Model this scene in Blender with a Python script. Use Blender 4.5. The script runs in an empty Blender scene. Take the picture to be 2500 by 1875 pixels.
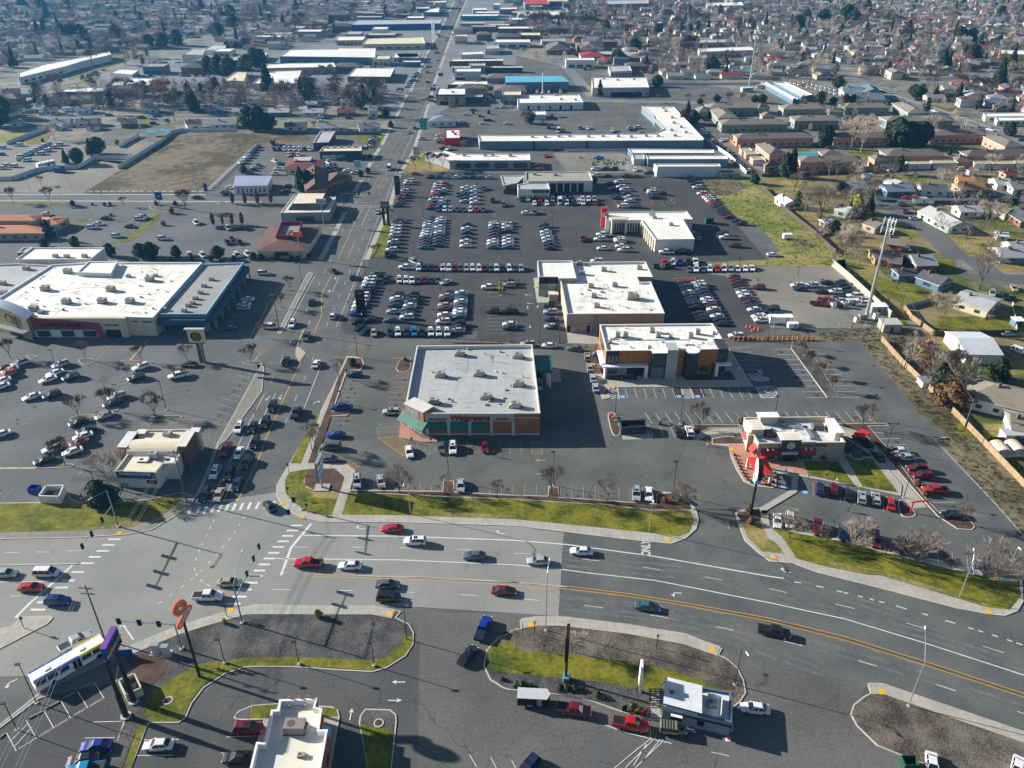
import bpy,bmesh,math,random
from mathutils import Vector,Matrix
from mathutils.geometry import tessellate_polygon
R=math.radians
random.seed(7)
scene=bpy.context.scene
COL=scene.collection
# ---------------------------------------------------------------- survey frame: photo measurements -> metres on the ground plane
F_,HZ,CX,CY,CH=1970.0,-225.0,1250.0,937.5,115.0
TH=math.atan((CY-HZ)/F_)
SN,CS=math.sin(TH),math.cos(TH)
def G(x,y,z=0.0):
 u=(x-CX)/F_;v=(y-CY)/F_
 t=(z-CH)/(-SN-v*CS)
 return Vector((u*t,(CS-v*SN)*t,z))
TL={'F':(0,0,.8848),'P':(1780,990,6.9125),'H':(1580,1630,9.2167),'Q':(540,1680,4.233),'S':(260,1020,4.881),
'W':(960,960,3.342),'O':(1440,780,3.342),'V':(800,150,5.53),'R':(950,0,7.373),'N':(0,0,1),
'T0':(0,0,1.7556),'T1':(1240,0,1.7556),'U':(2000,0,4.424)}
for i,c_ in enumerate('ABCD'):
 for j in range(4):TL[c_+str(j)]=(620*j,200+400*i,3.456)
def px(s):
 out=[];t=lt=la=None
 for w in s.split():
  if w in TL:t=TL[w];continue
  a,b=map(float,w.split(','))
  if out and t is not lt and a in(0,2212)and la in(0,2212)and lt[2]==t[2]:out.pop() # the tiles overlap a little
  out.append((t[0]+a/t[2],t[1]+b/t[2]));la,lt=a,t
 return out
def wp(s,z=0.0):return[G(x,y,z)for x,y in px(s)]
def hgt(base,top):
 (bx,by),(tx,ty)=base,top
 P=G(bx,by);lo,hi=0.0,80.0
 for _ in range(40):
  m=(lo+hi)/2
  zc=P.y*CS-(m-CH)*SN;up=P.y*SN+(m-CH)*CS
  if CY-F_*up/zc>ty:lo=m
  else:hi=m
 return lo
 # ---------------------------------------------------------------- materials
MATS={}
def lin(c):return tuple(((x/255.0)/12.92 if x/255.0<=.04045 else((x/255.0+.055)/1.055)**2.4)for x in c)
def M(name,c1,c2=None,s1=1.0,s2=.08,rough=.85,metal=0.0,spec=.3,cracks=0,emit=None,coat=0,bump=0,contrast=.5,slabs=None,stain=0,obj_var=0):
 if name in MATS:return MATS[name]
 m=bpy.data.materials.new(name);m.use_nodes=True
 nt=m.node_tree;N=nt.nodes;L=nt.links
 b=N['Principled BSDF'];b.inputs['Roughness'].default_value=rough;b.inputs['Metallic'].default_value=metal
 b.inputs['Specular IOR Level'].default_value=spec
 if coat:b.inputs['Coat Weight'].default_value=coat;b.inputs['Coat Roughness'].default_value=.05
 c2=c2 or tuple(x*.82 for x in c1)
 tc=N.new('ShaderNodeTexCoord')
 n1=N.new('ShaderNodeTexNoise');n1 .inputs['Scale'].default_value=s1;n1 .inputs['Detail'].default_value=5;n1 .inputs['Roughness'].default_value=.65
 n2=N.new('ShaderNodeTexNoise');n2 .inputs['Scale'].default_value=s2;n2 .inputs['Detail'].default_value=3
 L.new(tc.outputs['Object'],n1 .inputs['Vector']);L.new(tc.outputs['Object'],n2 .inputs['Vector'])
 ad=N.new('ShaderNodeMath');ad.operation='ADD';L.new(n1 .outputs['Fac'],ad.inputs[0]);L.new(n2 .outputs['Fac'],ad.inputs[1])
 mr=N.new('ShaderNodeMapRange');mr.inputs['From Min'].default_value=1-contrast*.5;mr.inputs['From Max'].default_value=1+contrast*.5
 L.new(ad.outputs[0],mr.inputs['Value'])
 mx=N.new('ShaderNodeMix');mx.data_type='RGBA'
 mx.inputs[6].default_value=(*c1,1);mx.inputs[7].default_value=(*c2,1);L.new(mr.outputs[0],mx.inputs[0])
 out=mx.outputs[2]
 def darken(fac_socket,col,amt):
  nonlocal out
  k=N.new('ShaderNodeMix');k.data_type='RGBA';L.new(out,k.inputs[6]);k.inputs[7].default_value=(*col,1)
  if amt!=1:
   mu=N.new('ShaderNodeMath');mu.operation='MULTIPLY';L.new(fac_socket,mu.inputs[0]);mu.inputs[1].default_value=amt;fac_socket=mu.outputs[0]
  L.new(fac_socket,k.inputs[0]);out=k.outputs[2]
 if cracks:
  vo=N.new('ShaderNodeTexVoronoi');vo.feature='DISTANCE_TO_EDGE';vo.inputs['Scale'].default_value=cracks
  nd=N.new('ShaderNodeTexNoise');nd.inputs['Scale'].default_value=.5;nd.inputs['Detail'].default_value=4;L.new(tc.outputs['Object'],nd.inputs['Vector'])
  va=N.new('ShaderNodeVectorMath');va.operation='MULTIPLY_ADD';va.inputs[1].default_value=(3,3,0)
  L.new(nd.outputs['Color'],va.inputs[0]);L.new(tc.outputs['Object'],va.inputs[2]);L.new(va.outputs[0],vo.inputs['Vector'])
  m2=N.new('ShaderNodeMapRange');m2 .inputs['From Min'].default_value=.02*cracks;m2 .inputs['From Max'].default_value=.09*cracks
  m2 .inputs['To Min'].default_value=1;m2 .inputs['To Max'].default_value=0;L.new(vo.outputs['Distance'],m2 .inputs['Value'])
  darken(m2 .outputs[0],tuple(x*.4 for x in c1),.55)
 if slabs:
  br=N.new('ShaderNodeTexBrick');br.offset=slabs[3]if len(slabs)>3 else 0
  br.inputs['Scale'].default_value=1;br.inputs['Brick Width'].default_value=slabs[0];br.inputs['Row Height'].default_value=slabs[1]
  br.inputs['Mortar Size'].default_value=slabs[2];br.inputs['Mortar Smooth'].default_value=.2
  L.new(tc.outputs['Object'],br.inputs['Vector']);darken(br.outputs['Fac'],tuple(x*.6 for x in c1),slabs[4]if len(slabs)>4 else .7)
 if stain:
  ns=N.new('ShaderNodeTexNoise');ns.inputs['Scale'].default_value=stain;ns.inputs['Detail'].default_value=6;ns.inputs['Roughness'].default_value=.7
  L.new(tc.outputs['Object'],ns.inputs['Vector'])
  m3=N.new('ShaderNodeMapRange');m3 .inputs['From Min'].default_value=.6;m3 .inputs['From Max'].default_value=.76;L.new(ns.outputs['Fac'],m3 .inputs['Value'])
  darken(m3 .outputs[0],tuple(x*.5 for x in c1),.6)
 if obj_var:
  oi=N.new('ShaderNodeObjectInfo');hs=N.new('ShaderNodeHueSaturation')
  m4=N.new('ShaderNodeMapRange');m4 .inputs['To Min'].default_value=1-obj_var;m4 .inputs['To Max'].default_value=1+obj_var
  L.new(oi.outputs['Random'],m4 .inputs['Value']);L.new(m4 .outputs[0],hs.inputs['Value']);L.new(out,hs.inputs['Color']);out=hs.outputs['Color']
 L.new(out,b.inputs['Base Color'])
 if bump:
  bp=N.new('ShaderNodeBump');bp.inputs['Strength'].default_value=bump;bp.inputs['Distance'].default_value=.1
  L.new(n1 .outputs['Fac'],bp.inputs['Height']);L.new(bp.outputs[0],b.inputs['Normal'])
 if emit:b.inputs['Emission Color'].default_value=(*c1,1);b.inputs['Emission Strength'].default_value=emit
 MATS[name]=m
 return m
g3=lambda v:(v,v,v)
asph_mid=M('asphalt',(.078,.081,.079),(.134,.136,.130),2.2,.07,.9,cracks=.06,contrast=.4,stain=.35)
asph_dark=M('asphalt_dark',(.042,.043,.046),(.072,.073,.075),2,.08,.88,contrast=.6,stain=.25)
asph_gray=M('asphalt_weathered',(.082,.083,.079),(.138,.137,.130),2,.06,.92,cracks=.06,contrast=.4,stain=.3)
asph_road=M('asphalt_road',(.078,.082,.083),(.128,.131,.129),2.2,.12,.9,contrast=.45)
asph_drive=M('asphalt_drive',(.058,.06,.061),(.098,.10,.10),2.2,.07,.9,cracks=.05,contrast=.45,stain=.35)
asph_lot=M('asphalt_lot',(.080,.087,.094),(.132,.140,.144),2.0,.04,.9,cracks=.06,contrast=.45,stain=.2)
asph_gym=M('asphalt_gym',(.084,.090,.096),(.138,.144,.148),2.0,.05,.9,cracks=.07,contrast=.42,stain=.35)
conc_road=M('concrete_road',(.19,.20,.19),(.285,.285,.265),2.5,.07,.9,slabs=(5.2,3.6,.035,0,.4),contrast=.7,stain=.25)
conc=M('concrete',(.32,.31,.275),(.43,.41,.36),3,.3,.9,slabs=(1.6,1.6,.04))
conc_old=M('concrete_old',(.18,.175,.15),(.26,.245,.21),3,.3,.9,slabs=(1.6,1.6,.04))
kerb_m=M('kerb_concrete',(.42,.40,.35),(.52,.5,.44),2,.2,.9)
tyre_wear=M('tyre_wear',(.085,.085,.088),(.155,.155,.155),1.2,.3,.85,contrast=.5)
grass=M('grass',(.042,.068,.002),(.205,.185,.012),1.1,.2,.95,contrast=.42,bump=.6,stain=.35)
grass_dry=M('grass_dry',(.12,.12,.02),(.33,.25,.10),1.2,.12,.95,contrast=.35,bump=.6,stain=.3)
grass_dark=M('grass_shaded_lawn',(.035,.06,.012),(.06,.085,.02),1.3,.2,.95,contrast=.4,bump=.5)
weeds=M('weeds',(.09,.15,.01),(.30,.25,.09),.5,.05,.95,contrast=.4,bump=.8,stain=.2)
soil=M('soil',(.07,.07,.035),(.19,.165,.10),.45,.06,.95,contrast=.3,bump=.5)
lotdirt=M('bare_lot',(.055,.042,.018),(.165,.135,.08),.2,.03,.95,contrast=.22,bump=.5,stain=.05)
gravel_m=M('gravel',(.03,.032,.035),(.12,.115,.11),3,.2,.9,contrast=.35,bump=1)
gravel_br=M('gravel_brown',(.045,.038,.032),(.17,.145,.115),3,.2,.9,contrast=.35,bump=1)
gravel_lt=M('gravel_light',(.15,.145,.125),(.25,.235,.20),2,.03,.95,contrast=.4,stain=.08)
mulch=M('mulch',(.05,.028,.02),(.12,.07,.05),7,.3,.95,contrast=.4,bump=1)
suburb=M('suburb_ground',(.10,.105,.085),(.24,.215,.18),.12,.02,.95,contrast=.25,stain=.05)  # ground tone lightened, putting the lift of distant haze into the colour
yard=M('yard_ground',(.07,.09,.02),(.24,.19,.09),.12,.02,.95,contrast=.3,stain=.05)
paver=M('brick_paver',(.42,.2,.14),(.52,.28,.2),3,.3,.85,slabs=(.4,.2,.02,.5))
paint_w=M('white_paint',(.72,.72,.70),(.5,.5,.5),3,.5,.8,contrast=.6)
paint_fade=M('faded_white_paint',(.5,.5,.5),(.3,.3,.3),3,.5,.8,contrast=.5)
paint_y=M('yellow_paint',(.62,.36,.05),(.45,.28,.08),2,.5,.8,contrast=.6)
paint_yf=M('faded_yellow_paint',(.5,.42,.2),(.28,.26,.18),2,.5,.8,contrast=.5)
paint_b=M('blue_paint',(.1,.4,.75),None,3,.5,.8)
tactile=M('tactile_yellow',(.75,.42,.03),None,9,.5,.8)
roof_w=M('white_roof',(.82,.80,.76),(.70,.68,.64),.25,.05,.8,slabs=(3.0,12,.05),contrast=.6,stain=.12)
roof_lg=M('pale_grey_roof',(.44,.45,.45),(.36,.37,.375),.5,.08,.85,slabs=(2.2,9,.05),stain=.15)
roof_g=M('grey_roof',(.34,.35,.34),(.26,.27,.27),.4,.06,.85,slabs=(2.0,9,.04),stain=.15)
roof_cr=M('cream_roof',(.72,.66,.50),(.60,.54,.42),.4,.1,.85,stain=.3)
coping=M('coping',(.72,.70,.66),None,1,.2,.5)
wall_w=M('white_wall',(.68,.68,.66),(.58,.58,.57),.5,.1,.8)
wall_c=M('cream_wall',(.60,.53,.40),(.52,.46,.36),.5,.1,.8)
wall_t=M('tan_wall',(.42,.35,.27),(.36,.30,.24),.5,.1,.85,slabs=(.4,.2,.01,.5))
wall_lg=M('light_grey_wall',(.50,.51,.52),None,.5,.1,.8)
wall_g=M('grey_wall',(.26,.28,.30),None,.5,.1,.8)
wall_dk=M('charcoal_wall',(.035,.04,.055),(.05,.055,.07),.5,.1,.6)
wall_or=M('orange_panel',(.42,.17,.045),(.34,.13,.035),2,.3,.6)
wall_pk=M('faded_red_panel',(.27,.045,.055),(.23,.04,.05),.5,.1,.7)
wall_bl=M('blue_wall',(.10,.19,.28),None,.5,.1,.8)
wall_tq=M('turquoise_wall',(.12,.42,.60),None,.5,.1,.8)
wall_sg=M('blue_grey_wall',(.17,.24,.29),None,.5,.1,.8)
wall_br=M('brown_wall',(.20,.12,.08),None,.5,.1,.8)
wall_sal=M('salmon_wall',(.50,.30,.22),(.42,.25,.19),.5,.1,.85)
wall_seaf=M('sage_wall',(.25,.30,.27),None,.5,.1,.85)
brick=M('brick',(.38,.15,.07),(.28,.11,.055),2,.5,.9,slabs=(.5,.25,.03,.5))
brick_dk=M('dark_brick',(.16,.085,.06),None,2,.5,.9)
awn_g=M('green_awning',(.01,.10,.075),(.015,.14,.10),1,.3,.5)
awn_r=M('red_awning',(.72,.02,.02),(.6,.02,.02),1,.3,.6)
awn_m=M('crimson_fabric',(.30,.005,.02),None,1,.3,.7)
navy_aw=M('navy_awning',(.03,.10,.22),None,1,.3,.7)
glass_m=M('window_glass',(.02,.03,.04),(.05,.07,.08),.5,.1,.08,spec=.8)
glass_lt=M('pale_window_glass',(.25,.32,.36),(.12,.17,.2),1.2,.3,.1,spec=.8)
glass_gr=M('green_glass',(.22,.30,.24),(.10,.16,.12),.8,.2,.1,spec=.8)
steel=M('galvanised_steel',(.45,.48,.50),None,2,.3,.4,.6)
dark_met=M('dark_metal',(.02,.02,.022),(.035,.035,.04),2,.3,.5,.2)
wood_pole=M('weathered_wood',(.10,.075,.055),(.16,.12,.09),3,.5,.9)
hvac_m=M('hvac_grey',(.38,.37,.34),(.28,.27,.26),2,.5,.6)
hvac_d=M('hvac_dark',(.1,.1,.1),None,2,.5,.6)
black=M('black',(.012,.012,.014),None,2,.5,.5)
white=M('white',(.8,.8,.8),(.74,.74,.74),2,.5,.6)
red_m=M('red',(.62,.02,.025),None,2,.5,.5)
dkred=M('dark_red',(.30,.01,.03),None,2,.5,.5)
orange_m=M('orange',(.80,.16,.015),None,2,.5,.5)
blue_m=M('blue',(.015,.07,.32),None,2,.5,.5)
yellow_m=M('yellow',(.72,.52,.03),None,2,.5,.5)
teal_m=M('teal',(.03,.3,.3),None,2,.5,.5)
green_m=M('green',(.015,.075,.04),None,2,.5,.5)
purple_m=M('purple',(.16,.05,.35),None,2,.5,.5)
cyan_m=M('pale_blue',(.3,.55,.7),None,2,.5,.5)
sky_m=M('bright_blue',(.02,.35,.65),None,2,.5,.5)
fence_w=M('white_fence',(.62,.63,.64),None,1,.1,.7)
fence_wood=M('wood_fence',(.34,.24,.14),(.24,.17,.10),3,.3,.9)
fence_dk=M('dark_fence',(.10,.075,.055),None,3,.3,.9)
leaf_d=M('evergreen_leaf',(.012,.028,.014),(.035,.055,.022),1.5,.3,.9,contrast=.4,obj_var=.3)
leaf_m=M('shrub_leaf',(.05,.07,.02),(.09,.11,.035),2,.3,.9,contrast=.4,obj_var=.3)
leaf_y=M('yellow_leaf',(.28,.24,.03),(.2,.2,.03),2,.3,.9)
leaf_br=M('brown_leaf',(.10,.05,.02),(.16,.09,.04),2,.3,.9,contrast=.4)
leaf_tan=M('dry_leaf',(.30,.19,.09),(.2,.12,.06),2,.3,.9)
bark=M('bark',(.17,.145,.12),(.11,.09,.075),3,.5,.95)
twig=M('twig',(.13,.10,.085),(.19,.155,.13),1,.3,.95,obj_var=.2)
twig_lt=M('pale_twig',(.27,.22,.18),(.37,.31,.26),1,.3,.95,obj_var=.15)
twig_rd=M('reddish_twig',(.11,.05,.045),(.17,.08,.07),1,.3,.95,obj_var=.15)
twig_or=M('rusty_twig',(.36,.17,.11),(.28,.13,.09),1,.3,.95)
tile_or=M('orange_tile_roof',(.52,.22,.11),(.42,.17,.09),1,.3,.8,slabs=(.5,3,.05))
water_m=M('pool_water',(.05,.35,.45),None,1,.3,.05)
# ---------------------------------------------------------------- mesh builder
class MB:
 def __init__(s):s.v=[];s.f=[];s.m=[];s.ms=[]
 def mi(s,m):
  if m not in s.ms:s.ms.append(m)
  return s.ms.index(m)
 def add(s,vs,fs,m):
  k=len(s.v);i=s.mi(m);s.v+=[tuple(v)for v in vs]
  for f in fs:s.f.append(tuple(a+k for a in f));s.m.append(i)
  return s
 def box(s,c,d,m,rot=0,z0=True):
 # c = centre (x,y) with base z, d = sizes
  x,y,z=d[0]/2,d[1]/2,d[2];cr,sr=math.cos(rot),math.sin(rot)
  vs=[]
  for zz in(0,z):
   for a,b in((-x,-y),(x,-y),(x,y),(-x,y)):vs.append((c[0]+a*cr-b*sr,c[1]+a*sr+b*cr,c[2]+zz))
  return s.add(vs,[(3,2,1,0),(4,5,6,7),(0,1,5,4),(1,2,6,5),(2,3,7,6),(3,0,4,7)],m)
 def prism(s,poly,z0,z1,m,top=None,bottom=False):
  P=ccw([Vector((p[0],p[1]))for p in poly]);n=len(P)
  vs=[(p.x,p.y,z0)for p in P]+[(p.x,p.y,z1)for p in P]
  s.add(vs,[(i,(i+1)%n,n+(i+1)%n,n+i)for i in range(n)],m)
  tr=tessellate_polygon([[Vector((p.x,p.y,0))for p in P]])
  k=[(t if up(P,t)else t[::-1])for t in tr]
  s.add([(p.x,p.y,z1)for p in P],k,top or m)
  if bottom:s.add([(p.x,p.y,z0)for p in P],[t[::-1]for t in k],m)
  return s
 def flat(s,poly,z,m):
  P=ccw([Vector((p[0],p[1]))for p in poly])
  tr=tessellate_polygon([[Vector((p.x,p.y,0))for p in P]])
  return s.add([(p.x,p.y,z)for p in P],[(t if up(P,t)else t[::-1])for t in tr],m)
 def tube(s,a,b,r0,m,r1=None,n=6,cap=True):
  a=Vector(a);b=Vector(b);r1=r0 if r1 is None else r1
  d=(b-a).normalized();u=d.orthogonal().normalized();w=d.cross(u)
  vs=[]
  for p,r in((a,r0),(b,r1)):
   for i in range(n):
    t=2*math.pi*i/n;vs.append(p+(u*math.cos(t)+w*math.sin(t))*r)
  fs=[(i,(i+1)%n,n+(i+1)%n,n+i)for i in range(n)]
  if cap:fs+=[tuple(range(n))[::-1],tuple(range(n,2*n))]
  return s.add(vs,fs,m)
 def quad(s,vs,m):return s.add(vs,[tuple(range(len(vs)))],m)
 def strip(s,pts,w,z,m):
  n=len(pts);vs=[]
  for i,p in enumerate(pts):
   a=pts[max(0,i-1)];b=pts[min(n-1,i+1)];d=Vector((b.x-a.x,b.y-a.y)).normalized()
   vs+=[(p.x-d.y*w/2,p.y+d.x*w/2,z),(p.x+d.y*w/2,p.y-d.x*w/2,z)]
  return s.add(vs,[(2*i,2*i+1,2*i+3,2*i+2)for i in range(n-1)],m)
 def wallstrip(s,pts,w,z0,z1,m):
  for a,b in zip(pts,pts[1:]):
   d=Vector((b.x-a.x,b.y-a.y));L_=d.length
   s.box(((a.x+b.x)/2,(a.y+b.y)/2,z0),(L_+w*.9,w,z1-z0),m,math.atan2(d.y,d.x))
  return s
 def build(s,name,parent=None,org=None,smooth=False):
  me=bpy.data.meshes.new(name)
  o=org if org is not None else(parent.matrix_world.translation if False else(parent.location if parent else Vector((0,0,0))))
  me.from_pydata([(v[0]-o[0],v[1]-o[1],v[2]-o[2])for v in s.v],[],s.f)
  for m in s.ms:me.materials.append(m)
  me.polygons.foreach_set('material_index',s.m)
  if smooth:me.polygons.foreach_set('use_smooth',[True]*len(s.f))
  me.update()
  ob=bpy.data.objects.new(name,me);COL.objects.link(ob)
  if parent:ob.parent=parent
  else:ob.location=o
  return ob
def ccw(P):
 a=sum(P[i].x*P[(i+1)%len(P)].y-P[(i+1)%len(P)].x*P[i].y for i in range(len(P)))
 return P if a>0 else P[::-1]
def up(P,t):
 a,b,c=(P[i]for i in t);return(b.x-a.x)*(c.y-a.y)-(b.y-a.y)*(c.x-a.x)>0
def sub(o,name,mb,parent,grand): # sub-part: mesh whose world-space coordinates are relative to the thing's base
 ob=mb.build(name,None,grand.location);ob.location=(0,0,0);ob.parent=parent;return ob
def tag(o,label=None,cat=None,group=None,kind=None):
 if label:o['label']=label
 if cat:o['category']=cat
 if group:o['group']=group
 if kind:o['kind']=kind
 return o
def thing(name,label,cat,loc,group=None):
 o=bpy.data.objects.new(name,None);COL.objects.link(o);o.location=Vector((loc[0],loc[1],loc[2]if len(loc)>2 else 0));o.empty_display_size=.5
 return tag(o,label,cat,group)
def struct(name,mb):return tag(mb.build(name,None,Vector((0,0,0))),kind='structure')
def chaikin(P,k=2,closed=True):
 for _ in range(k):
  Q=[];n=len(P)
  for i in range(n if closed else n-1):
   a,b=P[i],P[(i+1)%n];Q+=[a*.75+b*.25,a*.25+b*.75]
  if not closed:Q=[P[0]]+Q+[P[-1]]
  P=Q
 return P
def inset(P,w):
 P=ccw([Vector((p.x,p.y))for p in P]);n=len(P);out=[]
 for i in range(n):
  a,b,c=P[i-1],P[i],P[(i+1)%n]
  d1=(b-a).normalized();d2=(c-b).normalized()
  n1=Vector((-d1 .y,d1 .x));n2=Vector((-d2 .y,d2 .x));m=(n1+n2)
  if m.length<1e-6:m=n1
  m.normalize();k=1/max(.5,m.dot(n1));out.append(b+m*w*k)
 return out
def island(s,fill,z=.13,sm=0,w=.22,kname='kerb',fname='planting_bed',km=None):
 P=wp(s)if isinstance(s,str)else s
 if sm:P=chaikin(P,sm)
 P=ccw([Vector((p.x,p.y))for p in P]);I=inset(P,w);n=len(P)
 k=MB();vs=[(p.x,p.y,0)for p in P]+[(p.x,p.y,z)for p in P]+[(p.x,p.y,z)for p in I]
 k.add(vs,[(i,(i+1)%n,n+(i+1)%n,n+i)for i in range(n)]+[(n+i,n+(i+1)%n,2*n+(i+1)%n,2*n+i)for i in range(n)],km or kerb_m)
 struct(kname,k)
 struct(fname,MB().flat(I,z-.01,fill))
 return P
 # text as mesh: u = direction of writing, v = up direction of letters
def text_mb(mb,txt,org,u,v,size,m,depth=.08,bold=.0,italic=0,align='CENTER',sx=1.0,spacing=1.0):
 c=bpy.data.curves.new('t','FONT');c.body=txt;c.align_x=align;c.align_y='CENTER';c.extrude=depth/2/size if depth else 0;c.offset=bold;c.shear=italic
 c.space_character=spacing;c.resolution_u=3
 o=bpy.data.objects.new('t',c);COL.objects.link(o);bpy.context.view_layer.update()
 me=bpy.data.meshes.new_from_object(o.evaluated_get(bpy.context.evaluated_depsgraph_get()))
 u=Vector(u).normalized();v=Vector(v).normalized();w=u.cross(v);org=Vector(org)
 mb.add([org+u*(p.co.x*size*sx)+v*(p.co.y*size)+w*(p.co.z*size)for p in me.vertices],[tuple(p.vertices)for p in me.polygons],m)
 bpy.data.objects.remove(o);bpy.data.curves.remove(c);bpy.data.meshes.remove(me)
 return mb
def disc(mb,c,u,v,r,m,n=24,r2=None,w=0):
 u=Vector(u).normalized();v=Vector(v).normalized();c=Vector(c)+u.cross(v)*w
 P=[c+u*math.cos(2*math.pi*i/n)*r+v*math.sin(2*math.pi*i/n)*r for i in range(n)]
 if r2 is None:mb.add(P,[tuple(range(n))],m)
 else:
  Q=[c+u*math.cos(2*math.pi*i/n)*r2+v*math.sin(2*math.pi*i/n)*r2 for i in range(n)]
  mb.add(P+Q,[(i,(i+1)%n,n+(i+1)%n,n+i)for i in range(n)],m)
 return mb
ORD=['','first','second','third','fourth','fifth','sixth','seventh','eighth','ninth','tenth','eleventh','twelfth','thirteenth','fourteenth','fifteenth',
'sixteenth','seventeenth','eighteenth','nineteenth','twentieth']
def ordn(i):
 if i<len(ORD):return ORD[i]
 t={2:'twenty',3:'thirty',4:'forty',5:'fifty',6:'sixty',7:'seventy',8:'eighty',9:'ninety'}
 if i<100:return(t[i//10]+'-'+ORD[i%10])if i%10 else t[i//10][:-1]+'ieth'
 return 'one hundred '+(ordn(i%100)if i%100 else 'th')
LOTP=[]
def inside(p,P):
 c=False;n=len(P)
 for i in range(n):
  a,b=P[i],P[(i+1)%n]
  if(a.y>p.y)!=(b.y>p.y)and p.x<(b.x-a.x)*(p.y-a.y)/(b.y-a.y)+a.x:c=not c
 return c
 # ================================================================ GROUND, ROADS, LAWNS
gr=MB();gr.quad([(-1700,-60,0),(1700,-60,0),(1700,2500,0),(-1700,2500,0)],suburb);struct('ground',gr)
def area(name,s,z,m):
 if 'lot' in name and name!='parking_lot' or name=='pavement':LOTP.append(s)
 return struct(name,MB().flat(wp(s)if isinstance(s,str)else s,z,m))
def areas(name,L,z,m):
 mb=MB()
 for s in L:mb.flat(wp(s),z,m)
 return struct(name,mb)
area('parking_lot','N -500,2150 -500,470 0,470 A0 2050,700 2212,520 A1 0,440 1130,440 1180,370 V 1000,540 1450,430 N 1060,215 1150,110 1450,180 1700,205 1780,215 1850,300 A2 1690,470 2030,800 2212,1100 A3 580,1560 B3 1000,560 1100,900 1600,1642 C3 1860,290 2212,680 N 2800,1330 2800,2150',.010,asph_mid)
area('dealership_lot','A1 1240,775 1990,775 A2 700,800 1640,810 1800,1050 2212,1400 B2 2212,150 1250,120 B2 1700,230 1870,260 2150,600 2212,700 1900,800 1000,830 250,830 B1 1660,790 980,780 760,740 730,660 790,560 870,330 960,160 A1 960,1500 1130,1200 1180,1030',.016,asph_dark)
area('office_lot','B2 640,880 780,870 1860,850 B3 0,815 820,805 1600,1642 C3 1600,240 1460,245 1965,790 2212,1075 N 2760,1560 C3 2212,1330 1870,1400 1230,1245 640,1095 70,985 45,880 C2 2130,830 1640,230 1200,120 960,60 830,20 B2 780,1290',.016,asph_road)
area('pharmacy_lot','B1 1650,800 780,930 560,1500 C1 560,350 770,460 855,520 815,690 2212,720 C2 1250,800 1545,795 1920,870 1640,230 830,20 B2 640,880 250,830',.0165,asph_mid)
area('gym_lot','N -500,1240 -500,800 B0 0,770 2212,760 B1 200,780 90,960 0,1000 B0 2170,1060 1850,1642 C0 1760,480 1560,690 1300,740 1000,780 570,700 330,780 0,785',.0165,asph_gym)
area('restaurant_lot','D0 1265,1270 1510,1265 1620,1100 1900,850 2212,790 D1 1000,835 1280,700 1400,560 1380,1642 1380,1900 D0 600,1900 1110,1642',.017,asph_drive)
area('pavement','D1 1380,330 2212,340 D2 100,400 D1 2050,550 1940,700 1990,900 D2 0,985 700,1080 1200,1230 1900,1340 1960,1090 2010,1000 1790,690 1810,640 D3 890,940 760,1130 975,1460 1500,1660 D3 1500,2000 D1 1380,2000',.0165,asph_gray)
area('street_parking_lot','D0 340,1040 1180,880 1190,1100 1000,1400 850,1900 -400,1900 -300,1560',.017,asph_dark)
areas('gravel_yard',['B2 1600,225 2212,170 B3 590,165 730,270 880,420 1000,560 900,700 0,700 B2 2212,690 2150,600 1870,260',
'A0 -200,900 0,800 120,840 330,750 680,740 800,660 1060,700 1160,600 1000,560 700,520 400,560 0,520 -200,520','A2 380,600 960,600 1000,620 1200,760 700,770 500,760','A0 0,930 700,940 990,750 1060,670 800,660 400,790 100,850 0,860'],.020,gravel_lt)
areas('lot_pavement',['A0 -300,1040 1900,1030 2212,1500 -300,1500'],.014,asph_lot)
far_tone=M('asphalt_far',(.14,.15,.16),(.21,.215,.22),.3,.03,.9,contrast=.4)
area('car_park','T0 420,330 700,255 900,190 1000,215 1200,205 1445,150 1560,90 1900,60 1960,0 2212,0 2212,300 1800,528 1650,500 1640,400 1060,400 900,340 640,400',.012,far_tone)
area('bare_field','A0 1470,425 2212,440 A1 450,450 480,500 0,560 A0 2180,540 1760,930 700,940 990,760 1120,690',.024,lotdirt)
areas('weedy_field',['A2 1640,815 1690,900 1760,960 1800,1050 1900,1130 2100,1210 2212,1380 A3 0,1240 150,1420 0,1490 A2 2212,1500 1700,1520 1660,1545 2212,1560 A3 0,1550 580,1560 720,1600 700,1480 520,1320 310,1180 160,1070 0,900 A2 2212,880 2100,790',
'B3 590,130 720,110 980,380 1230,560 1200,1010 1000,790 1100,700 1000,560 880,420','A0 -200,430 300,420 100,520 -200,500'],.024,weeds)
areas('rough_ground',['B3 440,800 450,770 900,690 1150,640 1450,750 1200,1010 1000,800 820,805','B3 820,805 1000,1010 1380,1480 1600,1642 C3 1460,245 1965,790 2212,1075 N 2760,1560 2760,1360 C3 2212,680 1860,290 1600,20 B3 1430,1240 1200,1010 1000,790',
'A2 1640,815 1900,830 2050,880 1850,960 1760,960','B2 480,820 770,830 760,880 650,890','B2 1650,790 2212,800 B3 440,800 450,740 0,740 B2 2212,760'],.028,soil)
areas('backyards',['A3 0,800 850,760 1400,780 2212,760 2212,930 1000,940 900,1000 1000,1120 1400,1290 1640,1560 B3 1650,250 1900,340 2212,360 2212,1642 C3 2212,660 1860,280 B3 1440,760 980,380 A3 520,1300 160,1060','A3 1260,1060 2212,1030 2212,1642 B3 2212,220 1960,200 A3 1700,1420'],.008,yard)
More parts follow.
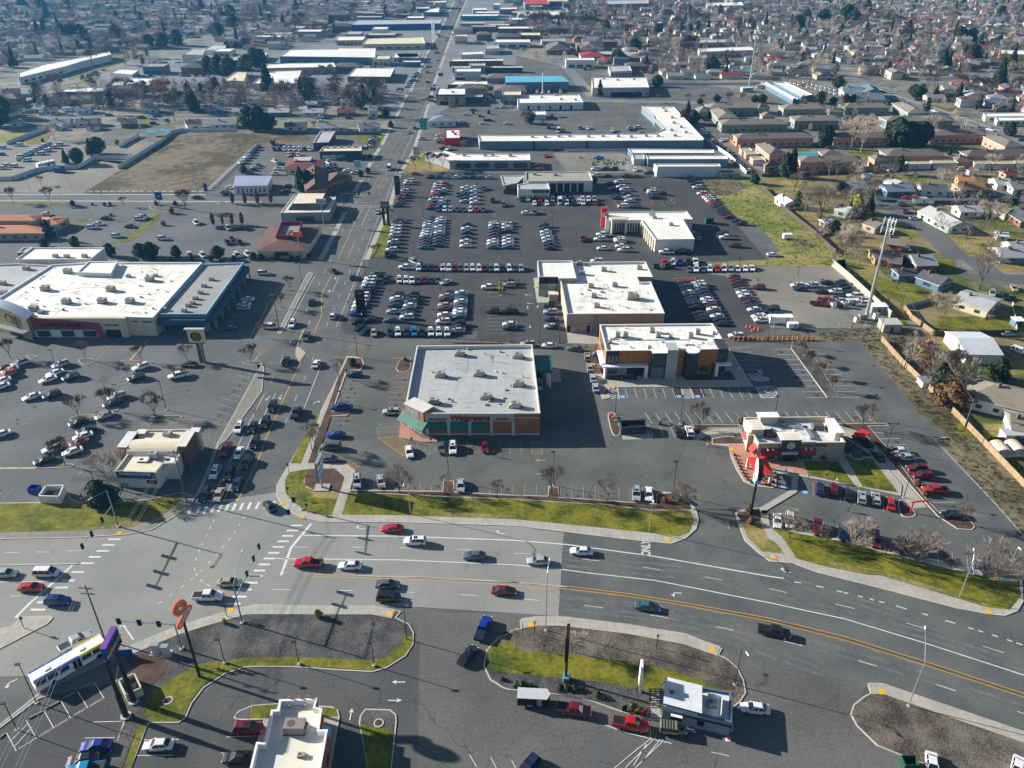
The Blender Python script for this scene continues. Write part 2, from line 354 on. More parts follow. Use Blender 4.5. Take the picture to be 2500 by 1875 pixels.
areas('lawn',['B3 850,270 1100,290 1440,400 1400,470 1190,500 960,340','B3 1480,600 2100,590 2130,750 1500,760','B3 1480,110 1620,110 1620,220 1510,220','C3 1610,110 1700,110 1790,230 1760,250 1700,230',
'C3 2060,420 2212,400 2212,560 2120,500','A3 1250,1050 1380,1080 1480,1180 1420,1200','A3 680,570 980,570 900,640 750,610','A3 1180,780 1400,790 1380,860 1290,830','A3 1000,960 1190,930 1180,970','A3 1960,1150 2100,1140 2212,1200 2000,1220',
'A3 1390,530 1860,540 1830,570 1400,560','A3 1470,1230 1640,1250 1560,1300','A3 1150,1230 1300,1290 1260,1340 1150,1260','A3 210,560 420,560 400,590 220,590','A2 620,0 700,0 720,40 640,30','A2 710,170 880,175 860,185 710,182','A2 930,185 1010,190 990,205 930,203',
'A0 890,1360 1000,1350 1270,1150 1190,1110 1340,1105 1360,1130 1340,1160 1090,1350 960,1375','A0 640,1155 780,1155 750,1180 640,1180','A0 600,1190 730,1195 690,1225 580,1220','A0 1320,1050 1450,1070 1430,1090 1320,1080','A0 0,1015 560,1020 560,1035 0,1032',
'A1 1090,1200 1170,1165 1110,1440 1090,1480 990,1475 1010,1380','A1 690,1040 770,1060 760,1080 690,1065','A1 640,1220 760,1085 720,1130 680,1210','A1 800,455 1090,440 1130,450 1030,560 1000,550','A1 960,600 1010,600 980,650 920,640','A1 800,270 1100,270 1080,300 820,300',
'A0 1170,320 1270,325 1260,370 1200,370','A0 1000,265 1060,265 1060,285 980,285','A0 220,500 400,430 440,440 380,520 230,525','T0 290,335 500,270 620,230 610,240 480,285 300,345','A3 1080,60 1180,70 1160,90','A3 1450,180 1700,270 1640,270 1450,210'],.032,grass)
areas('dry_lawn',['B3 1300,800 1600,1000 1900,1300 1740,1400 1700,1150 1480,1060 1200,900','B3 2050,940 2212,900 2212,1080 2060,1100','C3 1860,110 2080,130 2060,260 1880,260','A3 20,810 380,830 330,920 60,890','A3 280,1080 490,1100 480,1170 330,1160',
'A1 1290,640 1440,580 1650,700 1640,760 1260,760','A3 720,1500 960,1540 1040,1642 800,1642','A3 1560,1270 2000,1250 2212,1340 2000,1400 1900,1560 1700,1480','B2 1700,150 2212,140 2212,160 1720,165','A3 1900,1500 2212,1530 2212,1600 1980,1600'],.030,grass_dry)
areas('verge',['T0 290,335 500,270 620,230 610,240 480,285 300,345','T0 560,240 640,228 620,246 575,252','A0 0,1012 560,1018 560,1036 0,1032','T0 150,395 420,330 430,334 160,402'],.068,grass)
# streets
st=MB()
for s,w in(('A3 980,985 1600,985 2212,980 3200,960',10),('A3 1040,1000 1200,1120 1500,1330 1640,1480 B3 1780,100 1960,260 2212,290 3200,330',10),('T1 1060,190 1380,290 A3 970,70 1250,170 1560,270 2000,430 2212,510 3400,900',13),
('A0 -900,290 0,290 900,285 2212,292 A1 1200,312',9),('T0 -500,560 0,430 350,330 740,240 900,165 1100,100',16),('A0 -900,965 0,975 2212,985 A1 0,1005 800,1005',15),('V -800,455 0,450 1000,455',8),
('A3 1140,740 1600,750 2212,755',7),('A2 1660,450 1900,620 2130,800',6),('T1 205,235 290,330 370,420',9),('T1 300,430 800,440 1150,450',9),('T1 1060,190 700,170 200,150',9),('T1 1450,420 2400,260',9),('T1 2000,230 2300,330 2600,420',9)):
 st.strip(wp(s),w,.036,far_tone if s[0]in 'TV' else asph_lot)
struct('street',st)
area('arterial_road','C0 1640,800 1840,300 2050,0 B0 2212,1060 B1 85,1045 230,760 500,240 A1 575,1510 860,910 970,730 1170,370 1290,110 R 400,1659 690,980 1000,400 1190,0 N 1150,-90 1163,-90 R 1380,0 1310,200 1230,350 1150,560 985,1000 800,1560 A1 1480,150 1340,600 1220,780 1130,1100 950,1510 B1 880,310 800,550 720,700 770,940 700,1130 570,1380 C1 570,0 290,470 190,640',.042,asph_road)
area('boulevard','C2 470,1040 640,1050 1100,1110 1380,1135 1560,1070 1900,1060 2000,1110 2212,1285 C3 250,1300 480,1375 D3 770,60 1000,130 1650,300 2050,365 2212,330 N 2900,1540 2900,1900 D3 2212,1345 1280,1030 890,940 500,870 D2 1960,700 1810,635 1500,510 1000,430 440,365',.042,asph_road)
area('concrete_boulevard','C0 -900,1110 0,1095 640,1085 1050,1060 1280,1020 1480,900 1620,800 C1 190,700 250,830 380,905 560,950 1240,955 2212,985 C2 470,1040 D2 430,362 0,347 D1 2212,338 1380,285 1000,280 0,265 D0 2050,290 1700,395 1480,465 1130,640 340,1010 250,862 0,872 -900,900',.047,conc_road)
area('arterial_south_leg','D0 -900,900 0,872 250,862 340,1010 0,1300 -900,2000',.042,asph_road)
# medians and raised islands
def isl(s,fill,**k):return island(s,fill,**k)
cr=MB()
isl('D0 -900,700 0,470 100,450 155,400 145,370 430,360 450,380 400,430 0,640 -700,1000',conc,z=.16,fname='traffic_island')
for s in('C0 -900,1315 0,1309 640,1300 670,1303 640,1308 0,1320 -900,1326','D1 870,18 1500,34 2212,62 D2 0,70 190,86 510,112 515,120 190,104 0,88 D1 2212,80 1500,50 870,26'):
 isl(s,gravel_br,w=.15,kname='median_kerb',fname='median')
isl('B1 440,690 415,740 385,800 375,850 440,905 385,985 350,925 352,880 375,800 410,720',conc,w=.15,kname='median_kerb',fname='median',km=M('yellow_kerb',(.6,.36,.06)))
isl('C0 -900,800 0,790 480,785 520,720 560,690 600,750 680,790 1000,790 1350,740 1530,700 1650,735 1620,800 1480,900 1280,1020 1050,1060 640,1085 0,1095 -900,1110',conc_old,z=.15,fname='sidewalk')
isl('C0 1650,735 1760,480 1840,270 B0 1850,1642 2170,1060 2212,1000 B1 40,1000 85,1020 85,1050 0,1220 B0 2212,1230 1910,1642 C0 1850,300 1720,640 1660,745',conc_old,z=.15,fname='sidewalk')
isl('B1 230,745 195,740 450,235 480,225 500,240',conc_old,z=.15,fname='sidewalk')
isl('C1 190,640 190,730 250,830 380,905 560,950 1240,955 2212,985 C2 640,1055 1100,1110 1380,1135 1500,1090 1590,1010 1610,930 1590,850 1545,790 1440,705 1290,695 1255,715 1250,797 430,742 425,655 345,650 335,732 0,722 C1 1685,695 1690,605 1600,590 1590,690 810,680 855,515 770,460 560,455 550,350 625,130 650,60 790,52 808,30 790,12 665,15 B1 690,1330 775,1090 770,1045 895,1060 932,1000 915,952 860,938 780,936 710,1100 570,1380 C1 570,0 290,470',conc,z=.15,fname='sidewalk')
isl('C2 1920,870 1960,850 2130,828 C3 0,860 45,880 68,985 640,1095 1230,1245 1870,1400 2190,1440 D3 2200,100 2205,240 2160,320 2050,362 1890,345 1650,300 1000,130 480,0 C3 260,1300 C2 2212,1285 2100,1200 2000,1110 1940,960',conc,z=.15,fname='sidewalk')
isl('P -290,560 0,520 260,560 2000,560 2212,700 C3 900,380 1000,430 1180,640 1170,730 800,650 300,560 P 1180,1240 1050,1200 800,1150 795,1370 740,1400 430,1370 250,1290 120,1080 20,850 0,700 -290,660',conc,z=.15,fname='sidewalk')
isl('C3 610,120 1060,115 1075,130 1040,140 900,142 1100,370 1270,600 1390,760 1540,915 1740,915 1800,990 1770,1020 1650,1010 1480,900 1300,700 1000,350 850,200 640,140',mulch)
isl('C3 1145,765 1200,760 1300,870 1290,910 1200,915 1155,870',mulch,sm=1)
isl('C2 1200,125 1960,130 1960,155 1700,160 1640,190 1600,225 1570,205 1560,135',mulch)
isl('C2 835,35 870,20 905,40 950,170 950,212 925,226 890,220 868,175',mulch,sm=1);isl('C2 1185,130 1225,225 1200,232 1165,150',mulch)
isl('B2 690,970 720,900 780,880 1870,870 2070,1190 860,1197 862,1285 800,1297 775,1240',conc,z=.15,fname='sidewalk')
isl('B2 2020,1110 2190,1105 2212,1140 2100,1148',conc,fname='traffic_island',sm=1)
isl('B3 245,865 550,1280 650,1282 480,1000 370,800 260,800',gravel_m,w=.12)
isl('D0 1265,1265 1505,1265 1570,1220 1620,1100 1720,970 1900,850 2070,795 2212,790 D1 380,795 700,820 1000,835 1120,800 1280,700 1345,600 1350,500 1310,430 1200,375 1245,322 1000,280 0,265 D0 2050,290 1700,395 1480,465 1130,640 1000,740 960,1000 1050,1180 1040,1260 960,1500 860,1700 1100,1700 1110,1642 1200,1400 1240,1290',gravel_m)
isl('D0 -300,1540 0,1310 330,1060 420,1030 340,1005 0,1275 -300,1490',conc_old,fname='sidewalk')
isl('Q 130,300 180,240 320,180 600,160 1000,185 1150,195 1210,230 1225,300 1180,560 1120,900 340,900 300,826 440,330 200,335 145,325',conc,z=.15,fname='sidewalk')
isl('D1 885,1260 895,1200 940,1145 1150,1150 1200,1190 1205,1250 1190,1400 1150,1750 965,1750 930,1480',gravel_m)
isl('D1 2212,470 2050,550 1960,650 1935,780 1990,900 2100,970 2212,990 D2 0,985 340,1015 560,1045 740,1095 950,1170 1220,1240 1310,1250 1900,1340 1895,1140 1960,1090 2010,1010 1990,900 1940,800 1850,720 1780,690 1810,635 1500,510 1000,430 440,365 230,370 100,400 110,465 0,490',gravel_br)
isl('D3 890,940 915,1010 850,1045 770,1110 745,1190 800,1290 975,1460 1380,1620 1500,1900 2900,1900 2700,1520 2212,1345 1280,1030',gravel_br)
for s in('B0 650,950 790,955 800,975 770,1000 690,1010','B0 1000,980 1060,962 1280,980 1290,995 1150,990 1040,1010','B0 580,1470 620,1440 760,1420 810,1440 760,1460 620,1490','B0 840,1400 990,1360 1010,1375 980,1400 860,1420','B0 1265,1460 1290,1440 1500,1430 1540,1450 1520,1470 1290,1475','C0 310,480 600,455 630,470 600,490 320,500',
'B0 2040,980 2212,970 2212,1010 2060,1000','B0 1640,985 1740,975 1770,985 1700,1000','B0 200,925 310,925 320,945 260,960','B1 1190,1060 1220,980 1260,945 1340,945 1310,1075','A0 1255,1050 1290,1030 1640,1020 1600,1060 1480,1110 1290,1080','A0 1830,1015 1900,1010 1910,1025 1840,1035'):
 isl(s,mulch if 'B1' in s else gravel_br,w=.15,sm=1)
areas('lawn',['C0 -900,805 0,795 490,790 690,800 1000,800 1350,750 1530,705 1480,830 1330,920 1080,1000 640,1025 0,1040 -900,1050','C1 540,30 305,458 395,458 500,200 560,20','C1 300,530 460,505 420,600 440,660 520,690 720,700 660,895 500,880 350,800 260,700 265,600',
'C1 740,890 800,705 1240,722 1600,742 2212,762 C2 0,760 500,790 800,803 1240,862 1540,853 1570,940 1530,1040 1440,1075 1250,1050 640,985 0,930 C1 2212,930 1240,895','C3 90,1010 640,1110 1230,1260 1800,1405 2150,1460 D3 2170,50 2180,200 2090,310 1900,290 1600,200 1000,20 C3 900,1400 500,1320 290,1260 240,1180 170,1080',
'D0 1265,1255 1200,1170 1220,1100 1290,1000 1500,860 1700,760 2212,720 D1 0,710 600,715 900,740 1100,720 1240,600 1270,540 1340,530 1335,600 1270,695 1110,790 990,820 380,783 D0 2070,783 1890,838 1700,955 1605,1090 1560,1205 1500,1252',
'D0 1235,1290 1190,1400 1100,1660 1040,1660 1130,1400 1180,1250','Q 320,190 590,170 520,318 295,318','Q 1040,200 1190,215 1213,300 1060,303','D1 895,1275 1185,1335 1145,1740 970,1740 930,1450',
'D1 1970,800 1975,650 2100,580 2212,590 D2 60,650 500,690 1000,750 1400,830 1890,1000 1880,1060 1640,1000 1330,900 1240,1020 1190,990 850,930 480,890 0,845','C3 350,440 640,440 780,638 390,560','C3 700,400 930,420 1150,705 850,655','B1 990,60 A1 990,1475 1010,1380 1050,1390 1000,1490'],.152,grass)
areas('dry_lawn',['C2 1970,955 2130,962 2200,1100 C3 130,1120 205,1225 0,1200 C2 2130,1190 2020,1080','C0 640,1020 1080,998 1330,918 1440,850 1250,880 1000,960','C1 440,680 520,690 715,700 700,760 500,740','C1 1500,860 2212,900 2212,928 1480,900','C2 1240,840 1540,853 1570,940 1440,870',
'C3 400,1290 900,1395 D3 1000,15 1600,195 1900,285 1880,250 1500,130 C3 1000,1360 600,1290'],.156,grass_dry)
areas('mulch_bed',['B1 790,948 905,955 920,1000 890,1048 778,1048 755,1100 680,1330 655,1405 792,1405 800,1425 650,1438 600,1600 C1 545,350 535,455 455,455 590,60 B1 610,1400 715,1110 775,990','C1 460,505 680,500 765,572 730,690 520,690 430,640 430,570',
'C1 815,688 1595,698 1603,605 1680,610 1685,702 2212,728 C2 0,728 338,738 350,660 420,660 428,748 1255,803 1262,718 1430,710 1535,800 1545,848 1240,845 800,800 500,785 0,755 C1 2212,755 1240,715 805,704','C2 1930,880 2120,835 2140,950 1965,945',
'D0 1050,690 1330,690 1420,760 1390,850 1260,970 1190,900 1080,760','P 2000,580 2200,720 C3 930,400 700,380 680,250','P -280,570 0,530 240,570 270,650 -280,650'],.154,mulch)
areas('gravel_bed',['B2 730,900 790,1080 830,1140 1090,1140 1085,1080 820,1000 800,890','B2 1440,1080 1880,1060 1922,1136 1500,1136','Q 140,290 200,240 310,195 290,320 160,320','D1 1990,830 2212,850 D2 480,895 1190,1000 1230,1040 1212,1215 950,1160 740,1085 340,1005 0,975 D1 2120,960 2020,900','D0 1060,1250 1180,1265 1110,1430 1030,1660 880,1660 960,1500'],.157,gravel_m)
areas('patio',['P -5,665 260,665 470,860 1190,940 1330,1180 1090,1160 1060,1072 730,1072 775,1380 430,1335 255,1245 135,1000 10,760','W 60,235 130,290 240,370 360,385 355,400 220,400 45,362'],.160,paver)
wk=MB()
for s,w in(('D0 1060,668 1480,492 1710,418 2060,318 2212,313 D1 0,310 1000,312 1180,345',2.3),('D2 120,425 250,405 440,405 1000,470 1490,560 1780,660',2.4),('D3 910,975 1020,975 1280,1065 2212,1385 2700,1560',2.4),('C3 25,870 20,960 80,1060 180,1160 250,1260',1.6),
('C1 780,520 830,520 690,890',1.7),('D2 1265,1020 1262,1230',2.4)):wk.strip(wp(s),w,.164,conc)
struct('footpath',wk)
cw=MB()
for s,w in(('C2 1560,235 1640,185 1800,165 1960,165 C3 640,180 760,205 880,290 1060,500 1220,700 1330,830',3.6),('C2 960,215 1210,210',4),('B2 500,770 760,770',9),('C3 280,570 270,690 0,850',1.5),('C3 670,400 830,660',1.3)):cw.strip(wp(s),w,.026 if s[:2]!='C3' or w>2 else .168,conc)
cw.flat(wp('B2 215,270 430,270 440,480 245,480'),.03,conc);cw.flat(wp('B2 300,1050 440,1035 450,1150 320,1150'),.03,conc)
struct('concrete_slab',cw)
# tyre wear along lanes
tw=MB();tz=.044
for s in('C2 480,1290 1240,1380 D2 1700,20 2212,120 D3 0,185 700,340 1380,520 2212,790','C2 480,1210 1240,1280 2212,1370 C3 300,1460 D3 700,200 1500,460','D2 430,235 1200,320 2212,520 D3 800,700 1600,950 2212,1150','D2 430,160 1200,240 2212,460 D3 600,580 1400,820','D2 430,330 1200,420 1900,560 D3 500,830'):
 P=wp(s)
 for o in(-.9,.9):tz+=.0006;tw.strip([Vector((p.x,p.y+o,0))for p in P],.6,tz,tyre_wear)
struct('tyre_marks',tw)
sw=MB() # pavements both sides of the arterial road
for s in('A1 952,1500 1060,1240 1125,1110','A1 1150,1040 1225,785','A1 1235,770 1345,590 1475,190','A1 1490,130 1530,20 R 800,1560 900,1280','R 915,1230 1000,1000','R 1010,960 1160,560','R 1170,540 1245,340 1330,150 1400,0','A1 560,1500 690,1260','A1 700,1240 770,1100','A1 850,930 905,830','A1 930,790 985,680','A1 1000,650 1060,560','A1 1080,530 1165,360','A1 1200,300 1290,110','R 390,1640 660,1020','R 680,970 990,410','R 1000,380 1180,20'):sw.strip(wp(s),2.0,.062,conc)
for s,w in(('T0 350,345 740,250 1000,170',1.6),('T0 0,450 350,345',1.6),('A3 990,60 1260,160 1570,258 2010,416',1.6),('A0 0,950 1740,950',1.6),('A0 0,1003 2212,1012',1.4),('A0 0,277 2212,278',1.3),('A0 0,304 2212,306',1.3),('V 0,437 1000,442',1.3)):sw.strip(wp(s),w,.05,conc)
struct('pavement_strip',sw)
LOTS=[wp(q)for q in LOTP]
inside2=lambda p:any(inside(p,L_)for L_ in LOTS)
pr_=random.Random(3);pm_=[M('asphalt_patch_%s'%n,c,tuple(x*1.3 for x in c),2,.2,.9)for n,c in(('dark',(.07,.07,.072)),('pale',(.10,.10,.098)),('mid',(.085,.088,.09)))];pt=MB();sm_=MB();sealer=M('crack_sealer',(.035,.035,.037))
for k in range(90):
 x,y=pr_.uniform(0,2500),pr_.uniform(480,1860)
 if y>1500 and x<1060 or 1270<y<1560 or(520<x<900 and y<1250):continue
 p=G(x,y);a=R(pr_.choice((0,0,90))+pr_.uniform(-4,4));w,h=pr_.uniform(1.5,7),pr_.uniform(1,3.5)
 if inside2(p):pt.box((p.x,p.y,-.5),(w,h,.5+.0185+k*2e-5),pm_[k%3],a)
for k in range(150):
 x,y=pr_.uniform(-50,2550),pr_.uniform(420,1870);p=G(x,y);a=pr_.choice((0,1.57,.4,-.5))+pr_.uniform(-.2,.2);P_=[Vector((p.x,p.y,0))]
 for _ in range(pr_.randint(4,12)):a+=pr_.uniform(-.45,.45);P_.append(P_[-1]+Vector((math.cos(a),math.sin(a),0))*pr_.uniform(1,2.5))
 if all(inside2(q)for q in P_):sm_.strip(P_,pr_.uniform(.05,.11),.0215+k*1e-5,sealer)
struct('asphalt_patch',pt);struct('sealed_crack',sm_)
# ---------------------------------------------------------------- painted markings
mk=MB();Z=.056
def ln(s,w=.13,m=paint_w,z=Z):mk.strip(wp(s),w,z,m)
def lns(s,w=.13,m=paint_w,z=Z): # pairs
 P=wp(s)
 for a,b in zip(P[::2],P[1::2]):mk.strip([a,b],w,z,m)
def dashed(s,dash,gap,w=.12,m=paint_w,z=Z):
 P=wp(s);pos=0;on=True;rem=dash
 for a,b in zip(P,P[1:]):
  L_=(b-a).length;t=0;d=(b-a)/L_
  while t<L_-.01:
   s_=min(rem,L_-t)
   if on:mk.strip([a+d*t,a+d*(t+s_)],w,z,m)
   t+=s_;rem-=s_
   if rem<.01:on=not on;rem=dash if on else gap
def stalls(a,b,n,w=.1,m=paint_fade,z=Z,skip=()):
 a0,a1=wp(a);b0,b1=wp(b)
 for i in range(n):
  if i in skip:continue
  t=i/(n-1);P_=a0 .lerp(a1,t);Q_=b0 .lerp(b1,t);mk.strip([P_,Q_],w,z,m)
  if sr_.random()<.6 and P_.y<330:
   c=P_.lerp(Q_,sr_.uniform(.3,.8))+(a1-a0)/(n-1)*.5;r_=sr_.uniform(.25,.6);oil.add([(c.x+math.cos(k*.8)*r_*sr_.uniform(.6,1.3),c.y+math.sin(k*.8)*r_*sr_.uniform(.8,1.6),.0545)for k in range(8)],[tuple(range(8))],oil_m)
oil=MB();oil_m=M('oil_stain',(.035,.035,.034),(.07,.07,.068),3);sr_=random.Random(9)
def hatch(s,ang,sp,w=.12,m=paint_y,z=Z,outline=True):
 P=wp(s);d=Vector((math.cos(R(ang)),math.sin(R(ang))));nrm=Vector((-d.y,d.x));Q=[Vector((p.x,p.y))for p in P]
 k=[q.dot(nrm)for q in Q];c=min(k)+sp/2
 while c<max(k):
  xs=[]
  for i in range(len(Q)):
   a,b=Q[i],Q[(i+1)%len(Q)];ka,kb=a.dot(nrm)-c,b.dot(nrm)-c
   if ka*kb<0:xs.append((a.lerp(b,ka/(ka-kb))).dot(d))
  xs.sort()
  for u0,u1 in zip(xs[::2],xs[1::2]):
   if u1-u0>.3:mk.strip([d*u0+nrm*c,d*u1+nrm*c],w,z,m)
  c+=sp
 if outline:mk.strip([p for p in P]+[P[0]],w,z+.002,m)
def arrow(s,d,kind='S',L_=2.3,m=paint_w,z=Z):
 p=wp(s)[0];d=Vector(d).normalized();n=Vector((-d.y,d.x));f=lambda a,b:(p.x+d.x*a+n.x*b,p.y+d.y*a+n.y*b,z)
 if kind=='S':
  mk.quad([f(-L_/2,-.1),f(.2*L_,-.1),f(.2*L_,.1),f(-L_/2,.1)][::1],m);mk.quad([f(.15*L_,-.42),f(L_/2,0),f(.15*L_,.42)],m)
 else:
  k=1 if kind=='L' else-1
  P=[f(-L_/2,0),f(0,0),f(.15*L_,.15*k),f(.22*L_,.5*k)]
  mk.strip([Vector(q)for q in P],.2,z,m);T=[f(.22*L_-.45,.5*k),f(.22*L_+.45,.5*k),f(.22*L_,1.15*k)]
  mk.quad(T if k<0 else T[::-1],m)
  # boulevard
ln('C1 410,1062 1240,1070 2212,1105 C2 500,1140 1240,1240 2212,1410 C3 185,1425',.28);ln('C1 485,962 315,1165 228,1400',.55)
ln('C1 180,1258 1240,1270 2212,1312 C2 450,1350 D2 700,0 1240,60 2212,250 D3 700,385 1380,590 2212,860 2900,1080',.22)
lns('C1 340,1162 455,1162 825,1162 948,1164 1235,1168 1440,1170 1715,1183 1840,1186 C2 55,1213 275,1225 630,1262 775,1280 1140,1330 1283,1353 1660,1412 1810,1440 D3 60,130 210,163 620,260 785,300 1220,420 1380,468 1865,615 2045,672')
lns('D1 150,137 310,140 705,143 835,147 1230,157 1360,162 1745,180 1880,187 D2 130,217 265,230 645,270 803,292 1197,350 1345,375 1760,450 1903,480 D3 190,573 340,612 808,737 968,783 1465,935 1635,992 2155,1165 2300,1215')
lns('C3 275,1455 330,1464 460,1490 518,1503 D3 632,148 678,158 692,163 728,170 810,190 853,203 908,215 945,227 990,238 1035,250 1130,275 1220,302 1355,340 1402,355 1545,398 1630,422 1742,458 1790,473 1826,483 1868,496 1942,520 1992,536 2068,560 2112,576 2145,588 2198,604',.25)
for s in('D1 415,8 870,16','D1 500,30 900,38 1500,58 2212,92 D2 0,98 190,114 500,132','D2 515,110 1000,170 1500,250 2212,380 D3 700,535 1380,745 2212,1015 2900,1250','D2 515,132 1000,192 1500,272 2212,405 D3 700,565 1380,775 2212,1045 2900,1280'):ln(s,.15,paint_y)
ln('D2 515,121 1000,181 1500,261 2212,392 D3 700,550 1380,760 2212,1030 2900,1265',.7,M('median_strip',(.06,.05,.04),(.13,.11,.085),3),.0495)
lns('C0 40,1208 160,1208 300,1203 415,1203 570,1193 690,1190 90,1575 170,1577');ln('C0 -400,1462 440,1450',.15);ln('C0 612,1315 245,1642 D0 130,375',.5)
for x,y in[(967,1096),(915,1143),(868,1194),(803,1244),(740,1298),(658,1372),(577,1444),(520,1503)]:ln(f'C0 {x-53},{y} {x+53},{y}',.5)
for x,y in[(375,244),(320,307)]:ln(f'D0 {x-62},{y} {x+62},{y}',.55)
for x,y in[(363,978),(325,1022),(288,1067),(248,1113),(207,1160),(168,1210),(130,1258),(88,1308),(48,1360),(5,1408)]:ln(f'C1 {x-48},{y} {x+48},{y}',.5)
for x,y in[(2160,22),(2115,80),(2065,138),(2020,197),(1972,257)]:ln(f'D0 {x-60},{y} {x+60},{y}',.55)
for x,y in[(1598,862),(1670,855),(1732,850),(1795,842),(1855,836),(1915,831),(1975,825),(2038,820),(2103,815),(2173,810),(2245,808),(2305,805)]:ln(f'C0 {x-14},{y+30} {x+14},{y-30}',.6)
ln('C0 1740,770 2010,763',.5)
for arc in([(2058,912),(2022,970),(1980,1035),(1938,1095),(1885,1160),(1828,1225),(1768,1290),(1698,1360),(1620,1430),(1540,1493),(1445,1562),(1350,1630)],[(1803,942),(1773,1000),(1742,1063),(1708,1137),(1682,1195),(1656,1262),(1642,1348),(1658,1392),(1703,1445),(1762,1485),(1845,1530),(1930,1523)]):
 Q=[wp(f'C0 {x},{y}')[0]for x,y in arc]
 for i,p in enumerate(Q):
  d=(Q[min(i+1,len(Q)-1)]-Q[max(i-1,0)]).normalized()*.45;mk.strip([p-d,p+d],.16,Z,paint_w)
ln('D0 1005,452 1045,440 1125,560',.3)
# arterial
ln('C0 1785,762 1960,400 2160,0 B1 0,1420 90,1250',.13);ln('C0 1895,755 2090,310 2212,60 B1 20,1570 110,1380 185,1245',.13)
ln('C0 2012,762 2090,600 2212,350 B1 95,1640 230,1340 330,1120 395,985',.22,paint_y);ln('B1 505,740 570,590 572,410 650,255',.22,paint_y)
for s in('A1 705,1510 845,1200 925,1055','A1 785,1500 850,1350'):ln(s,.2,paint_y)
for s in('A1 985,935 1130,650 1280,365','A1 1045,910 1180,650 1320,365','V 1160,750 1250,500','V 1280,440 1330,250 R 960,830 1180,300 1290,20'):dashed(s,9,2,.15,paint_y)
ln('B1 695,680 780,475 960,30',.12);ln('A1 865,1635 1080,1060',.12);ln('A1 1110,1010 1220,700 1330,470 1465,150 R 960,1040 1140,560 1310,200',.12)
ln('A1 585,1500 810,1060',.12);ln('A1 860,925 985,710 1180,370',.12);ln('B1 320,620 510,260',.12);ln('B1 425,1365 570,1000',.14);ln('B1 660,393 725,250',.13);ln('B1 440,700 475,630',.12);ln('A1 908,1215 985,1050',.13)
lns('B1 265,1500 280,1455 345,1310 365,1260 420,1140 438,1095 490,970 505,930 553,825 567,790 610,683 622,650 668,545 680,525 715,440 727,410 760,330 770,305 803,235 810,205 838,138 850,113 878,50 888,25 140,1155 160,1105 225,985 240,940 298,833 315,795 365,693 380,660 433,565 445,533 545,335 555,310 595,235 605,208 642,138 652,115 685,50 690,30',.12)
for s in('A1 910,1340 990,1120 1050,960 1180,700 1390,250','A1 700,1350 830,1080 1010,750 1240,340','R 870,1000 1100,500 1250,150','R 760,1000 1010,480 1200,140'):dashed(s,3,9,.12)
lns('B1 160,1430 170,1400 0,1320 10,1290',.1);ln('V 1170,365 1390,368',.9,paint_fade);ln('A1 690,1040 1075,1048',.25);ln('A1 700,1055 1060,1060',.25);ln('A1 800,1030 830,965',.2)
# lots
stalls('B2 988,1205 2015,1197','B2 1012,1288 2062,1286',14,.11,paint_w,skip=(6,));hatch('B2 862,1200 925,1200 942,1290 868,1290',35,.75,.22,paint_w);hatch('B2 1458,1195 1530,1195 1568,1288 1485,1288',35,.75,.22,paint_w)
mk.flat(wp('B2 1392,1208 1455,1205 1470,1270 1415,1285'),.045,M('fresh_asphalt',(.05,.035,.035)));mk.flat(wp('B2 1545,1205 1640,1205 1675,1275 1580,1285'),.045,MATS['fresh_asphalt'])
hatch('B2 2095,1195 2212,1190 B3 100,1190 128,1250 100,1283 0,1285 B2 2140,1285',20,.8,.2,paint_w);hatch('B2 2020,1085 2170,1080 B3 -20,1085 35,1120 60,1140 B2 2080,1130',30,.8,.2,paint_w)
stalls('C2 988,30 C3 870,15','C2 1045,118 C3 955,110',25,.11,paint_w,skip=(0,1));stalls('C2 1285,150 1460,150','C2 1318,232 1500,232',3,.11,paint_w)
stalls('C3 433,615 1025,730','C3 433,735 1025,862',6);stalls('C3 180,870 1732,1235','C3 182,1000 1742,1362',14);stalls('C3 905,142 1500,855','C3 1080,140 1690,850',13,.11,paint_w)
stalls('B3 100,878 375,1283','B3 255,878 548,1283',10,.11,paint_w);stalls('B3 470,913 650,1280','B3 535,913 825,1280',9,.11,paint_w);ln('B3 247,868 548,1283',.16);stalls('B2 1875,862 2010,1045','B2 2030,862 2145,1047',6,.11,paint_w)
ln('C3 1450,250 1560,235',.2);ln('C3 1455,252 1965,790 2212,1070 2500,1400',.16)
stalls('C1 920,600 C2 1135,660','C1 915,680 C2 1142,787',25,.1,paint_yf);stalls('C1 1535,275 C2 200,270','C1 1532,358 C2 206,383',10,.1,paint_yf)
hatch('C2 200,272 288,268 294,382 206,382',30,.7,.1,paint_yf);stalls('B1 1165,1115 1130,1370','B1 1315,1115 1250,1370',7,.1,paint_yf);stalls('B1 745,1190 650,1500','B1 900,1190 820,1500',9,.1,paint_yf)
hatch('C1 1040,235 1222,232 1300,285 1262,392',35,.7,.13,paint_y);hatch('C1 1045,152 1225,145 1222,192 1030,195',40,.8,.1,paint_yf);hatch('C1 1375,280 1450,280 1445,378 1362,360',55,.75,.1,paint_yf);hatch('C1 790,465 960,440 850,498',35,.7,.13,paint_y)
hatch('B1 800,860 825,830 1045,858',20,1.3,.14,paint_y);hatch('B1 0,870 108,868 70,928',30,1.2,.14,paint_y);hatch('B2 405,1035 430,1035 450,1150 425,1150',30,.8,.12,paint_yf);ln('B1 45,922 10,968',.3,paint_y)
